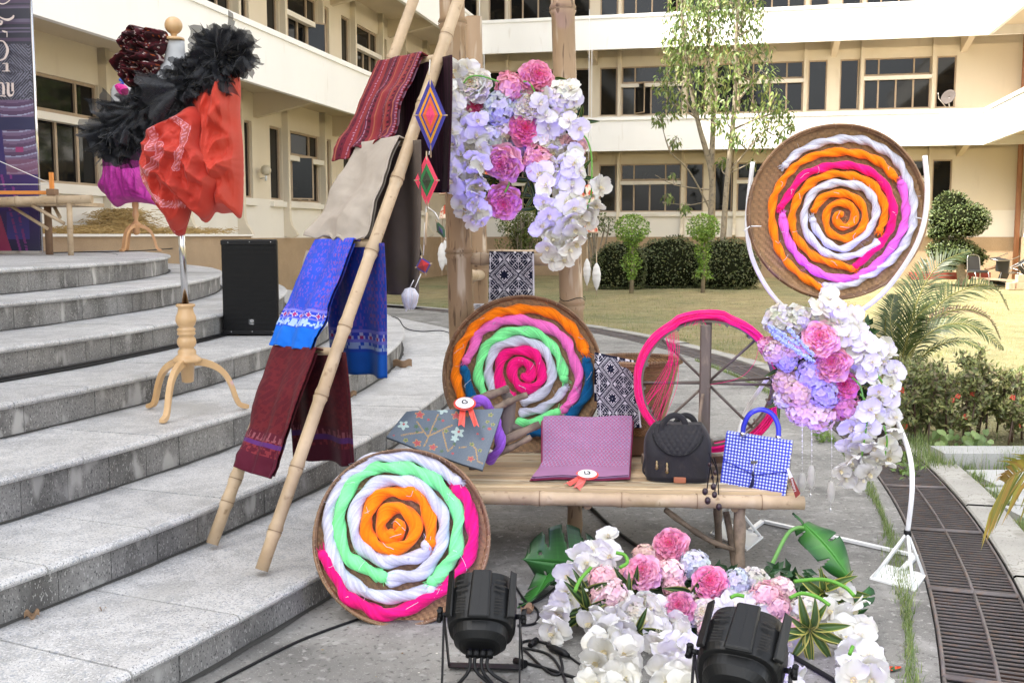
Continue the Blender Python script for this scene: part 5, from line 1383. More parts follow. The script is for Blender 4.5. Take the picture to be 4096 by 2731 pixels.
def tray(label, cx, cy, rpx, n, Y, paths, ry, rim=.05, base=(.30, .175, .085), scale=1.0, ties=True, vy=1.0, bottomY=None):
    n = Vector(n).normalized(); c = D(cx, cy, Y); R_ = rpx * Y / 4150
    ex = n.cross(Vector((0, 0, 1))).normalized() * -1
    if ex.x < 0: ex = -ex
    ez = ex.cross(n); 
    if ez.z < 0: ez = -ez
    t = thing('winnowing_tray', label, 'winnowing tray', c - ez * R_, 'round bamboo trays with spirals of coloured yarn')
    def L(x, z, y=0.0): return c + ex * x + ez * z + n * y
    # woven floor: twill of over and under strips
    mb = MB(); N_ = 92; h = 2 * R_ * .97 / N_; vs = {}; 
    def vid(i, j):
        if (i, j) not in vs:
            x = -R_ * .97 + i * h; z = -R_ * .97 + j * h; rr = math.hypot(x, z)
            dish = -.006 * (1 - (rr / R_) ** 2); bend = .022 * max(0, (rr / R_ - .84) / .16) ** 1.3
            ov = .0016 if ((i + j) % 4 < 2) else -.0006
            vs[(i, j)] = len(mb.v); mb.v.append(tuple(L(x, z, dish + bend + ov)))
        return vs[(i, j)]
    for i in range(N_):
        for j in range(N_):
            x = -R_ * .97 + (i + .5) * h; z = -R_ * .97 + (j + .5) * h
            if math.hypot(x, z) > R_ * .97: continue
            over = ((i + j) % 4 < 2); s_ = (.85 + .3 * hsh(i if over else j, 3, cx)) * (.82 if over else 1.06)
            mb.f.append((vid(i, j), vid(i + 1, j), vid(i + 1, j + 1), vid(i, j + 1))); mb.c.append((base[0] * s_, base[1] * s_, base[2] * s_)); mb.m.append(0); mb.s.append(False)
    mb.build('woven_floor', m_weave, t)
    def circ(r, y, wob=0.0, m=72, ph=0): return [L((r + wob * math.sin(a * 5 + ph)) * math.cos(a), (r + wob * math.sin(a * 5 + ph)) * math.sin(a), y) for a in [2 * math.pi * k / m for k in range(m + 1)]]
    mb = MB(); nn = 96
    prof = [(.955, .006), (.975, .018), (.992, rim * .75), (1.0, rim), (1.012, rim), (1.008, rim * .5), (1.0, -.004), (.97, -.010), (.93, -.012)]
    mb.grid(lambda u, v: L(R_ * np.interp(v * 8, range(9), [q[0] for q in prof]) * math.cos(2 * math.pi * u), R_ * np.interp(v * 8, range(9), [q[0] for q in prof]) * math.sin(2 * math.pi * u), float(np.interp(v * 8, range(9), [q[1] for q in prof]))), nn, 8, smooth=True)
    mb.build('rim_wall', m_cane, t)
    for dr, y, rr_ in ((1.006, rim + .003, .0055), (1.016, rim * .72, .004), (.990, rim * .86, .004), (1.018, rim * .45, .0035)):
        mb = MB(); mb.tube(circ(R_ * dr, y, .0015, 72, dr * 90), rr_, 6); mb.build('rim_cane', m_cane, t)
    mb = MB()
    for k in range(ry):
        a = 2 * math.pi * (k + rnd.uniform(-.2, .2)) / ry; pp = [L(R_ * q[0] * math.cos(a + q[2]), R_ * q[0] * math.sin(a + q[2]), q[1]) for q in ((.982, rim * .6, 0), (.997, rim + .007, .01), (1.016, rim + .006, .02), (1.026, rim * .5, .03))]
        mb.tube(pp, .0019, 4, cap=False)
    mb.build('rim_stitches', m_bam, t, kind='stuff')
    for idx, (ck, pp, rr, knots, lb) in enumerate(paths):
        pts = [PLN(x, y, c, n) + n * (rr * .9 + .002) for x, y in pp]
        mb = MB(); yarn_mesh(mb, pts, rr, YC[ck], idx * 1.7 + cx, n=24)
        for e in knots:
            p = pts[0] if e == 0 else pts[-1]; d = (pts[0] - pts[1]).normalized() if e == 0 else (pts[-1] - pts[-2]).normalized()
            tuft_at(mb, p + n * .004, d, 20, rr * .95, YC[ck])
        if ties:
            for _ in range(2 + len(pts) // 5):
                j = rnd.randint(1, len(pts) - 2); p = pts[j] + n * rr * .95; a = rv(rr * 1.2); a -= n * a.dot(n)
                mb.tube(smooth_path([p - a, p + n * .006 + rv(.004), p + a, p + a * 1.3 + rv(.02)], 4), .0011, 3, YC['W'], cap=False)
            for _ in range(3 + len(pts) // 3):   # loose fibres
                j = rnd.randint(1, len(pts) - 2); p = pts[j] + rv(rr); mb.tube(smooth_path([p, p + rv(.03), p + rv(.05)], 4), .0006, 3, YC[ck], cap=False)
        mb.build('yarn_skein', m_skein, t, label=lb)
    return t, c, n, R_
def mix_r(p, s, ox, oy): return RG(p, s, ox, oy)
A5 = (1.598, 1200, 1750); A2 = (1.5677, 1200, 1150); A4 = (1.206, 2800, 0)
p1 = [('W', RG([(1000, 285), (900, 215), (760, 140), (620, 125), (470, 140), (370, 210), (260, 300), (200, 440), (190, 600), (205, 700), (240, 810), (310, 905), (430, 990), (590, 1020), (720, 1000), (835, 975)], *A5), .0255, (0, 1), 'outer white yarn'),
      ('G', RG([(530, 890), (400, 825), (305, 755), (262, 640), (255, 520), (275, 420), (340, 300), (440, 215), (570, 195), (720, 210), (850, 270), (955, 380), (1010, 480), (1005, 620), (995, 735), (920, 850), (850, 920)], *A5), .0255, (0, 1), 'pale green yarn'),
      ('W', RG([(548, 925), (640, 893), (760, 875), (850, 790), (910, 660), (915, 510), (835, 375), (740, 300), (600, 280), (480, 310), (385, 400), (350, 510), (365, 640), (430, 730), (550, 792), (690, 775), (800, 740), (812, 690)], *A5), .0255, (1,), 'inner white yarn'),
      ('O', RG([(835, 672), (835, 560), (800, 430), (720, 365), (600, 350), (500, 385), (440, 480), (430, 600), (480, 685), (580, 710), (680, 690), (740, 600), (725, 520), (650, 455), (560, 475), (520, 560), (545, 625), (625, 630), (645, 570), (600, 555)], *A5), .0255, (0,), 'orange yarn coiled at the centre'),
      ('M', RG([(1005, 335), (1075, 420), (1100, 560), (1105, 680), (1050, 810), (985, 905), (880, 990), (720, 1075), (540, 1135), (430, 1080), (310, 1020), (250, 910), (195, 810), (158, 755)], *A5), .0255, (0, 1), 'magenta yarn round the lower edge')]
tray('bamboo tray on the ground before the bench, orange yarn centred in green and white', 1610, 2148, 352, (.04, -.92, .36), 4.06, p1, 84, vy=1)
p2_ = [('O', RG([(1020, 700), (985, 600), (985, 500), (1000, 400), (1060, 300), (1150, 205), (1280, 155), (1430, 140), (1570, 165), (1680, 235), (1745, 320), (1785, 405)], *A2), .0262, (1,), 'orange yarn round the top edge'),
       ('P', RG([(1045, 460), (1085, 390), (1125, 295), (1220, 232), (1340, 205), (1450, 220), (1560, 260), (1660, 330), (1705, 430), (1745, 540), (1735, 640), (1695, 720), (1655, 765)], *A2), .0262, (0, 1), 'pink yarn'),
       ('G', RG([(1165, 680), (1125, 590), (1130, 470), (1180, 365), (1290, 290), (1410, 275), (1510, 305), (1590, 385), (1635, 470), (1655, 570)], *A2), .0255, (1,), 'pale green yarn'),
       ('G', RG([(1350, 850), (1440, 850), (1530, 825), (1610, 785)], *A2), .0255, (1,), 'short pale green yarn at the bottom'),
       ('W', RG([(1220, 690), (1190, 575), (1190, 470), (1235, 385), (1340, 342), (1455, 350), (1540, 415), (1580, 530), (1545, 640), (1465, 690), (1385, 730)], *A2), .0255, (), 'white yarn'),
       ('W', RG([(1655, 640), (1600, 705), (1500, 765), (1370, 790)], *A2), .0215, (0,), 'short white yarn'),
       ('M', RG([(1350, 690), (1265, 630), (1250, 530), (1270, 440), (1360, 400), (1455, 410), (1505, 480), (1515, 570), (1465, 630), (1390, 625), (1335, 560), (1340, 490), (1400, 468), (1450, 510), (1435, 570), (1385, 550)], *A2), .0265, (), 'magenta yarn coiled at the centre'),
       ('B', RG([(1795, 460), (1810, 560), (1800, 660), (1735, 760), (1640, 850), (1540, 900), (1420, 915)], *A2), .0255, (0,), 'dark blue yarn at the lower right'),
       ('B', RG([(1030, 515), (1055, 600), (1080, 690), (1110, 740)], *A2), .0255, (0,), 'dark blue yarn at the left')]
tray('large bamboo tray standing behind the bench against the posts, magenta yarn at its centre', 2092, 1500, 316, (-.03, -.975, .22), 5.50, p2_, 40)
p3_ = [('W', RG([(408, 800), (470, 740), (570, 695), (680, 675), (780, 680), (860, 715), (935, 765), (985, 845), (1020, 950), (1020, 1080), (980, 1180), (900, 1270), (800, 1330), (700, 1378), (600, 1378)], *A4), .0178, (0, 1), 'outer white yarn'),
       ('O', RG([(572, 1385), (480, 1325), (405, 1250), (365, 1170), (345, 1060), (350, 970), (390, 885), (450, 812), (530, 762), (640, 738), (760, 745), (850, 778), (900, 820), (930, 855)], *A4), .0178, (0, 1), 'outer orange yarn'),
       ('M', RG([(388, 1000), (435, 930), (490, 855), (565, 820), (660, 800), (760, 810), (850, 855), (905, 930), (928, 1030), (905, 1120), (850, 1190), (790, 1245), (745, 1285)], *A4), .0178, (0, 1), 'magenta yarn'),
       ('V', RG([(395, 1045), (412, 1130), (450, 1210), (515, 1280), (600, 1330), (720, 1343), (830, 1290), (915, 1200), (975, 1100), (988, 1010), (978, 930), (962, 885)], *A4), .0178, (0, 1), 'orchid pink yarn'),
       ('O', RG([(728, 1298), (640, 1270), (560, 1245), (495, 1190), (450, 1120), (442, 1040), (475, 950), (540, 880), (625, 845), (720, 850), (810, 880), (868, 950), (888, 1030), (862, 1110)], *A4), .0178, (0, 1), 'middle orange yarn'),
       ('W', RG([(860, 1160), (800, 1210), (700, 1240), (610, 1225), (545, 1170), (503, 1100), (505, 1010), (545, 930), (625, 890), (720, 890), (800, 920), (845, 1000), (828, 1080), (770, 1150), (690, 1200), (620, 1180), (565, 1120), (540, 1065)], *A4), .0178, (1,), 'inner white yarn'),
       ('O', RG([(540, 1030), (580, 965), (650, 935), (740, 955), (785, 1010), (788, 1080), (740, 1135), (690, 1152), (625, 1125), (603, 1060), (625, 1000), (680, 980), (735, 1010), (738, 1065), (690, 1098), (655, 1068), (662, 1035), (690, 1040)], *A4), .0178, (), 'orange yarn coiled at the centre')]
tr3, c3, n3, R3 = tray('bamboo tray held up on the white arched stand, orange yarn coiled at its centre', 3340, 850, 338, (-.13, -.98, .07), 4.85, p3_, 36)

# ---- white arched stand
m_wht = M('white_enamel', (.80, .81, .82), .35, .04, 9, coat=.3)
YSd = 4.80
st = thing('arch_stand', 'white tube stand of two bowed arcs carrying the highest yarn tray', 'stand', Vector((1.4, YSd, 0)))
def yx(x): return 5.08 - (x - 2930) / 680 * .6
mb = MB(); q = [D(x, y, yx(x) + .06) for x, y in OV([(1729, 372), (1716, 500), (1724, 580), (1755, 650), (1800, 705), (1860, 740), (1920, 740), (1975, 715), (2035, 665), (2090, 590), (2120, 520), (2130, 440), (2124, 358)])]
mb.tube(smooth_path(q, 6), .011, 10); mb.build('upper_arc', m_wht, st)
mb = MB(); q = [D(x, y, yx(x) + (.20 if 1300 < y < 1720 else .10 if y < 1830 else 0)) for x, y in [(2935, 2010), (2935, 1850), (2970, 1680), (3033, 1565), (3130, 1450), (3260, 1385), (3400, 1410), (3510, 1530), (3596, 1701), (3640, 1829), (3648, 1960), (3630, 2128)]]
mb.tube(smooth_path(q, 6), .011, 10); mb.build('lower_arc', m_wht, st)
for (tx, ty), cor, dxy in (((3630, 2128), [(3478, 2308), (3531, 2252), (3708, 2295), (3660, 2358)], 1), ((2935, 2010), [(2840, 2130), (2895, 2080), (3053, 2144), (2987, 2197)], 0)):
    g = [G(x, y, .008) for x, y in cor]
    mb = MB(); mb.v = [tuple(p) for p in g] + [tuple(p - Vector((0, 0, .008))) for p in g]; 
    for f in ((3, 2, 1, 0), (4, 5, 6, 7), (0, 1, 5, 4), (1, 2, 6, 5), (2, 3, 7, 6), (3, 0, 4, 7)): mb.f.append(f); mb.c.append((1, 1, 1)); mb.m.append(0); mb.s.append(False)
    mb.build('foot_plate', m_wht, st)
    top = D(tx, ty, yx(tx)); ctr = sum(g, Vector()) / 4
    for p in g:
        e = p.lerp(ctr, .12); mb = MB(); mb.tube([top, e], .0075, 5); mb.build('strut', m_wht, st)
    mb = MB(); mb.tube([top + Vector((0, 0, -.015)), top + Vector((0, 0, .01))], .016, 10); mb.build('collar', m_blackp, st)
for A, B in (((3001, 2120), (3051, 2083)), ((3051, 2083), (3663, 2221)), ((3663, 2221), (3612, 2275))):
    a = G(*A, .012); b = G(*B, .012); d = b - a; mb = MB(); mb.box(*((a + b) / 2), d.length, .024, .014, Matrix.Rotation(math.atan2(d.y, d.x), 3, 'Z')); mb.build('base_bar', m_wht, st)
mb = MB()
for A, B in (((3000, 905), (2975, 925)), ((3005, 905), (3045, 905)), ((3660, 870), (3720, 880))): mb.tube([D(A[0], A[1], YSd - .03), D(B[0], B[1], YSd - .03)], .0025, 4)
mb.build('cable_tie', m_wht, st)

# ---- basket with a patterned cloth
def motif(x, y):
    x = (x + .5) % 1 - .5; y = (y + .5) % 1 - .5
    d = abs(x) + abs(y); NV = lin(14, 17, 40); WH = lin(196, 192, 198)
    if d < .36:
        if .295 < d or (.225 < d < .262): return NV
        if d > .262: return WH
        xx, yy = abs(x), abs(y); r = math.hypot(x, y); a = math.atan2(yy, xx); st_ = .105 + .06 * abs(math.cos(4 * a))
        if .022 < r < st_: return NV
        if r < .02: return NV
        for (px_, py_) in ((.16, 0), (0, .16)):
            e = max(abs(xx - px_), abs(yy - py_))
            if .02 < e < .03: return NV
        return WH
    if d < .40: return WH if d < .372 else NV
    if d < .455: return NV if (int((x + 9) * 44) + int((y + 9) * 44)) % 2 else WH
    xx = .5 - abs(x); yy = .5 - abs(y); e = xx + yy
    if e < .50:
        if abs(xx) < .012 and yy < .3: return WH
        if yy < .008: return WH
        m = max(xx, yy); s = (yy - xx * .8) if yy > xx else (xx - yy * .8)
        if m < .33 and abs(xx - yy) > .014: return NV if ((xx + yy) * 9) % 1 < .84 else WH
        return WH if e < .44 else NV
    return NV if (int((x + 9) * 44) + int((y + 9) * 44)) % 2 else WH
def navy_cloth(label, q, Y, topback, period, off, seed):
    t = thing('patterned_cloth', label, 'cloth', D(*q[0], Y), 'navy and white patterned cloths')
    TL, TR, BR, BL = [Vector(p) for p in q]
    wd = (TR - TL).length
    def fn(u, v):
        p = TL.lerp(TR, u).lerp(BL.lerp(BR, u), v)
        return D(p.x, p.y, Y - .02 * math.sin(min(1, v * 6) * math.pi / 2) + .006 * math.sin(u * 7 + seed) * v)
    mb = MB(); h = (BL - TL).length
    mb.grid(fn, 110, int(110 * h / wd), colf=lambda u, v: lin(206, 203, 210) if u > .965 else motif(off[0] + u * wd / period[0], off[1] + v * h / period[1]))
    o = mb.build('front_sheet', m_clothd, t); s = o.modifiers.new('s', 'SOLIDIFY'); s.thickness = .004; s.offset = -1
    def bk(u, v):
        a = fn(u, 0); 
        if v < .2: k = v / .2; return a + Vector((0, topback * k, .012 * math.sin(k * math.pi)))
        return a + Vector((0, topback, -(v - .2) * .30))
    mb = MB(); mb.grid(bk, 20, 14, colf=lambda u, v: motif(u * 1.5, v)); mb.build('back_sheet', m_clothd, t)
    return t
navy_cloth('navy and white patterned cloth folded over the rung between the bamboo posts', [(1957, 1013), (2136, 1015), (2140, 1300), (1952, 1300)], YF - .05, .07, (112, 121), (-.54, -.71), 1)
yb = 5.34; kb = yb / 4150; bc = D(2555, 1436, yb); bot = ZT + .01
bk = thing('woven_basket', 'tall woven basket on a dark wooden foot behind the folded cloths', 'basket', (bc.x, yb, bot))
mb = MB(); H_ = bc.z - bot - .10
rows = 56; nb = 84
def bas(u, v):
    f = v; r = (82 + (165 - 82) * f ** .75) * kb
    k = int(round(u * nb)); j = int(round(v * rows)); r += .0022 * (1 if (k + j) % 2 else -1)
    sq = 1 - .10 * (1 - f) * abs(math.sin(2 * u * 2 * math.pi))
    return Vector((bc.x + r * sq * math.cos(2 * math.pi * u), yb + r * sq * math.sin(2 * math.pi * u), bot + .10 + H_ * f))
mb.grid(bas, nb, rows, smooth=False, colf=lambda u, v: tuple(c * (.75 + .4 * hsh(int(u * nb), int(v * rows))) for c in (.30, .165, .075))); mb.build('woven_body', m_weave, bk)
mb = MB(); mb.grid(lambda u, v: Vector((bc.x + 80 * kb * v * math.cos(2 * math.pi * u), yb + 80 * kb * v * math.sin(2 * math.pi * u), bot + .11)), 30, 2, col=(.2, .12, .06)); mb.build('woven_bottom', m_weave, bk)
mb = MB()
for dz, rr in ((0, .009), (-.013, .006)):
    mb.tube([Vector((bc.x + (166 * kb) * math.cos(a), yb + 166 * kb * math.sin(a), bc.z + dz)) for a in [2 * math.pi * k / 48 for k in range(49)]], rr, 7)
mb.build('rim', m_cane, bk)
mb = MB()
for k in range(90):
    a = 2 * math.pi * k / 90
    mb.tube([Vector((bc.x + (166 * kb + dx) * math.cos(a + s), yb + (166 * kb + dx) * math.sin(a + s), bc.z + dz)) for dx, dz, s in ((-.011, -.012, 0), (-.006, .009, .02), (.008, .008, .04), (.012, -.014, .06))], .0022, 4, cap=False)
mb.build('rim_binding', m_cane, bk, kind='stuff')
mb = MB(); w = 92 * kb; mb.box(bc.x + .01, yb, bot + .05, w * 2, w * 2 * .8, .10); mb.build('wooden_foot', M('basket_foot_wood', (.17, .085, .045), .5, .2, 8, .2, 40), bk, bevel=.006)
for s_ in (-1, 1):
    mb = MB(); mb.tube([Vector((bc.x + s_ * 60 * kb, yb - 70 * kb, bot + .1)), Vector((bc.x + s_ * 132 * kb, yb - 85 * kb, bc.z - .02))], .006, 6); mb.build('corner_rib', m_cane, bk)
navy_cloth('navy and white patterned cloth hanging over the left rim of the woven basket', [(2380, 1418), (2543, 1452), (2566, 1710), (2392, 1712)], yb - .17, .03, (98, 123), (-.62, -.38), 3)

# ---- spinning wheel wound with pink yarn
YW = 5.0; kw = YW / 4150; wc = D(2828, 1530, YW); RW = 262 * kw
wh = thing('spinning_wheel', 'dark wooden spinning wheel wound with bright pink yarn, behind the two bags', 'spinning wheel', (wc.x, YW, ZT))
Mw = Matrix.Rotation(R(-8), 3, 'Z')
def WL(a, r, y): return wc + Mw @ Vector((r * math.cos(a), y, r * math.sin(a) * .965))
for y in (-.035, .045):
    mb = MB(); n = 72; vs = []
    for k in range(n):
        a = 2 * math.pi * k / n
        for (dr, dy) in ((0, -.008), (.010, -.008), (.010, .008), (0, .008)): vs.append(WL(a, RW - .008 + dr, y + dy))
    mb.add(vs, [(4 * k + j, 4 * ((k + 1) % n) + j, 4 * ((k + 1) % n) + (j + 1) % 4, 4 * k + (j + 1) % 4) for k in range(n) for j in range(4)]); mb.build('hoop', m_darkwood, wh)
for k in range(16):
    a = 2 * math.pi * k / 16 + .1; mb = MB(); mb.tube([WL(a, RW - .012, -.045), WL(a, RW - .012, .055)], .008, 4); mb.build('cross_slat', m_darkwood, wh)
for a, y in ((0, -.035), (math.pi, -.035), (0.07, .045), (math.pi + .05, .045), (R(45), -.03), (R(135), -.03), (R(225), -.03), (R(315), -.03)):
    mb = MB(); mb.tube([WL(a, .0, y * .5), WL(a, RW, y)], .0065, 4); mb.build('spoke', m_darkwood, wh)
mb = MB(); mb.tube([WL(0, 0, -.12), WL(0, 0, .12)], .012, 8); mb.build('axle', m_darkwood, wh)
PKY = lin(244, 28, 128)
mb = MB()
yarn_pts = [WL(2 * math.pi * k / 40, RW + .017, .005) for k in range(41)]
for s in range(110):
    ph = rnd.uniform(0, 6); y0 = rnd.uniform(-.045, .05); r0 = RW + rnd.uniform(.003, .036)
    amp = .010
    P_ = [WL(2 * math.pi * k / 60, r0 + amp * nz((math.cos(k * .105) * 2, math.sin(k * .105) * 2, s * .9)) + (.010 if 12 < k < 20 else 0) + (.012 if k > 50 or k < 3 else 0), y0 + .02 * nz((math.cos(k * .105) * 2, s, 0))) for k in range(61)]
    mb.tube(P_, .0042 if s < 80 else .0016, 4, cvar(PKY, .12), cap=False)
mb.build('pink_yarn', m_skein, wh, kind='stuff')
mb = MB()
for s in range(16):    # slack threads inside the hoop on the left
    a0 = R(rnd.uniform(118, 132)); a1 = R(rnd.uniform(195, 225)); A_ = WL(a0, RW, -.04); B_ = WL(a1, RW * .98, -.04)
    m_ = A_.lerp(B_, .5) + Vector((rnd.uniform(.02, .06), 0, rnd.uniform(-.05, 0))); mb.tube(smooth_path([A_, A_.lerp(m_, .5) + Vector((.02, 0, 0)), m_, B_], 5), .0012, 3, PKY, cap=False)
mb.tube(smooth_path([WL(R(40), RW, -.04), WL(R(25), RW * .75, -.04), WL(R(12), RW * .45, -.05), WL(R(200), RW * .08, -.05)], 6), .0012, 3, PKY, cap=False)
for s in range(14):
    a = R(rnd.uniform(80, 105)); P0 = WL(a, RW + .03, -.03); mb.tube(smooth_path([P0, P0 + rv(.03), P0 + Vector((rnd.uniform(-.05, .05), -.01, -.05))], 4), .0014, 3, PKY, cap=False)
mb.build('loose_thread', m_skein, wh, kind='stuff')
for (x, y0, y1, w_, yy) in ((2822, 1300, 0, 36, YW - .10), (2834, 1240, 0, 26, YW + .11)):
    top = D(x, y0, yy); mb = MB(); mb.box(top.x, yy, (top.z + ZT + .03) / 2, w_ * kw, .035, top.z - ZT - .03); mb.build('post', m_darkwood, wh, bevel=.002)
mb = MB(); mb.bx(wc.x - .26, wc.x + .22, YW - .13, YW - .06, ZT + .002, ZT + .04); mb.build('base_board', m_drift, wh, bevel=.003)
mb = MB(); mb.bx(wc.x - .30, wc.x + .10, YW + .05, YW + .12, ZT + .002, ZT + .05); mb.build('base_board', m_drift, wh, bevel=.003)
mb = MB(); mb.tube(smooth_path([D(2812, 1575, YW - .14), D(2800, 1650, YW - .16), D(2800, 1720, YW - .17), D(2812, 1770, YW - .17), D(2826, 1800, YW - .16)], 4), .008, 7); mb.build('crank_handle', m_drift, wh)

# ---- winder with violet yarn, under the grey cloth
A2b = (2.851, 1500, 1500)
wd = thing('yarn_winder', 'weathered wooden winder holding violet yarn, under the grey flowered cloth', 'yarn winder', D(1990, 1850, 4.98))
for pp, r in (([(1100, 300), (1240, 250), (1400, 195), (1530, 148)], .021), ([(1300, 420), (1430, 352), (1590, 275), (1740, 225)], .018), ([(1380, 800), (1500, 735), (1700, 640), (1880, 560)], .022), ([(1300, 960), (1430, 880), (1600, 800), (1780, 702)], .018)):
    q = smooth_path([D(x, y, 4.92) for x, y in RG(pp, *A2b)], 3); mb = MB(); n = len(q)
    mb.tube(q, [r * (1 + .13 * math.sin(i * 1.7)) * (1 - .35 * (i / n) ** 3) for i in range(n)], 7); mb.build('arm', m_drift, wd)
blk = MB(); c = D(*RG([(1540, 520)], *A2b)[0], 4.97)
blk.tube([c + Vector((-.06, .0, -.15)), c + Vector((-.02, 0, -.05)), c + Vector((.0, 0, .10)), c + Vector((-.04, 0, .16))], [.03, .045, .035, .02], 6); blk.build('hub', m_darkwood, wd)
mb = MB(); mb.tube([c + Vector((-.1, 0, .02)), c + Vector((.06, -.01, -.05))], [.03, .02], 6); mb.build('cross_arm', m_darkwood, wd)
mb = MB(); mb.tube([D(1890, 1850, 4.98), Vector((D(1890, 1850, 4.98).x, 4.98, ZT))], .02, 6); mb.build('foot', m_darkwood, wd)
VIO = lin(150, 90, 205)
mb = MB(); yarn_mesh(mb, [D(x, y, 4.88 + dy) for (x, y), dy in zip(RG([(1120, 320), (1200, 285), (1270, 330), (1340, 450), (1400, 600), (1430, 720), (1420, 830), (1340, 930), (1280, 985)], *A2b), (0, -.02, .0, .03, .03, .0, -.02, 0, .03))], .024, VIO, 2.2, n=22); mb.build('violet_yarn', m_skein, wd)

# ---- grey flowered cloth with a rosette
gq = RG([(360, 415), (1466, 372), (1226, 1092), (130, 706)], *A2b)
GP = D(1780, 1740, 4.72); GN = Vector((.04, -.80, .60)).normalized()
fl = [(510, 460, 60, 'R'), (925, 465, 60, 'R'), (480, 765, 55, 'R'), (660, 815, 55, 'R'), (1092, 955, 48, 'R'), (325, 580, 68, 'w'), (770, 395, 70, 'w'), (945, 650, 78, 'w'), (910, 720, 50, 'w'), (330, 568, 18, 'R'), (765, 390, 18, 'R'), (955, 640, 20, 'R'),
      (610, 510, 20, 'R'), (775, 518, 20, 'R'), (1305, 610, 28, 'R'), (1230, 725, 22, 'R'), (885, 890, 20, 'R'), (1170, 660, 18, 'R'), (215, 690, 15, 'R'), (470, 590, 30, 'g'), (590, 610, 28, 'g'), (685, 610, 30, 'g'), (810, 635, 32, 'y'), (1320, 445, 34, 'y'), (1285, 525, 28, 'y'), (1345, 560, 28, 'y'),
      (350, 740, 32, 'y'), (1105, 780, 32, 'y'), (905, 780, 25, 'g'), (1195, 860, 28, 'y'), (760, 865, 28, 'g'), (480, 645, 22, 'g'), (735, 500, 22, 'g'), (1240, 580, 25, 'g'), (1050, 450, 35, 'o')]
br = [((560, 800), (720, 450)), ((600, 690), (880, 570)), ((600, 690), (480, 540)), ((300, 690), (560, 640)), ((770, 640), (830, 870)), ((830, 870), (900, 800)), ((1150, 840), (1170, 990)), ((1170, 990), (1230, 1020)), ((1100, 780), (1160, 850)), ((960, 820), (1040, 810))]
def c_gry(u, v):
    a = Vector(gq[0]).lerp(Vector(gq[1]), u).lerp(Vector(gq[3]).lerp(Vector(gq[2]), u), v); x = (a.x - 1500) * 2.851; y = (a.y - 1500) * 2.851
    for fx, fy, r, k in reversed(fl):
        dx, dy = x - fx, (y - fy) * 1.25; d = math.hypot(dx, dy); an = math.atan2(dy, dx)
        rr = r * (.78 + .22 * math.cos(an * 5 + fx))
        if d < rr:
            if k == 'R': return lin(166, 60, 66) if d < rr * .78 or r < 30 else lin(170, 130, 80)
            if k == 'w': return lin(165, 185, 180)
            if k == 'g': return lin(64, 92, 60)
            if k == 'y': return lin(150, 140, 60) if d > rr * .6 else lin(74, 100, 50)
            return lin(160, 110, 70)
    for (a_, b_) in br:
        A_, B_ = Vector(a_), Vector(b_); tt = max(0, min(1, (Vector((x, y)) - A_).dot(B_ - A_) / (B_ - A_).length_squared)); dd = (Vector((x, y)) - A_.lerp(B_, tt)).length
        if dd < 9 and hsh(int(x / 5), int(y / 5)) < .75: return lin(160, 128, 78)
    return lin(88, 100, 112) if hsh(int(x / 6), int(y / 3)) < .5 else lin(80, 92, 106)
gt_ = thing('folded_cloth', 'grey silk cloth with woven flowers lying on the winder, a red rosette pinned on it', 'cloth', GP)
def gfn(dz):
    def f(u, v):
        a = Vector(gq[0]).lerp(Vector(gq[1]), u).lerp(Vector(gq[3]).lerp(Vector(gq[2]), u), v)
        return PLN(a.x, a.y, GP, GN) + GN * (dz + .006 * math.sin(u * 5 + v * 3) + .004 * math.sin(u * 14))
    return f
mb = MB(); mb.grid(gfn(0), 170, 110, colf=c_gry); mb.build('top_fold', M('grey_silk', rough=.38, vc=True, var=.06, vs=12, sheen=.3), gt_)
for k in range(1, 4):
    mb = MB(); f_ = gfn(-.006 * k); mb.grid(f_, 20, 12, col=lin(84, 95, 106)); o = mb.build('fold', m_cloth, gt_); s_ = o.modifiers.new('s', 'SOLIDIFY'); s_.thickness = .004
def rosette(label, digit, cx, cy, nrm, Y, rpx, tails, drot, par_loc):
    t = thing('award_rosette', label, 'rosette', D(cx, cy, Y), 'red and white award rosettes'); c = D(cx, cy, Y); n = Vector(nrm).normalized(); ex = Vector((1, 0, 0)); ex = (ex - n * ex.dot(n)).normalized(); ey = n.cross(ex); r = rpx * Y / 4150
    m_red = M('red_satin', (.78, .075, .05), .4, .1, 30, sheen=.4); mb = MB(); m = 96
    vs = [c + n * .004]; 
    for k in range(m):
        a = 2 * math.pi * k / m; rr = r * (1.0 if k % 2 else .95); vs.append(c + (ex * math.cos(a) + ey * math.sin(a)) * rr + n * (.003 if k % 2 else -.002))
    mb.add(vs, [(0, 1 + k, 1 + (k + 1) % m) for k in range(m)]); mb.build('pleated_rim', m_red, t)
    mb = MB(); mb.add([c + n * .007] + [c + (ex * math.cos(2 * math.pi * k / 40) + ey * math.sin(2 * math.pi * k / 40)) * r * .82 + n * .006 for k in range(40)], [(0, 1 + k, 1 + (k + 1) % 40) for k in range(40)]); mb.build('white_disc', m_white, t)
    rot = Matrix((ex, ey, n)).transposed(); text(digit, r * 1.25, c + n * .0085, rot @ Matrix.Rotation(R(drot), 3, 'Z'), m_ink, t, 'digit')
    for tl in tails:
        mb = MB(); (a0, a1), (b0, b1) = tl[0], tl[1]
        P_ = [D(a0[0], a0[1], Y), D(a1[0], a1[1], Y), D(b1[0], b1[1], tl[2]), D((b0[0] + b1[0]) / 2, (b0[1] + b1[1]) / 2 - 9, tl[2]), D(b0[0], b0[1], tl[2])]
        P_ = [p - Vector((0, .012, -.003)) for p in P_]; mb.add(P_, [(0, 1, 2, 3, 4)]); o = mb.build('ribbon_tail', m_red, t); s_ = o.modifiers.new('s', 'SOLIDIFY'); s_.thickness = .001
m_ink = M('black_ink', (.02, .02, .025), .5, 0)
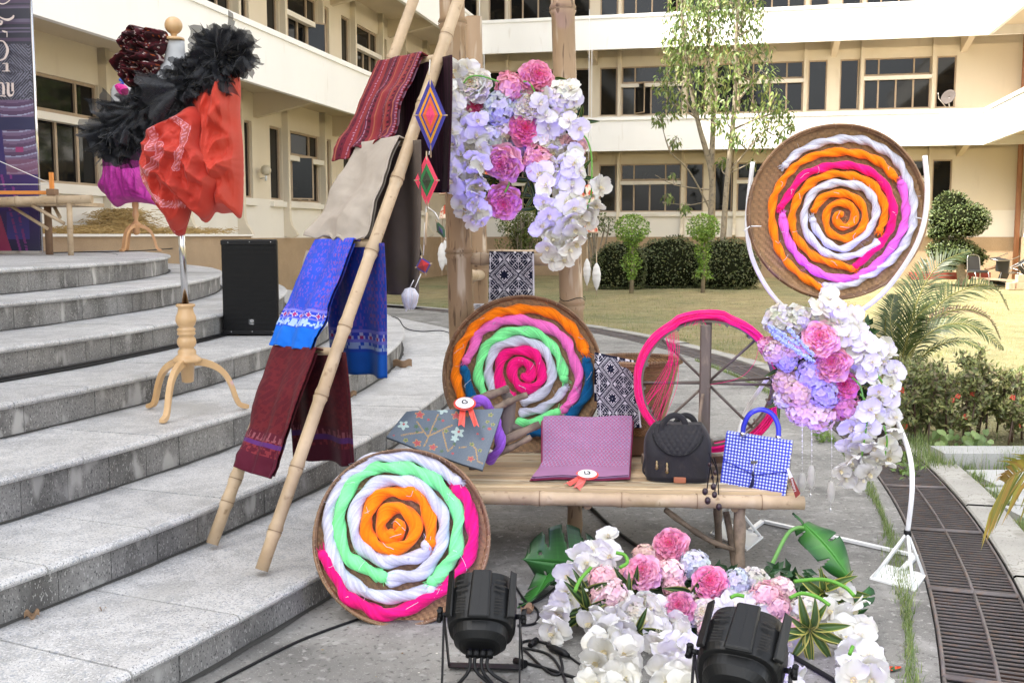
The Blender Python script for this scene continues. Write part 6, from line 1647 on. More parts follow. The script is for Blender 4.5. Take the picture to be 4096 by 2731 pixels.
cr = RG([(1024, 326)], *A2b)[0]; yv = PLN(*cr, GP, GN)
tl1 = RG([(972, 372), (1036, 380), (950, 582), (1022, 598)], *A2b); tl2 = RG([(1050, 378), (1112, 366), (1132, 594), (1190, 596)], *A2b)
rosette('red and white rosette with a black Thai numeral one, pinned on the grey flowered cloth', '\u0e51', cr[0], cr[1], (.0, -.45, .89), yv.y - .03, 46, [((tl1[0], tl1[1]), (tl1[2], tl1[3]), yv.y - .12), ((tl2[0], tl2[1]), (tl2[2], tl2[3]), yv.y - .12)], 180, None)

# ---- lilac folded cloth with the second rosette
lc = thing('folded_cloth', 'lilac silk cloth with pink diamonds, folded on the bench, rosette with numeral three on it', 'cloth', D(2340, 1900, 4.75))
def c_lil(u, v):
    if v > .80: return lin(158, 112, 148)
    a = ((u * 23 + v * 17) % 1); b = ((u * 23 - v * 17) % 1)
    d = abs(a - .5) + abs(b - .5)
    if d < .30: return lin(172, 82, 122)
    if abs(a - .5) > .40 or abs(b - .5) > .40: return lin(160, 130, 158)
    return lin(138, 100, 136)
def lpath(v):   # profile of the cloth: leaning back, then out over the bench edge
    Yk = np.interp(v, [0, .55, .8, 1], [5.12, 5.0, 4.86, 4.70]); zk = np.interp(v, [0, .55, .8, 1], [.60, .46, .405, .395]); return float(Yk), float(zk)
def lfn(dz, w0=(2178, 2542), w1=(2130, 2530), grow=0):
    def f(u, v):
        Y, z = lpath(v); xl = (np.interp(v, [0, .7, 1], [w0[0], w0[0], w1[0]]) - grow - 2048) / 4150 * (Y * .985 ); xr = (np.interp(v, [0, 1], [w0[1], w1[1]]) + grow - 2048) / 4150 * (Y * .985)
        return Vector((xl + (xr - xl) * u, Y, z - dz + .004 * math.sin(u * 9 + v * 5)))
    return f
mb = MB(); mb.grid(lfn(0), 150, 90, colf=c_lil); mb.build('top_fold', m_cloth, lc)
for k, cc_ in enumerate((lin(40, 30, 44), lin(196, 156, 190), lin(150, 110, 150), lin(160, 60, 90), lin(190, 80, 120), lin(90, 30, 50))):
    mb = MB(); mb.grid(lambda u, v: lfn(.004 + .0045 * k, grow=2 * k)(u, .02 + v * (.98 + .004 * k)) + Vector((0, .006 + .003 * k, 0)), 20, 60, col=cc_); o = mb.build('fold', m_cloth, lc); s_ = o.modifiers.new('s', 'SOLIDIFY'); s_.thickness = .0022
cr2 = (2349, 1898)
rosette('red and white rosette with a black Thai numeral three, lying on the lilac cloth', '\u0e53', cr2[0], cr2[1], (.0, -.22, .97), 4.72, 47, [(((2310, 1905), (2330, 1912)), ((2252, 1938), (2280, 1944)), 4.62), (((2322, 1908), (2350, 1912)), ((2292, 1950), (2320, 1962)), 4.58)], 180, None)

# ---- black quilted bag
m_bag = M('black_quilted_fabric', (.010, .009, .012), .75, .35, 16, .6, 80, col2=(.035, .026, .022), c2s=20, c2t=(.55, .8), sheen=.1)
m_leather = M('tan_leather', (.36, .12, .05), .5, .1, 30, .1, 90)
m_brass = M('aged_brass', (.42, .33, .16), .35, .1, 20, metal=1.0)
YBg = 4.78; kg = YBg / 4150
bb = thing('black_bag', 'black quilted fabric handbag with a tan leather patch and strap handles', 'handbag', (D(2710, 1900, YBg).x, YBg, ZT))
gx = D(2708, 1900, YBg).x; W_, Hh, Dp = 133 * kg, .262, .095
Mb = Matrix.Rotation(R(-9), 3, 'Z')
def bagp(x, y, z): return Vector((gx, YBg, ZT + .004)) + Mb @ Vector((x, y, z))
def sgn(q, e): return math.copysign(abs(q) ** e, q)
def bagf(u, v, s=1.0, add=0):
    z = v; th = 2 * math.pi * u
    w = W_ * (1.0 - .02 * math.cos(z * 6) - (.26 * max(0, (z - .62) / .38) ** 2.2)) * (1 if z > .06 else .95)
    d = Dp * (1.0 - .55 * max(0, (z - .45) / .55) ** 1.8) * (1.02 if z > .05 else .94)
    return bagp(w * sgn(math.cos(th), .42) * s, d * sgn(math.sin(th), .5) * s, Hh * z + .004 * math.sin(u * 25) * (z > .1))
mb = MB(); mb.grid(lambda u, v: bagf(u, v), 64, 30)
mb.add([bagf(k / 64, 1.0) for k in range(64)], [tuple(range(64))]); mb.add([bagf(k / 64, 0) for k in range(64)], [tuple(range(64))[::-1]])
# quilting ridges
mb.build('body', m_bag, bb)
mb = MB()
def flap(u, v):   # front flap, quilted
    x = (u - .5) * 2 * W_ * .80; top = 1.0; low = .48 + .34 * (abs(u - .5) * 2) ** 2.4
    z = low + (top - low) * v; dd = Dp * (1.0 - .55 * max(0, (z - .45) / .55) ** 1.8) * (1 - .22 * (abs(u - .5) * 2) ** 3)
    q = .005 * (abs(math.sin((u * 9 + z * 7) * math.pi)) * abs(math.sin((u * 9 - z * 7) * math.pi))) ** .5
    return bagp(x * (1 - .16 * max(0, z - .7) / .3), -dd - .006 - q, Hh * z + .003)
mb.grid(flap, 60, 44); o = mb.build('quilted_flap', m_bag, bb); s_ = o.modifiers.new('s', 'SOLIDIFY'); s_.thickness = .004
mb = MB(); mb.tube([flap(k / 30, 0) + Vector((0, -.003, 0)) for k in range(31)], .0035, 6); mb.build('zip', m_blackp, bb)
for (x0, x1, dy) in ((2640, 2760, -.05), (2690, 2800, .04)):
    mb = MB(); q = [D(x0, 1755, YBg + dy), D(x0 + 8, 1700, YBg + dy), D((x0 + x1) / 2 - 12, 1662, YBg + dy), D(x1 - 25, 1680, YBg + dy), D(x1, 1770, YBg + dy)]
    mb.tube(smooth_path(q, 7), .014, 8, flat=.25); mb.build('handle', m_bag, bb)
lp = D(2719, 1920, YBg - .105); mb = MB(); mb.box(*lp, .056, .006, .028, Mb); mb.build('leather_patch', m_leather, bb, bevel=.003)
for (x, y0, y1) in ((2668, 1850, 1895), (2627, 1842, 1878)):
    mb = MB(); mb.tube([D(x, y0 + (y1 - y0) * i / 6, YBg - .112) for i in range(7)], [.003, .006, .004, .008, .006, .009, .002], 6); mb.build('zip_pull', m_brass, bb)
for (x, y) in ((2593, 1775), (2835, 1810)):
    mb = MB(); c = D(x, y, YBg - .03); mb.tube([c + Vector((.010 * math.cos(k * .524), 0, .016 * math.sin(k * .524))) for k in range(13)], .003, 5); mb.build('ring', m_brass, bb)
mb = MB(); mb.tube(smooth_path([D(2592, 1785, YBg - .02), D(2582, 1830, YBg - .04), D(2572, 1880, YBg - .03), D(2585, 1900, YBg - .02)], 4), .006, 6, flat=.4); mb.build('strap', m_bag, bb)
sc = thing('seed_cluster', 'cluster of dark dried seeds and knotted cord hanging over the bench edge', 'ornament', D(2850, 1950, 4.45))
m_seed = M('dark_seed', (.035, .018, .024), .3, .4, 30, .3, 60)
mb = MB(); A3 = (1.568, 2300, 1150)
for pp in ([(840, 1030), (850, 1100), (830, 1250), (825, 1330)], [(850, 1060), (890, 1150), (900, 1280), (905, 1370)], [(850, 1120), (865, 1200), (868, 1245)], [(870, 1060), (885, 1110), (895, 1180), (872, 1300)]):
    mb.tube(smooth_path([D(x, y, 4.50 - .0001 * i) for i, (x, y) in enumerate(RG(pp, *A3))], 4), .0028, 5)
mb.build('cord', m_blackp, sc)
for (x, y, r) in ((868, 1248, 22), (816, 1278, 24), (875, 1298, 22), (832, 1335, 25), (903, 1374, 24), (845, 1110, 16), (880, 1160, 18), (862, 1190, 14)):
    mb = MB(); c = D(*RG([(x, y)], *A3)[0], 4.425 if y > 1200 else 4.6); rr = r / 1.568 * 4.43 / 4150
    mb.lathe([(rr * .8 * math.sin(math.pi * k / 8) * (1 + .05 * (k % 2)), -rr * math.cos(math.pi * k / 8)) for k in range(9)], 12, c); mb.build('seed', m_seed, sc)

# ---- blue gingham handbag
YG = 4.62
gb2 = thing('gingham_bag', 'blue and white gingham handbag with a round blue handle and dark tassel', 'handbag', (D(3020, 1950, YG).x, YG, ZT))
m_ging = M('gingham', rough=.5, vc=True, var=.03, bump=.15, bs=200, coat=.15)
m_navy = M('navy_leather', (.012, .016, .07), .35, .1, 30, coat=.2)
m_bluel = M('bright_blue_leather', (.02, .03, .42), .35, .08, 30, coat=.3)
FQ = [(2905, 1731), (3168, 1772), (3140, 1994), (2879, 1944)]
Yl, Yr = 4.70, 4.50; YTl, YTr = 4.77, 4.57
def gfp(u, v, off=0.0):
    a = D(*FQ[0], YTl).lerp(D(*FQ[1], YTr), u); b_ = D(*FQ[3], Yl).lerp(D(*FQ[2], Yr), u)
    return a.lerp(b_, v) + Vector((0, -off - .008 * math.sin(v * math.pi) * math.sin(u * math.pi), 0))
def c_gin(u, v):
    a = (u * 21) % 1 < .5; b_ = (v * 17) % 1 < .5
    return lin(18, 26, 150) if a and b_ else lin(206, 216, 244) if not a and not b_ else lin(78, 92, 200)
mb = MB(); mb.grid(gfp, 126, 102, colf=c_gin); mb.build('front_panel', m_ging, gb2)
back = Vector((.035, .12, .0))
mb = MB()
F = [gfp(0, 0), gfp(1, 0), gfp(1, 1), gfp(0, 1)]; F[0] = F[0]; Bk = [p + back * (.55 if i < 2 else 1) for i, p in enumerate(F)]
mb.add(F + Bk, [(0, 4, 5, 1), (3, 2, 6, 7), (4, 7, 6, 5), (0, 3, 7, 4), (1, 5, 6, 2)]); 
mb.v = [tuple(Vector(p) + Vector((0, .002, 0))) for p in mb.v]; mb.build('body', m_navy, gb2)
mb = MB(); mb.add([F[1] + Vector((.004, 0, .0)), F[2] + Vector((.004, 0, 0)), F[2] + back * .45 + Vector((.004, 0, 0)), F[1] + back * .2 + Vector((.004, 0, 0))], [(0, 1, 2, 3)]); mb.build('gusset', m_navy, gb2)
mb = MB(); mb.add([F[1] + back * .52 + Vector((.006, 0, 0)), F[2] + back * .62 + Vector((.008, 0, 0)), F[2] + back * 1.05 + Vector((.006, 0, 0)), F[1] + back * .62 + Vector((.004, 0, 0))], [(0, 1, 2, 3)]); mb.build('back_panel', m_bluel, gb2)
mb = MB(); tpu = lambda u, v: gfp(u, 0) + Vector((.02 * v, .055 * v, .006 * math.sin(v * math.pi))); mb.grid(tpu, 126, 8, colf=lambda u, v: c_gin(u, -v * .15)); mb.build('top_panel', m_ging, gb2)
def fV(u): return .50 + .165 * (1 - abs(u - .5) * 2)
mb = MB(); mb.grid(lambda u, v: gfp(u, v * fV(u), .005), 126, 60, colf=lambda u, v: c_gin(u, v * fV(u))); mb.build('flap', m_ging, gb2)
mb = MB(); mb.tube([gfp(k / 40, fV(k / 40), .007) for k in range(41)], .0022, 5, ); mb.build('flap_piping', m_bluel, gb2)
hq = [D(2972, 1738, YG + .08), D(2976, 1700, YG + .08), D(3000, 1655, YG + .07), D(3045, 1637, YG + .06), D(3088, 1655, YG + .05), D(3112, 1700, YG + .03), D(3114, 1752, YG + .02)]
mb = MB(); mb.tube(smooth_path(hq, 6), .0115, 10); mb.build('handle', m_bluel, gb2)
for p in (hq[0], hq[-1]): mb = MB(); mb.tube([p + Vector((0, 0, -.006)), p + Vector((0, 0, .012))], .014, 10); mb.build('handle_ring', m_steel, gb2)
mb = MB(); c = gfp(.47, .44, .01); mb.box(*c, .034, .006, .015, Matrix.Rotation(R(-6), 3, 'Z')); mb.build('clasp', m_steel, gb2)
mb = MB(); a = gfp(.47, .48, .014); b_ = gfp(.465, .64, .014)
for k in range(8): mb.lathe([(.0035 * math.sin(math.pi * j / 4), -.004 * math.cos(math.pi * j / 4)) for j in range(5)], 6, a.lerp(b_, k / 8))
mb.build('chain', m_steel, gb2)
mb = MB(); 
mb.tube([b_ + Vector((0, 0, .008)), b_ + Vector((0, 0, -.012))], [.006, .007], 8)
for k in range(50): mb.tube([b_ + Vector((0, -.002, -.01)), b_ + Vector((rnd.uniform(-.022, .022), rnd.uniform(-.012, .004), -.085 + rnd.uniform(-.006, .006)))], .0014, 3, cap=False)
mb.build('tassel', m_navy, gb2)
mb = MB(); c = D(3158, 1834, YG - .07); mb.tube([c + Vector((.003, .009 * math.cos(k * .524), .012 * math.sin(k * .524))) for k in range(13)], .0028, 5); mb.build('ring', m_steel, gb2)
m_tag = M('maroon_card', (.24, .03, .025), .5, 0); A3c = (5.227, 3050, 1750)
tg = RG([(500, 650), (545, 628), (792, 1166), (692, 1262)], *A3c); mb = MB(); P_ = [D(x, y, 4.44) for x, y in tg]
mb.add([P_[0].lerp(P_[3], .33), P_[1].lerp(P_[2], .36), P_[2], P_[3]], [(0, 1, 2, 3)]); o = mb.build('swing_tag', m_tag, gb2); o.modifiers.new('s', 'SOLIDIFY').thickness = .001
mb = MB(); mb.add([P_[0], P_[1], P_[1].lerp(P_[2], .36), P_[0].lerp(P_[3], .33)], [(0, 1, 2, 3)]); o = mb.build('swing_tag', m_white, gb2, label='white upper part of the tag'); o.modifiers.new('s', 'SOLIDIFY').thickness = .001
dv = (P_[3] - P_[0]).normalized(); cc2 = (P_[0] + P_[1] + P_[2] + P_[3]) / 4 + dv * .014
an = math.atan2(dv.z, dv.x)
text('Lmshoua', .0165, cc2 + Vector((-.003, -.003, 0)), Euler((R(90), 0, 0)).to_matrix() @ Matrix.Rotation(an + math.pi, 3, 'Z'), m_white, gb2)
# ---- three fuzzy white drops on beaded strings
m_fuzz = M('fuzzy_white_gauze', (.74, .73, .70), .9, .1, 40, 1.0, 120, trans=.4, alpha=.8, bdist=.006)
for i, (x, y0, y1, w_, ys, lb) in enumerate(((3209, 1890, 1965, 36, 1690, 'white gauze drop on a beaded string, nearest the gingham bag'), (3247, 1861, 1952, 32, 1660, 'white gauze drop on a beaded string, middle of the three'), (3327, 1922, 2010, 32, 1600, 'white gauze drop on a beaded string, lowest, under the orchids'))):
    Y = 4.62; k = Y / 4150; t = thing('gauze_drop', lb, 'ornament', D(x, y1, Y), 'gauze drops under the flower stand')
    mb = MB(); a = D(x, y0, Y); b_ = D(x - 4, y1, Y)
    mb.grid(lambda u, v: a.lerp(b_, v) + Vector((math.cos(u * 6.283), math.sin(u * 6.283), 0)) * (w_ / 2 * k * math.sin(math.pi * (.06 + .88 * v)) ** .6 * (1 + .16 * nz((math.cos(u * 6.28) * 2, math.sin(u * 6.28) * 2, v * 5 + i)))), 18, 16)
    mb.build('gauze', m_fuzz, t)
    mb = MB(); mb.tube([D(x, ys, Y), a], .0007, 3)
    for j in range(9): mb.lathe([(.0032 * math.sin(math.pi * q / 4), -.0032 * math.cos(math.pi * q / 4)) for q in range(5)], 6, D(x, ys, Y).lerp(a, j / 9 + .03))
    mb.build('bead_string', m_rope, t)
    mb = MB(); e = D(x - 6, y1 + 28, Y); mb.lathe([(.001, -.012), (.006, .004), (.001, .010)], 6, e, smooth=False); mb.tube([b_, e], .0006, 3); mb.build('crystal', M('crystal', (.8, .8, .82), .05, 0, metal=.6), t)
# ================================================================ SILK FLOWERS
m_petal = M('silk_petal', rough=.6, vc=True, var=.05, vs=20, trans=.28, orand=.13, spec=.25, sheen=.15, bump=.25, bs=120, bdist=.002)
m_fleaf = M('silk_leaf', rough=.42, vc=True, var=.08, vs=20, trans=.12)
def petal(mb, M_, L, W, cup=.25, bend=.25, ruf=.05, col=(1, 1, 1), col2=None, nu=6, nv=5, tip=.9, base=.18, ph=0.0):
    def fn(u, v):
        x = (u - .5) * 2; f = base + (1 - base) * math.sin(math.pi * min(1, v * tip + .04)) ** .62 if v > 0 else base * .6
        if v > .85: f *= 1 - ((v - .85) / .15) ** 2 * .35
        e = abs(x) ** 2
        z = cup * W * e * .8 + bend * L * v * v + ruf * L * math.sin(x * 7 + ph) * v * (e + .3 * v) * .8
        return M_ @ Vector((x * W * .5 * f, L * v * (1 - .10 * e * v), z))
    c2 = col2 or col
    mb.grid(fn, nu, nv, colf=lambda u, v: tuple(c2[i] + (col[i] - c2[i]) * min(1, v * 1.25) for i in range(3)))
def RM(az, tilt): return Matrix.Rotation(az, 3, 'Z') @ Matrix.Rotation(tilt, 3, 'X')
def orchid(seed):
    rnd.seed(seed); mb = MB(); W_ = lin(230, 229, 224); w2 = lin(230, 226, 212)
    for az, L, W in ((0, .062, .050), (R(128), .058, .046), (R(-128), .058, .046)):
        petal(mb, RM(az + rnd.uniform(-.12, .12), rnd.uniform(-.1, .25)), L, W, .10, rnd.uniform(-.5, .35), .09, W_, w2, ph=rnd.uniform(0, 6))
    for az in (R(62), R(-62)):
        Mx = Matrix.Translation((0, 0, 0)).to_3x3() @ RM(az + rnd.uniform(-.1, .1), rnd.uniform(.0, .35))
        def fn(mb=mb, Mx=Mx): petal(mb, Mx, .064, .084, .12, rnd.uniform(-.55, .35), .15, W_, w2, nu=8, nv=6, tip=.86, base=.25, ph=rnd.uniform(0, 6))
        fn()
    lip = lin(240, 234, 206)
    petal(mb, RM(R(180), R(55)), .026, .022, .7, .3, .1, lip, lin(236, 214, 150), nu=4, nv=3)
    for s in (-1, 1): petal(mb, RM(R(180 + 50 * s), R(70)), .018, .014, .6, -.3, .1, W_, lip, nu=3, nv=3)
    mb.tube([(0, 0, -.002), (0, .001, .014)], [.004, .003], 6, lin(238, 225, 190))
    return mb.mesh('orchid_bloom', m_petal)
def hydrangea(seed, c1, c2, n=52, Rr=.066):
    rnd.seed(seed); mb = MB()
    for i in range(n):
        z = 1 - (i + .5) / n * 1.35; a = i * 2.39996 + rnd.uniform(-.2, .2); r = math.sqrt(max(0, 1 - z * z)); d = Vector((r * math.cos(a), r * math.sin(a), z)).normalized()
        p = d * Rr * rnd.uniform(.86, 1.08); q = d.to_track_quat('Z', 'Y').to_matrix() @ Matrix.Rotation(rnd.uniform(0, 6), 3, 'Z') @ Matrix.Rotation(rnd.uniform(-.4, .4), 3, 'X')
        f = rnd.random(); c = tuple((c1[k] * (1 - f) + c2[k] * f) * rnd.uniform(.92, 1.03) for k in range(3))
        for k in range(4):
            Mx = q @ Matrix.Rotation(k * math.pi / 2, 3, 'Z') @ Matrix.Rotation(rnd.uniform(.05, .5), 3, 'X'); o = len(mb.v)
            petal(mb, Mx, .0235, .0225, .15, -.15, .10, c, tuple(x * .93 for x in c), nu=3, nv=3, base=.3, ph=rnd.uniform(0, 6))
            for j in range(o, len(mb.v)): mb.v[j] = tuple(Vector(mb.v[j]) + p)
    mb.lathe([(Rr * .82 * math.sin(math.pi * k / 8), -Rr * .82 * math.cos(math.pi * k / 8)) for k in range(9)], 12, (0, 0, 0), tuple((c1[k] + c2[k]) * .4 for k in range(3)))
    return mb.mesh('hydrangea_head', m_petal)
def peony(seed, outer, inner, Rr=.078):
    rnd.seed(seed); mb = MB()
    lay = [(7, 1.0, R(0), 1.0), (8, .95, R(14), .9), (9, .84, R(28), .78), (10, .70, R(42), .62), (11, .58, R(55), .48), (11, .46, R(67), .40), (10, .36, R(78), .32), (8, .26, R(90), .28)]
    for li, (n, s, tl, w) in enumerate(lay):
        f = li / (len(lay) - 1)
        for k in range(n):
            az = 2 * math.pi * (k + .5 * (li % 2)) / n + rnd.uniform(-.15, .15)
            c = tuple((outer[j] * (1 - f) + inner[j] * f) * rnd.uniform(.9, 1.06) for j in range(3)); cb = tuple((outer[j] * max(0, .6 - f) + inner[j] * min(1, .4 + f)) for j in range(3))
            o = len(mb.v)
            petal(mb, RM(az, tl + rnd.uniform(-.15, .15)), Rr * s * rnd.uniform(.9, 1.08), Rr * w * 1.05, .26, .10 if li < 2 else .10 - .5 * f, .12 if li < 3 else .18, c, cb, nu=9, nv=5, tip=.80, base=.35, ph=rnd.uniform(0, 6))
            for j in range(o, len(mb.v)): mb.v[j] = (mb.v[j][0], mb.v[j][1], mb.v[j][2] + .006 * li - .012)
    for _ in range(26): v = rv(); mb.tube([(0, 0, .02), (v.x * .016, v.y * .016, .046 + v.z * .006)], [.0008, .0016], 3, lin(226, 170, 70), cap=False)
    return mb.mesh('peony_bloom', m_petal)
OR_ = [orchid(s) for s in (11, 12, 13, 14, 15, 16)]
WHc, PPc = lin(228, 228, 224), lin(246, 206, 208)
PR = {'w': [peony(21, lin(240, 238, 228), lin(236, 228, 196)), peony(22, lin(238, 238, 234), lin(232, 222, 186))],
      'p': [peony(31, lin(252, 196, 218), lin(240, 92, 146)), peony(32, lin(252, 204, 224), lin(244, 116, 162)), peony(33, lin(250, 182, 210), lin(238, 78, 138))],
      'm': [peony(41, lin(244, 150, 196), lin(222, 36, 104))]}
HY = {'w': [hydrangea(51, WHc, lin(206, 212, 228)), hydrangea(52, WHc, lin(226, 224, 200))], 'k': [hydrangea(53, PPc, lin(248, 232, 226)), hydrangea(54, lin(246, 200, 204), PPc)],
      'r': [hydrangea(55, lin(238, 150, 180), lin(246, 190, 200))], 'l': [hydrangea(56, lin(196, 178, 236), lin(222, 214, 244))], 'e': [hydrangea(57, lin(240, 214, 196), lin(236, 196, 184))],
      'c': [hydrangea(58, lin(234, 226, 204), lin(240, 236, 222))]}
rnd.seed(99)
def face(d, roll=None): return (Vector(d).normalized().to_track_quat('Z', 'Y') @ Euler((0, 0, rnd.uniform(0, 6.28) if roll is None else roll)).to_quaternion())
CAMV = lambda p: (Vector((0, 0, EYE)) - p).normalized()
def put_orchids(t, pts, depth, ctr, scl=1.0, jit=.03):
    for x, y in pts:
        p = D(x, y, depth(x, y)); p = p + Vector((0, rnd.uniform(-jit, jit), 0))
        o_ = (p - ctr); o_.y *= .3
        d = CAMV(p) * 1.0 + o_.normalized() * .5 + rv(1.0) + Vector((0, 0, -.15))
        q = d.normalized().to_track_quat('Z', 'Y') @ Euler((0, 0, rnd.uniform(-1.3, 1.3))).to_quaternion()
        s = scl * rnd.uniform(.9, 1.3); s = (s, s * rnd.uniform(.9, 1.05), s)
        o = inst('orchid_bloom', rnd.choice(OR_), t, p, q.to_euler()); o.scale = s
def put(t, name, me, x, y, Y, rpx, nat, ctr, out=.45, jit=.25):
    p = D(x, y, Y); o_ = (p - ctr); o_.y *= .3
    d = CAMV(p) + (o_.normalized() * out if o_.length > .01 else Vector()) + rv(jit)
    s = rpx * Y / 4150 / nat
    return inst(name, me, t, p, face(d).to_euler(), s)
def stem(t, pts, r=.0045, col=lin(96, 160, 50)):
    mb = MB(); mb.tube(smooth_path([Vector(p) for p in pts], 6), r, 7, col); mb.build('stem', m_fleaf, t)
vlf = None
def vleaf_mesh(seed, dark=lin(38, 60, 34), edge=lin(140, 146, 66)):
    mb = MB(); rnd.seed(seed); bend = rnd.uniform(.2, .6)
    def fn(u, v):
        x = (u - .5) * 2; w = math.sin(math.pi * min(1, v ** .8 * .97 + .03)) ** .8
        return Vector((x * .017 * w, .15 * v * (1 - .25 * bend * v), .02 * abs(x) * w - .15 * bend * v * v * .8 + .01))
    mb.grid(fn, 8, 10, colf=lambda u, v: edge if abs(u - .5) > .36 else lin(84, 112, 58) if abs(u - .5) < .10 else dark)
    return mb.mesh('striped_leaf', m_fleaf)
VL = [vleaf_mesh(s) for s in (1, 2, 3, 4)]; VLy = [vleaf_mesh(s, lin(74, 100, 44), lin(176, 172, 84)) for s in (5, 6)]
rnd.seed(101)
def leaf_spray(t, x, y, Y, n, scl, ms, d0=(0, -1, -.2), spread=1.1):
    p = D(x, y, Y)
    for k in range(n):
        a = 2 * math.pi * k / n + rnd.uniform(-.3, .3); d = Vector((math.cos(a) * spread, -.35, math.sin(a) * spread)) + Vector(d0) * .3 + rv(.2)
        # leaf grows along its local y
        yv_ = d.normalized(); zv = (CAMV(p) * 1.0 + rv(.4)); zv = (zv - yv_ * zv.dot(yv_)).normalized(); xv = yv_.cross(zv)
        rot = Matrix((xv, yv_, zv)).transposed(); inst('striped_leaf', rnd.choice(ms), t, p + yv_ * .01, rot.to_euler(), scl * rnd.uniform(.8, 1.15))
# ---- arrangement hung on the posts
A3_ = (1.4258, 1700, 0)
YU = 5.42; ctrU = D(2090, 620, YU + .1)
up = thing('flower_arrangement', 'hanging arrangement of white orchids and pink peonies tied between the bamboo posts', 'flower arrangement', D(2090, 520, YU + .1))
dU = lambda x, y: YU - .10 - .04 * math.sin(x * .05)
oL = [(175, 400), (240, 395), (120, 505), (190, 500), (105, 590), (170, 590), (215, 600), (260, 640), (140, 660), (200, 690), (300, 690), (240, 730), (150, 750), (200, 790), (290, 780), (170, 830), (240, 850), (320, 850), (350, 880), (130, 910), (205, 890), (280, 910), (150, 960), (330, 940),
      (190, 990), (250, 985), (310, 1000), (160, 1040), (220, 1050), (290, 1060), (330, 1050), (190, 1100), (250, 1110), (310, 1110), (210, 1160), (280, 1165), (230, 1210), (300, 1200), (260, 1250), (320, 1265)]
oR = [(700, 560), (650, 600), (720, 620), (770, 520), (830, 520), (850, 580), (690, 670), (760, 690), (820, 700), (880, 740), (700, 740), (750, 780), (730, 870), (790, 860), (850, 870), (700, 940), (655, 990), (770, 940), (850, 940), (880, 980), (730, 1010), (800, 1020), (690, 1060), (770, 1080), (840, 1070),
      (680, 1150), (740, 1160), (810, 1160), (850, 1190), (700, 1230), (660, 1290), (760, 1240), (830, 1240), (890, 1230), (940, 1220), (930, 1270), (990, 1075), (955, 1110), (975, 1170), (720, 1310), (790, 1310), (860, 1310), (720, 1370), (790, 1380), (860, 1390), (700, 1410), (750, 1440), (820, 1430), (720, 1485), (790, 1490)]
put_orchids(up, RG(oL, *A3_), dU, ctrU, .92); put_orchids(up, RG(oR, *A3_), dU, ctrU, .94)
for k, (kind, v, x, y, r, dy) in enumerate([('P', 'w', 285, 500, 92, 0), ('P', 'w', 590, 620, 82, -.02), ('H', 'w', 790, 560, 90, 0), ('H', 'w', 420, 620, 92, 0), ('H', 'w', 380, 790, 80, .03), ('H', 'r', 485, 500, 78, 0), ('P', 'p', 630, 450, 88, 0), ('P', 'm', 300, 620, 66, .02),
     ('P', 'm', 565, 745, 80, -.02), ('H', 'c', 450, 740, 66, .02), ('H', 'c', 660, 790, 74, .02), ('H', 'l', 545, 820, 62, .04), ('P', 'p', 455, 925, 98, -.06), ('H', 'r', 640, 920, 80, -.02), ('P', 'p', 450, 1145, 92, 0), ('H', 'k', 860, 830, 62, .02), ('H', 'k', 780, 820, 50, .05),
     ('H', 'l', 340, 730, 52, .05), ('H', 'w', 520, 700, 60, .08), ('H', 'w', 700, 640, 80, .08), ('P', 'm', 350, 930, 40, .05), ('H', 'w', 600, 560, 60, .10)]):
    X, Y_ = RG([(x, y)], *A3_)[0]; me = rnd.choice(PR[v] if kind == 'P' else HY[v])
    put(up, 'peony_bloom' if kind == 'P' else 'hydrangea_head', me, X, Y_, YU - .06 + dy, r / 1.4258, .064 if kind == 'P' else .066, ctrU)
for pp in ([(220, 475), (255, 440), (320, 435), (420, 467)], [(560, 465), (600, 480), (630, 535)], [(885, 760), (925, 800), (950, 900), (950, 1080)], [(925, 1190), (945, 1120), (950, 1080)], [(455, 1100), (478, 1050), (480, 1010)]):
    stem(up, [D(x, y, YU - .12) for x, y in RG(pp, *A3_)])
for x, y, n, s in ((400, 1020, 7, 1.0), (600, 1030, 6, 1.0), (620, 1120, 6, 1.0), (870, 1000, 6, .9), (360, 1090, 5, .9), (640, 1180, 4, .9), (880, 700, 4, .8), (730, 450, 3, .8), (150, 850, 4, .9), (500, 1090, 3, .8)):
    X, Y_ = RG([(x, y)], *A3_)[0]; leaf_spray(up, X, Y_, YU + .03, n, s * .8, VL)
mb = MB()
for _ in range(700):
    x = rnd.uniform(330, 860); y = rnd.uniform(480, 980); X, Y_ = RG([(x, y)], *A3_)[0]; leaf(mb, D(X, Y_, YU + .06), rv().normalized(), CAMV(D(X, Y_, YU)), .06, .028, cvar(lin(40, 70, 36), .3))
mb.build('backing_leaves', m_fleaf, up, kind='stuff')
# ---- arrangement on the arched stand
A4b = (1.568, 3000, 1000); YR_ = 4.68; ctrR = D(3330, 1560, YR_ + .1)
rt = thing('flower_arrangement', 'arrangement on the white stand, pink peonies and a trailing spray of white orchids', 'flower arrangement', D(3330, 1560, YR_ + .1))
oo = [(500, 310), (430, 370), (545, 365), (490, 430), (640, 410), (560, 470), (660, 520), (610, 540), (720, 590), (620, 600), (680, 640), (640, 690), (710, 690), (840, 620), (780, 640), (870, 660), (880, 740), (825, 715), (760, 710), (740, 800), (680, 780), (910, 770), (870, 850), (800, 880), (850, 890),
      (880, 930), (820, 950), (740, 1000), (700, 1050), (790, 1040), (640, 1110), (700, 1140), (750, 1120), (860, 1040), (920, 1060), (870, 1110), (690, 1210), (640, 1220), (760, 1220), (840, 1200), (900, 1180), (870, 1250), (840, 1320), (880, 1310), (800, 1300), (610, 1320), (560, 1380), (660, 1310), (720, 1350), (690, 1420), (600, 1430), (650, 1450), (740, 1400)]
put_orchids(rt, RG(oo, *A4b), lambda x, y: YR_ - .10 + .03 * math.sin(x * .05), ctrR, .84)
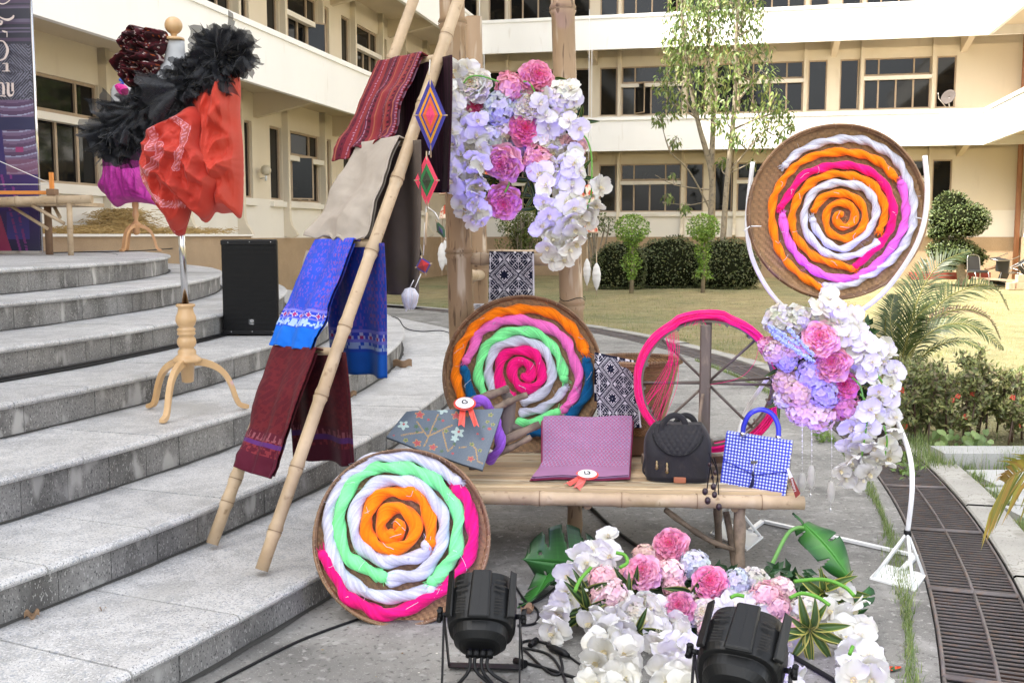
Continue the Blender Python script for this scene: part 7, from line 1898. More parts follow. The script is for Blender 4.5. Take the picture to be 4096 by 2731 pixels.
for kind, v, x, y, r, dy in [('P', 'p', 440, 565, 108, -.08), ('P', 'p', 512, 722, 104, -.08), ('P', 'm', 592, 850, 80, -.03), ('H', 'r', 595, 980, 84, 0), ('H', 'w', 185, 440, 92, 0), ('H', 'w', 300, 440, 88, 0), ('H', 'w', 400, 450, 80, .04), ('H', 'r', 110, 600, 55, .04), ('H', 'k', 160, 640, 72, 0), ('H', 'k', 250, 620, 80, 0), ('H', 'l', 230, 700, 60, -.02),
     ('H', 'k', 330, 600, 70, .04), ('H', 'l', 385, 780, 92, -.03), ('H', 'l', 460, 900, 92, -.02), ('H', 'e', 300, 880, 98, 0), ('H', 'e', 230, 820, 84, .03), ('H', 'k', 430, 1035, 96, 0), ('H', 'k', 320, 1010, 84, .02), ('H', 'r', 350, 830, 66, .03), ('H', 'c', 210, 930, 60, .05), ('H', 'w', 560, 520, 80, .06), ('H', 'w', 640, 760, 80, .06), ('H', 'w', 720, 720, 70, .06), ('H', 'l', 600, 640, 60, .07), ('H', 'e', 540, 1010, 60, .05)]:
    X, Y_ = RG([(x, y)], *A4b)[0]; me = rnd.choice(PR[v] if kind == 'P' else HY[v])
    put(rt, 'peony_bloom' if kind == 'P' else 'hydrangea_head', me, X, Y_, YR_ - .03 + dy, r / 1.568, .064 if kind == 'P' else .066, ctrR)
for pp in ([(580, 460), (620, 500)], [(640, 800), (690, 850), (715, 950)], [(800, 780), (830, 830)], [(840, 1100), (860, 1200), (840, 1310)], [(690, 900), (740, 1000), (700, 1300)]):
    stem(rt, [D(x, y, YR_ - .12) for x, y in RG(pp, *A4b)], .004)
for x, y, n, s in ((180, 740, 5, .8), (380, 960, 5, .8), (620, 820, 4, .8), (180, 960, 4, .7), (280, 680, 3, .8), (870, 800, 3, .7)):
    X, Y_ = RG([(x, y)], *A4b)[0]; leaf_spray(rt, X, Y_, YR_ + .03, n, s * .75, VL)
mb = MB()
for A_, B_ in (((120, 500), (400, 700)), ((140, 530), (360, 680)), ((240, 490), (400, 660)), ((110, 470), (300, 590))):
    a, b_ = [D(x, y, YR_ - .16) for x, y in RG([A_, B_], *A4b)]
    mb.tube([a, b_], .0025, 5, lin(190, 205, 225))
    for k in range(90):
        p = a.lerp(b_, rnd.random()); mb.lathe([(.0058 * math.sin(math.pi * j / 3), -.0058 * math.cos(math.pi * j / 3)) for j in range(4)], 5, p + rv(.008), lin(196, 212, 240))
mb.build('lavender_sprig', m_petal, rt, kind='stuff')
mb = MB()
for _ in range(500):
    x = rnd.uniform(180, 780); y = rnd.uniform(460, 1000); X, Y_ = RG([(x, y)], *A4b)[0]; leaf(mb, D(X, Y_, YR_ + .06), rv().normalized(), CAMV(D(X, Y_, YR_)), .05, .024, cvar(lin(44, 76, 40), .3))
mb.build('backing_leaves', m_fleaf, rt, kind='stuff')
# ---- arrangement on the ground
A6b = (2.007, 2200, 1950); A7 = (1.887, 2900, 1900)
dn = lambda x, y: min(float(np.interp(y, [2130, 2731, 2900], [4.12, 3.46, 3.3])), G(x, y, .045).y)
gr = thing('flower_arrangement', 'low arrangement of pink peonies, hydrangeas and white orchids lying on the walk under the bench', 'flower arrangement', G(2800, 2450)); ctrG = D(2780, 2480, 3.95) + Vector((0, 0, -.1))
o1 = [(470, 400), (420, 500), (330, 510), (480, 560), (230, 560), (290, 620), (220, 690), (150, 720), (130, 830), (200, 860), (90, 920), (180, 960), (50, 990), (90, 1040), (20, 1110), (60, 1150), (30, 1200)]
o2 = [(460, 950), (560, 950), (640, 960), (410, 1010), (520, 1050), (570, 1120), (400, 1110), (330, 1090), (460, 1170), (380, 1230), (550, 1240), (620, 1280), (330, 1290), (450, 1340), (600, 1350), (370, 1390), (520, 1430), (330, 1480), (620, 1480), (440, 1520), (540, 1540), (300, 1570), (400, 1600), (500, 1620), (620, 1560),
      (830, 960), (900, 990), (780, 1080), (900, 1080), (1050, 1100), (880, 1170), (1060, 1200), (860, 1240), (960, 1250), (1010, 1300), (1120, 1290), (930, 1340), (1100, 1370), (960, 1420), (890, 1470), (1050, 1460), (1000, 1530), (1110, 1500), (1060, 1600), (940, 1580),
      (1460, 950), (1530, 960), (1390, 1030), (1570, 1040), (1480, 1060), (1700, 1030), (1650, 960), (1620, 1100), (1780, 1080), (1850, 1180), (1750, 1180), (1900, 1260)]
o3 = [(865, 895), (770, 1025), (945, 990), (860, 1060), (880, 1170), (955, 1150), (1050, 1170), (900, 1250), (1020, 1250), (940, 1340), (1080, 1370), (990, 1430), (920, 1480), (1080, 1470), (960, 1540), (1120, 1550), (470, 1480), (540, 1560), (490, 1600)]
put_orchids(gr, RG(o1, *A6b) , dn, ctrG, .86, .02); put_orchids(gr, RG(o2, *A6b), dn, ctrG, .90, .02); put_orchids(gr, RG(o3, *A7), dn, ctrG, .92, .02)
for kind, v, x, y, r, dy in [('P', 'p', 965, 480, 140, 0), ('P', 'p', 750, 690, 138, -.03), ('P', 'p', 1285, 775, 136, -.02), ('P', 'p', 1040, 955, 118, -.02), ('P', 'w', 1235, 1010, 112, 0), ('P', 'w', 770, 940, 106, .02), ('H', 'e', 760, 555, 96, .03), ('H', 'k', 970, 690, 108, 0), ('H', 'w', 1160, 620, 112, 0), ('H', 'k', 430, 750, 118, 0), ('H', 'k', 500, 860, 118, -.02), ('H', 'k', 400, 880, 90, .0), ('H', 'r', 640, 690, 78, .04),
     ('H', 'k', 990, 800, 86, .02), ('H', 'w', 1500, 770, 108, 0), ('H', 'w', 1640, 750, 104, .02), ('H', 'k', 1730, 880, 124, -.02), ('H', 'k', 1850, 830, 108, 0), ('H', 'k', 1830, 960, 96, -.02), ('H', 'w', 2060, 970, 118, 0), ('H', 'k', 1930, 1120, 86, 0), ('H', 'w', 1420, 860, 84, .02), ('H', 'k', 1260, 1140, 72, 0), ('H', 'w', 1560, 900, 80, .02), ('H', 'w', 650, 1100, 76, .02), ('H', 'c', 680, 1000, 80, 0), ('H', 'w', 1950, 1020, 90, .03), ('H', 'w', 1800, 1200, 90, .02), ('H', 'k', 1140, 880, 70, .05), ('H', 'w', 1400, 1100, 90, .05), ('H', 'w', 950, 1100, 70, .08)]:
    X, Y_ = RG([(x, y)], *A6b)[0]; me = rnd.choice(PR[v] if kind == 'P' else HY[v])
    put(gr, 'peony_bloom' if kind == 'P' else 'hydrangea_head', me, X, Y_, dn(X, Y_) + dy, r / 2.007, .064 if kind == 'P' else .066, ctrG, .5)
for pp in ([(530, 520), (600, 540), (620, 600), (560, 640)], [(200, 830), (240, 740), (330, 640)], [(1450, 880), (1500, 860), (1560, 870)]):
    stem(gr, [D(x, y, dn(*RG([(x, y)], *A6b)[0]) - .05) for x, y in RG(pp, *A6b)], .005)
for pp in ([(490, 925), (580, 890), (700, 920), (790, 980)], [(520, 800), (740, 785), (900, 840), (975, 910)], [(965, 1290), (940, 1350)]):
    stem(gr, [D(x, y, dn(*RG([(x, y)], *A7)[0]) - .05) for x, y in RG(pp, *A7)], .005)
def LS(x, y, n, s, ms, A, dY=0.0): X, Y_ = RG([(x, y)], *A)[0]; leaf_spray(gr, X, Y_, dn(X, Y_) + dY, n, s, ms)
for x, y, n, s in ((280, 860, 8, .95), (300, 960, 8, .95), (660, 800, 5, .8), (1130, 850, 5, .8), (620, 870, 4, .7), (700, 1150, 4, .8)): LS(x, y, n, s, VL, A6b, .03)
LS(630, 1150, 13, .95, VLy, A7, -.10); LS(740, 880, 8, .95, VLy, A7, .03); LS(830, 860, 6, .8, VLy, A7, .03)
mb = MB()
for _ in range(800):
    x = rnd.uniform(330, 2050); y = rnd.uniform(640, 1200); X, Y_ = RG([(x, y)], *A6b)[0]; p = D(X, Y_, dn(X, Y_) + .08)
    if p.z > .02: leaf(mb, p, rv().normalized(), CAMV(p), .055, .026, cvar(lin(40, 72, 36), .3))
mb.build('backing_leaves', m_fleaf, gr, kind='stuff')
# block the arrangement is pinned into
mb = MB(); c = ctrG; mb.box(G(2800, 2420).x, 3.98, .06, .95, .16, .12); mb.build('foam_block', M('green_foam', (.05, .09, .04), .95), gr)
# fern tuft
mb = MB(); p0 = D(3150, 2330, 4.0); p0.z = .02
for i in range(34):
    a = rnd.uniform(.3, 2.9); d = Vector((math.cos(a), rnd.uniform(-.4, .4), math.sin(a))).normalized(); L = rnd.uniform(.10, .2)
    for k in range(30):
        f = (k + 1) / 30; q = p0 + d * L * f + Vector((0, 0, -.03 * f * f)); s_ = d.cross(Vector((0, 1, 0))).normalized()
        for sg in (-1, 1): leaf(mb, q, (d * .5 + s_ * sg + rv(.3)).normalized(), Vector((0, -1, .2)), .020 * (1.15 - f), .005, cvar(lin(88, 124, 62), .25))
mb.build('fern', m_fleaf, gr, kind='stuff')
# monstera leaves
def monstera(label, P_, seed, cuts, base=lin(40, 84, 36), tipc=lin(16, 40, 26), curl=.06, nl=4.6, gap=.42):
    """P_(x, y, lift) maps the leaf plane (x across -1..1, y from base 0 to tip 1) to the world; split into lobes with deep notches between them"""
    mb = MB(); nv = 46; nu = 9
    def halfw(y): return (.66 * math.sin(math.pi * min(1, (y * .86 + .12))) ** .75) * (1 if y < .93 else max(0, (1 - y) / .07) ** .5)
    for sd in (-1, 1):
        vs = []; fs = []; cs = []
        for j in range(nv + 1):
            y = j / nv
            for i in range(nu + 1):
                u = i / nu; lobe = (y * nl + .2 * sd) % 1
                yy = y + .16 * u * (0.6 - y) + (-.14 * (1 - y) * u)
                x = sd * halfw(y) * u; vs.append(P_(x, yy, curl * (u ** 2) * math.cos(y * 9 + seed) - .05 * u))
        for j in range(nv):
            y = (j + .5) / nv; lobe = (y * nl + .2 * sd) % 1
            for i in range(nu):
                u = (i + .5) / nu
                if u > .34 and lobe < gap * (u - .30) ** .7 and .10 < y < .93: continue
                if .22 < u < .36 and .42 < lobe < .56 and .25 < y < .8 and hsh(int(y * nl), sd) < .55: continue
                a = j * (nu + 1) + i; fs.append((a, a + 1, a + nu + 2, a + nu + 1)); k = min(1, u * 1.1)
                vein = 1.18 if abs(lobe - .62) < .05 or i == 0 else 1.0
                cs.append(tuple((base[q] * (1 - k) + tipc[q] * k) * vein for q in range(3)))
        mb.add(vs, fs, cs, 0, True)
    return mb
def leafplane(B, T, S, lift):
    B, T, S = Vector(B), Vector(T), Vector(S); return lambda x, y, z=0: B + (T - B) * y + S * x + lift * z
t = gr
B = D(2300, 2240, 4.35); T = D(2115, 2060, 4.50)
def mons(name, Bp, Tp, wv, bend, seed, lab, base, tipc):
    B = D(*Bp); T = D(*Tp); ax = T - B; S = Vector(wv); nrm = ax.cross(S).normalized()
    if nrm.y > 0: nrm = -nrm
    def P_(x, y, z): return B + ax * y + S * x + nrm * (z * ax.length + bend * math.sin(y * math.pi) * ax.length)
    mb = monstera('', P_, seed, None, base, tipc, nl=1.9 if seed == 2 else 3.0 if seed in (3, 5) else 4.2, gap=.16 if seed == 2 else .40); o = mb.build('monstera_leaf', m_fleaf, gr, label=lab); s_ = o.modifiers.new('s', 'SOLIDIFY'); s_.thickness = .0015
mons('a', (2425, 2270, 4.40), (2085, 2235, 4.34), (-.05, .04, .26), .05, 1, 'broad dark monstera leaf under the bench', lin(52, 108, 44), lin(16, 44, 24))
mons('a2', (2190, 2300, 4.30), (2070, 2430, 4.05), (-.13, 0, -.06), .08, 4, 'narrow lobe of the dark monstera leaf', lin(50, 120, 40), lin(26, 72, 28))
stem(gr, [D(2420, 2275, 4.40), D(2470, 2310, 4.3), D(2520, 2400, 4.1)], .006, lin(50, 100, 40))
mons('b', (3215, 2095, 4.28), (3410, 2330, 4.06), (.10, .02, .045), .12, 2, 'glossy green monstera leaf arching on its stem, right of the bench', lin(62, 128, 42), lin(30, 82, 34))
mons('b2', (3215, 2100, 4.28), (3172, 2052, 4.34), (.035, .0, -.03), .1, 6, 'small folded monstera lobe', lin(50, 110, 44), lin(26, 70, 34))
stem(gr, [D(3060, 2325, 4.05), D(3100, 2230, 4.12), D(3150, 2135, 4.2), D(3190, 2110, 4.25), D(3225, 2115, 4.28)], .0085, lin(104, 156, 76))
mons('c', (3400, 2480, 3.85), (3480, 2340, 3.9), (.09, 0, .03), .05, 3, 'deep green monstera leaf behind the right orchids', lin(40, 98, 36), lin(22, 66, 26))
mons('d', (3400, 2500, 3.84), (3510, 2560, 3.72), (.04, 0, .09), .05, 5, 'lower deep green monstera leaf behind the right orchids', lin(40, 98, 36), lin(22, 66, 26))
mons('e', (3400, 2500, 3.84), (3320, 2610, 3.7), (.07, 0, .04), .05, 7, 'dark monstera leaf near the striped leaves', lin(24, 64, 34), lin(14, 42, 26))
mons('f', (2500, 2290, 4.2), (2620, 2200, 4.3), (.02, 0, .05), .05, 8, 'small dark leaf behind the top peony', lin(34, 70, 44), lin(20, 48, 32))
# ================================================================ STAGE LIGHTS, CABLES AND SMALL THINGS
m_lens = M('lit_violet_lens', (.1, .05, .5), .3, 0, emit=((.22, .12, 1.0), 6.0))
m_par = M('black_light_housing', (.004, .0045, .005), .46, .12, 14, .12, 260, spec=.35)
m_flat = M('black_steel_flat', (.010, .010, .012), .45, .2, 20, .2, 100, spec=.3)
def par_can(label, C0, aim, Rr, Lh, energy, spot, roll=0.0, col=(.30, .22, 1.0), base_px=None):
    C0 = Vector(C0); A = (Vector(aim) - C0).normalized(); X = A.cross(Vector((0, 0, 1))).normalized(); X = Matrix.Rotation(roll, 3, A) @ X; U = X.cross(A).normalized()
    t = thing('stage_light', label, 'stage light', (C0.x, C0.y, 0), 'black LED stage lights on the ground')
    def L(x, u, a): return C0 + X * x * Rr + U * u * Rr + A * a * Lh
    # housing: rounded octagonal section swept from rear cap to front
    prof = [(-1.0, .50), (-.97, .62), (-.80, .80), (-.52, .84), (-.50, .97), (-.30, 1.04), (.55, 1.06), (.60, 1.0), (1.0, .97)]
    def sec(k, n=40):
        a = 2 * math.pi * k / n; c, s_ = math.cos(a), math.sin(a); e = .72
        return math.copysign(abs(c) ** e, c), math.copysign(abs(s_) ** e, s_) * .94
    mb = MB(); n = 40
    mb.grid(lambda u, v: L(*(np.array(sec(int(round(u * n)) % n)) * prof[int(round(v * 8))][1]), prof[int(round(v * 8))][0]), n, 8, smooth=False)
    mb.add([L(*(np.array(sec(k)) * .5), -1.0) for k in range(n)], [tuple(range(n))]); mb.build('housing', m_par, t, bevel=.002)
    mb = MB(); mb.add([L(*(np.array(sec(k)) * .93), .93) for k in range(n)], [tuple(range(n))]); mb.build('lens', m_lens, t)
    for sx in (-1, 1):      # raised side cheeks reaching past the front edge
        mb = MB(); mb.add([L(sx * .88, .98, 1.05), L(sx * 1.07, .80, 1.05), L(sx * 1.07, .64, -.30), L(sx * .88, .84, -.40), L(sx * .86, .88, 1.05), L(sx * 1.02, .70, 1.05), L(sx * 1.02, .6, -.35), L(sx * .8, .8, -.45)],
               [(0, 1, 2, 3), (4, 7, 6, 5), (0, 4, 5, 1), (3, 2, 6, 7), (1, 5, 6, 2), (0, 3, 7, 4)]); mb.build('cheek', m_par, t, bevel=.003)
    mb = MB(); mb.add([L(-.30, 1.0, 1.02), L(.30, 1.0, 1.02), L(.34, 1.0, -.55), L(-.34, 1.0, -.55), L(-.26, 1.07, 1.0), L(.26, 1.07, 1.0), L(.30, 1.07, -.5), L(-.30, 1.07, -.5)], [(4, 5, 6, 7), (0, 4, 7, 3), (1, 2, 6, 5), (0, 1, 5, 4), (3, 7, 6, 2)]); mb.build('spine_panel', m_par, t, bevel=.004)
    mb = MB(); mb.box(*L(0, 1.072, .3), .0012, .0012, Lh * 1.2, (Matrix((X, U, A)).transposed())); mb.build('seam', m_flat, t)
    vt = MB()
    for sx in (-1, 1):
        for k in range(3): vt.add([L(sx * .40, 1.03, .72 - k * .16), L(sx * .74, .985, .66 - k * .16), L(sx * .74, .985, .60 - k * .16), L(sx * .40, 1.03, .66 - k * .16)], [(0, 1, 2, 3)])
    for sx in (-1, 1):
        for k in range(6): vt.add([L(sx * .44, 1.012, .15 - k * .1), L(sx * .70, .99, .12 - k * .1), L(sx * .70, .99, .085 - k * .1), L(sx * .44, 1.012, .115 - k * .1)], [(0, 1, 2, 3)])
    vt.build('vent_slots', m_inside, t, kind='stuff')
    for sx in (-1, 1):
        mb = MB(); mb.tube([L(sx * 1.04, .1, .0), L(sx * 1.34, .1, .0)], .009, 8); mb.build('bolt', m_flat, t)
        mb = MB(); mb.tube([L(sx * 1.22, .1, 0), L(sx * 1.36, .1, 0)], [.021, .017], 8); q = L(sx * 1.30, .1, 0)
        for k in range(4): a = k * math.pi / 2; mb.tube([q, q + (U * math.cos(a) + A * math.sin(a)) * .026], [.008, .009], 5)
        mb.build('knob', m_blackp, t)
    Xh = Vector((X.x, X.y, 0)).normalized(); w = Rr * 1.17
    for dy, nm, bk_ in ((0, 'yoke', -.05), (1, 'floor_bracket', .13)):
        fr_ = Vector((-Xh.y, Xh.x, 0)); P_ = []
        a0 = C0 + U * .1 * Rr
        pts = [a0 - Xh * w, Vector((C0.x, C0.y, .012)) - Xh * (w * 1.02) + fr_ * bk_, Vector((C0.x, C0.y, .012)) + Xh * (w * 1.02) + fr_ * bk_, a0 + Xh * w]
        for p, q in zip(pts[:-1], pts[1:]):
            d = q - p; s_ = fr_ * .014 if abs(d.z) > .05 else fr_ * .02; th = d.cross(s_).normalized() * .0022
            mb = MB(); mb.add([p - s_ - th, p + s_ - th, q + s_ - th, q - s_ - th, p - s_ + th, p + s_ + th, q + s_ + th, q - s_ + th], [(0, 1, 2, 3), (7, 6, 5, 4), (0, 4, 5, 1), (2, 6, 7, 3), (1, 5, 6, 2), (0, 3, 7, 4)]); mb.build(nm, m_flat, t)
    for k in range(4):      # leads leaving the rear cap
        a = L(-.3 + .2 * k, -.15, -.97); mb = MB(); mb.tube(smooth_path([a, a - A * .04 + Vector((0, 0, -.03)), Vector((a.x + rnd.uniform(-.1, .1), a.y - .06, .01)), Vector((a.x + rnd.uniform(-.3, .3), a.y - .25, .008))], 6), .006, 7); mb.build('lead', m_cable, t)
        mb = MB(); mb.tube([a + A * .01, a - A * .025], .013, 10); mb.build('gland', m_blackp, t)
    ld = bpy.data.lights.new('stage_lamp', 'SPOT'); ld.energy = energy; ld.color = col; ld.spot_size = R(spot); ld.spot_blend = .6; ld.shadow_soft_size = .05
    lo = bpy.data.objects.new('stage_lamp', ld); C.objects.link(lo); lo.parent = t; lo.location = L(0, 0, 1.15) - WP[t]; lo.rotation_euler = A.to_track_quat('-Z', 'Y').to_euler()
    return t
par_can('black stage light with violet lens on its yoke, before the front yarn tray', D(1928, 2468, 3.34), D(2080, 640, 5.3), .108, .112, 70, 20, col=(.20, .14, 1.0))
par_can('black stage light with violet lens at the bottom edge, before the right orchids', D(2965, 2655, 3.02), D(3290, 1420, 4.7), .122, .125, 40, 30, roll=.06, col=(.20, .14, 1.0))
# cables
def cable(label, pts, r=.005, z=None):
    t = MB(); q = [Vector(p) for p in pts]; t.tube(smooth_path(q, 8), r, 8)
    return tag(t.build('cable', m_cable, org=q[0]), label, 'cable')
g = lambda x, y, z=.006: G(x, y, z)
cable('black cable curving over the concrete from the bottom edge to the front yarn tray', [g(810, 2760), g(1000, 2660), g(1200, 2560), g(1410, 2482), g(1520, 2450)], .0052)
cable('thick black cable running from under the bench into the low flowers', [g(2330, 2010, .01), g(2370, 2035, .01), g(2450, 2110, .01), g(2530, 2170, .01), g(2600, 2215, .01)], .010)
cable('thick black cable crossing the concrete by the striped leaves', [g(3120, 2600, .01), g(3200, 2640, .01), g(3320, 2710, .01), g(3420, 2770, .01)], .009)
cable('black cable behind the left stage light, rising toward the big green leaf', [g(2075, 2415), g(2150, 2400), g(2240, 2330), g(2300, 2250)], .0048)
cable('black cable looped beside the left stage light', [g(2060, 2340), g(2100, 2400), g(2150, 2440), g(2140, 2490), g(2070, 2500)], .0048)
cable('coiled black cable with plugs right of the left stage light', [g(2080, 2570), g(2130, 2560), g(2220, 2590), g(2250, 2680), g(2200, 2690), g(2110, 2610), g(2090, 2590), g(2200, 2620), g(2260, 2720), g(2240, 2760)], .0048)
cable('black lead with a moulded plug reaching the drooping orchids', [g(2060, 2640), g(2180, 2670), g(2330, 2720), g(2420, 2760)], .0055)
mb = MB(); mb.tube([g(2190, 2580, .016), g(2215, 2592, .016), g(2255, 2610, .016), g(2275, 2622, .013)], [.008, .014, .013, .007], 8)
mb.tube([g(2060, 2640, .014), g(2100, 2655, .016)], [.012, .015], 8); mb.tube([g(2120, 2580, .015), g(2145, 2560, .015)], [.010, .013], 8)
tag(mb.build('cable_plug', m_blackp, org=g(2200, 2600)), 'black moulded cable plugs on the concrete beside the coiled cable', 'plug', kind='stuff')
cable('thin black lead running on past the plugs to the orchids', [g(2275, 2622), g(2320, 2655), g(2380, 2690)], .004)
for j, lb in enumerate(('black cable lying against the riser behind the loudspeaker, front of the bundle', 'black cable lying against the riser behind the loudspeaker, top of the bundle')):
    cable(lb, [PC(STEP_R[4] + .0 - .0 + .01 + .012 * (1 - j) + .006 * math.sin(i), R(-33 + i * 2.2), STEP_Z[3] + .009 + .013 * j) for i in range(18)], .0085)
cable('thin black cable trailing over the far steps behind the blue cloth', [G(1530, 1262, STEP_Z[1]) + Vector((0, 0, .01)), G(1590, 1275, STEP_Z[1]) + Vector((0, 0, .01)), G(1620, 1310, STEP_Z[1] + .01), G(1680, 1325, STEP_Z[1] + .01), G(1760, 1322, STEP_Z[1] + .01), G(1800, 1332, STEP_Z[1] + .01)], .006)
cable('thin black cable on the stage behind the magenta skirt', [G(150, 1012, STEP_Z[6] + .01), G(350, 1008, STEP_Z[6] + .01), G(560, 1003, STEP_Z[6] + .01), G(700, 993, STEP_Z[6] + .01)], .008)
# dry leaves
m_dry = M('dry_leaf', (.30, .19, .11), .8, .3, 20, .3, 60)
def dryleaf(label, p, L, W, rz, curl=.5):
    t = MB(); M_ = Matrix.Rotation(rz, 3, 'Z')
    t.grid(lambda u, v: Vector(p) + M_ @ Vector(((u - .5) * L, (v - .5) * W * math.sin(math.pi * (.1 + .85 * u)), .004 + W * curl * (2 * abs(v - .5)) ** 2 + .01 * math.sin(u * 9))), 12, 6)
    return tag(t.build('dry_leaf', m_dry, org=p), label, 'dry leaf')
dryleaf('curled brown leaf on the second step behind the blue cloth', G(1610, 1470, STEP_Z[1]), .17, .09, .1, .7)
dryleaf('curled brown leaf on the step beside the maroon cloth', G(1395, 1590, STEP_Z[1]), .12, .06, .5, .6)
dryleaf('small crumpled brown leaf on the lowest steps at the left', G(128, 2475, STEP_Z[0]), .05, .035, .4, .6)
dryleaf('tiny flat leaf on the middle of the lowest left tread', G(410, 2443, STEP_Z[0]), .028, .014, .2, .1)
dryleaf('torn brown leaf on the concrete between the left stage light and the orchids', G(2110, 2450), .07, .05, .9, .4)
wr = MB(); wr.grid(lambda u, v: G(3520 + 85 * u, 2663 + 18 * v * math.sin(math.pi * (.15 + .7 * u)), .008 + .006 * math.sin(u * 20) * math.sin(v * 3)), 20, 4, colf=lambda u, v: lin(206, 80, 50) if hsh(int(u * 10), int(v * 3)) < .55 else lin(54, 96, 60))
tag(wr.build('sweet_wrapper', m_cloth, org=G(3560, 2670)), 'crumpled orange and green sweet wrapper on the walk near the grass strip', 'wrapper')
# specks of grit and fallen bits: too many to count
mb = MB()
for _ in range(900):
    r = rnd.uniform(14.8, 17.0); p = PC(r, R(rnd.uniform(-28, 20)), .002); s_ = rnd.uniform(.002, .006); a = rnd.uniform(0, 6)
    mb.add([p + Vector((s_ * math.cos(a + k), s_ * math.sin(a + k), .001)) for k in (0, 1.8, 3.4, 4.9)], [(0, 1, 2, 3)], rnd.choice([lin(210, 205, 196), lin(120, 90, 60), lin(90, 86, 80), lin(150, 130, 90)]))
tag(mb.build('grit', m_clothd, kind='stuff'), 'scattered grit and small debris on the concrete walk', 'grit')
# far furniture by the right wing
m_chrome = M('dull_chrome_tube', (.55, .55, .54), .3, .05, 9, metal=1.0)
m_vinyl = M('black_vinyl', (.03, .032, .035), .45, .1, 20)
def chair(label, p, M_, kind='black banquet chairs by the far wall'):
    t = thing('banquet_chair', label, 'chair', p, kind); P_ = lambda x, y, z: Vector(p) + M_ @ Vector((x, y, z))
    for sx in (-1, 1):
        mb = MB(); mb.tube(smooth_path([P_(sx * .21, .24, 0), P_(sx * .20, .20, .45), P_(sx * .18, .25, .85), P_(sx * .10, .27, .93), P_(0, .275, .945)], 5), .014, 7); mb.build('back_leg', m_chrome, t)
        mb = MB(); mb.tube(smooth_path([P_(sx * .21, -.22, 0), P_(sx * .20, -.20, .44), P_(sx * .2, .18, .44)], 5), .014, 7); mb.build('front_leg', m_chrome, t)
    mb = MB(); mb.box(*P_(0, 0, .47), .42, .42, .07, M_); mb.build('seat', m_vinyl, t, bevel=.02)
    mb = MB(); mb.add([P_(-.19, .225, .50), P_(.19, .225, .50), P_(.15, .265, .86), P_(.08, .27, .90), P_(-.08, .27, .90), P_(-.15, .265, .86)] + [P_(-.19, .19, .50), P_(.19, .19, .50), P_(.15, .225, .86), P_(.08, .23, .90), P_(-.08, .23, .90), P_(-.15, .225, .86)],
        [(0, 1, 2, 3, 4, 5), (11, 10, 9, 8, 7, 6)] + [(i, i + 6, (i + 1) % 6 + 6, (i + 1) % 6) for i in range(6)]); mb.build('backrest', m_vinyl, t)
p = D(3908, 1152, 29.5); p.z = 0
chair('black banquet chair standing upright on the lawn beside the cloud pruned tree', p, Matrix.Rotation(R(8), 3, 'Z'))
for i, (x, y, z, e, lb) in enumerate(((4030, 1120, .25, (R(60), 0, R(80)), 'black chair lying on its side in the heap by the right wall'), (4075, 1125, .2, (R(-80), R(20), R(40)), 'toppled black chair at the right edge of the heap'), (4050, 1105, .7, (R(100), R(10), R(-60)), 'black chair thrown on top of the heap by the right wall'))):
    q = D(x, y, 30.5); q.z = z; chair(lb, q, Euler(e).to_matrix())
m_brick = M('pale_brick', (.52, .36, .25), .9, .2, 10)
for i, (x, y, z) in enumerate(((4070, 1128, .1), (4100, 1128, .1), (4082, 1110, .3), (4045, 1135, .08))):
    q = D(x, y, 29); mb = MB(); mb.box(q.x, q.y, z, .22, .2, .2); tag(mb.build('brick_block', m_brick, org=(q.x, q.y, z), bevel=.01), ('pale brick block standing left of the others before the chairs', 'pale brick block cut by the right edge of the picture', 'pale brick block lying on top of the others', 'pale brick block lying nearest the black chair')[i], 'brick', 'brick blocks before the chair heap')
m_ply = M('pale_board', (.62, .47, .33), .8, .15, 4)
mb = MB(); a = D(3950, 1110, 30); mb.box(a.x + .3, 30, .22, 1.3, .5, .05, Matrix.Rotation(R(4), 3, 'Y')); tag(mb.build('board', m_ply, org=(a.x, 30, .22)), 'pale wooden board resting between the black chair and the heap', 'board')
mb = MB(); mb.tube([D(4020, 1060, 30.5), Vector((D(3940, 1085, 30.5).x, 30.5, .5))], .05, 5); tag(mb.build('wooden_bar', m_oldwood, org=D(3990, 1075, 30.5)), 'dark wooden bar leaning by the right wall behind the chair', 'bar')
mb = MB(); a = D(3720, 1095, 32); mb.box(a.x + .6, 32, .25, 2.4, .3, .22, None); tag(mb.build('red_tarp', M('faded_red_cloth', (.48, .10, .075), .8, .2, 4, .3, 10), org=(a.x, 32, .3)), 'faded red sheet lying behind the cloud pruned tree', 'sheet')
mb = MB(); a = G(3990, 1140); b_ = G(4200, 1146); mb.tube([a + Vector((0, 0, .03)), b_ + Vector((0, 0, .03))], .05, 6); tag(mb.build('blue_pipe', M('pale_blue_plastic', (.35, .55, .68), .5, 0), org=a), 'pale blue pipe lying on the lawn before the chair heap', 'pipe')
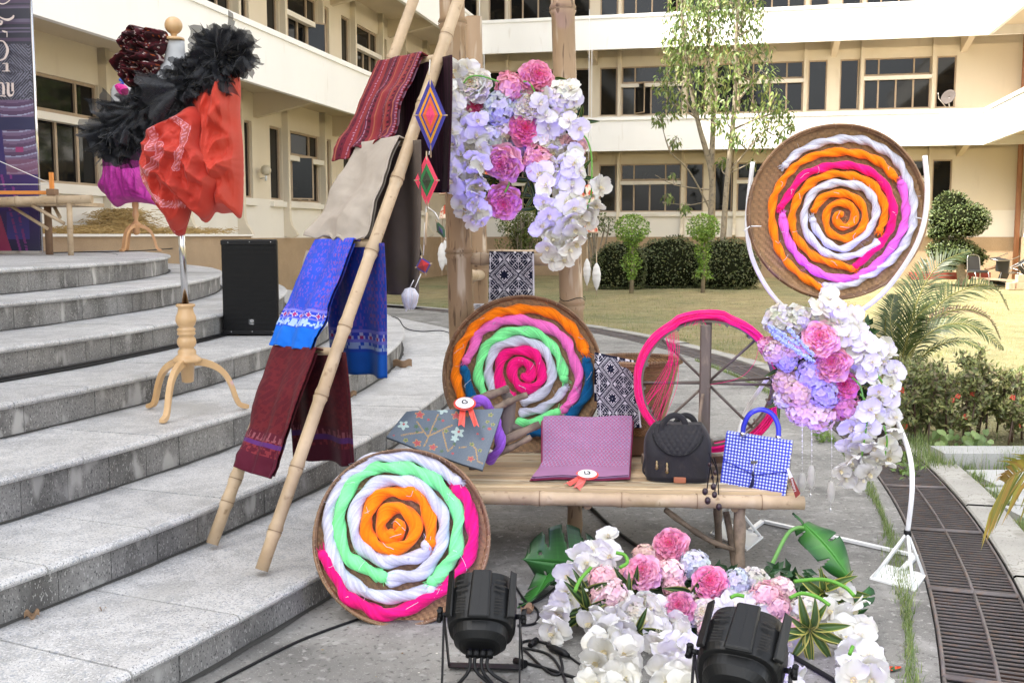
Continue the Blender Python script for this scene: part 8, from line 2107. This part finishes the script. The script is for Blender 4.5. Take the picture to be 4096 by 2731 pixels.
# satellite dish on the parapet, drain pipe, lamps and vents
t = thing('satellite_dish', 'grey satellite dish on the first floor parapet of the far wing', 'satellite dish', D(3800, 460, 35.2)); c = D(3797, 392, 35.2)
Md = (Vector((-.75, -.55, .35))).to_track_quat('Z', 'Y').to_matrix(); mb = MB(); mb.lathe([(.001, 0), (.10, .012), (.2, .04), (.26, .07)], 24, c, M_=Md); o = mb.build('dish', M('dish_grey', (.10, .085, .078), .8, .1, spec=.1), t); o.modifiers.new('s', 'SOLIDIFY').thickness = .01
mb = MB(); mb.tube([c, c + Vector((.02, .05, -.2)), D(3804, 470, 35.25)], .02, 6); mb.build('mast', m_chrome, t)
mb = MB(); mb.tube([c + Vector((-.1, 0, -.3)), c + Vector((-.45, -.25, -.05)), c + Vector((-.5, -.3, .12))], .015, 5); mb.build('feed_arm', m_chrome, t)
t = thing('drain_pipe', 'brown drain pipe running down the corner of the far and right wings', 'pipe', PQ(9.25, 38.5)); mb = MB(); mb.tube([PQ(9.2, 38.55, 0), PQ(9.2, 38.55, 14)], .09, 10); mb.build('pipe', M('brown_pipe', (.36, .17, .10), .6, .1), t)
def on_left(x, y, off=0.0):
    r = ray(x, y); s = (-11.07 + off) / (r.dot(AV)); return Vector((0, 0, EYE)) + r * s
t = thing('globe_lamp', 'white globe lamp on a bracket on the ground floor wall of the left wing', 'wall lamp', on_left(1040, 715)); c = on_left(1063, 682, .22)
mb = MB(); mb.lathe([(.125 * math.sin(math.pi * k / 12), -.125 * math.cos(math.pi * k / 12)) for k in range(13)], 20, c); mb.build('globe', M('opal_glass', (.72, .66, .52), .3, 0, trans=.3), t)
mb = MB(); mb.tube([c + Vector((0, 0, -.24)), c + Vector((0, 0, -.1))], .03, 8); mb.tube([c + Vector((0, 0, -.17)), on_left(1043, 714)], .018, 6); mb.build('bracket', m_wht, t)
m_vfr = M('vent_frame', (.66, .58, .48), .8, .05)
for (x, y, lb) in ((1228, 1075, 'small pointed vent in the tan plinth, behind the blue cloth'), (1677, 1032, 'small pointed vent in the tan plinth, beside the red yarn diamond')):
    c = on_left(x, y, .06); t = thing('plinth_vent', lb, 'vent', c, 'pointed vents in the tan plinth')
    def VP(q, z, o): return c + BV * q + Vector((0, 0, z)) + AV * o
    out = [(-.26, -.42), (.26, -.42), (.26, .18), (0, .48), (-.26, .18)]; inn = [(-.17, -.36), (.17, -.36), (.17, .14), (0, .34), (-.17, .14)]
    mb = MB(); mb.add([VP(q, z, .05) for q, z in out] + [VP(q, z, .05) for q, z in inn] + [VP(q, z, -.02) for q, z in out], [(i, (i + 1) % 5, 5 + (i + 1) % 5, 5 + i) for i in range(5)] + [(i, 10 + i, 10 + (i + 1) % 5, (i + 1) % 5) for i in range(5)]); mb.build('frame', m_vfr, t)
    mb = MB(); mb.add([VP(q, z, .02) for q, z in inn], [(0, 1, 2, 3, 4)]); mb.build('grille', m_inside, t)
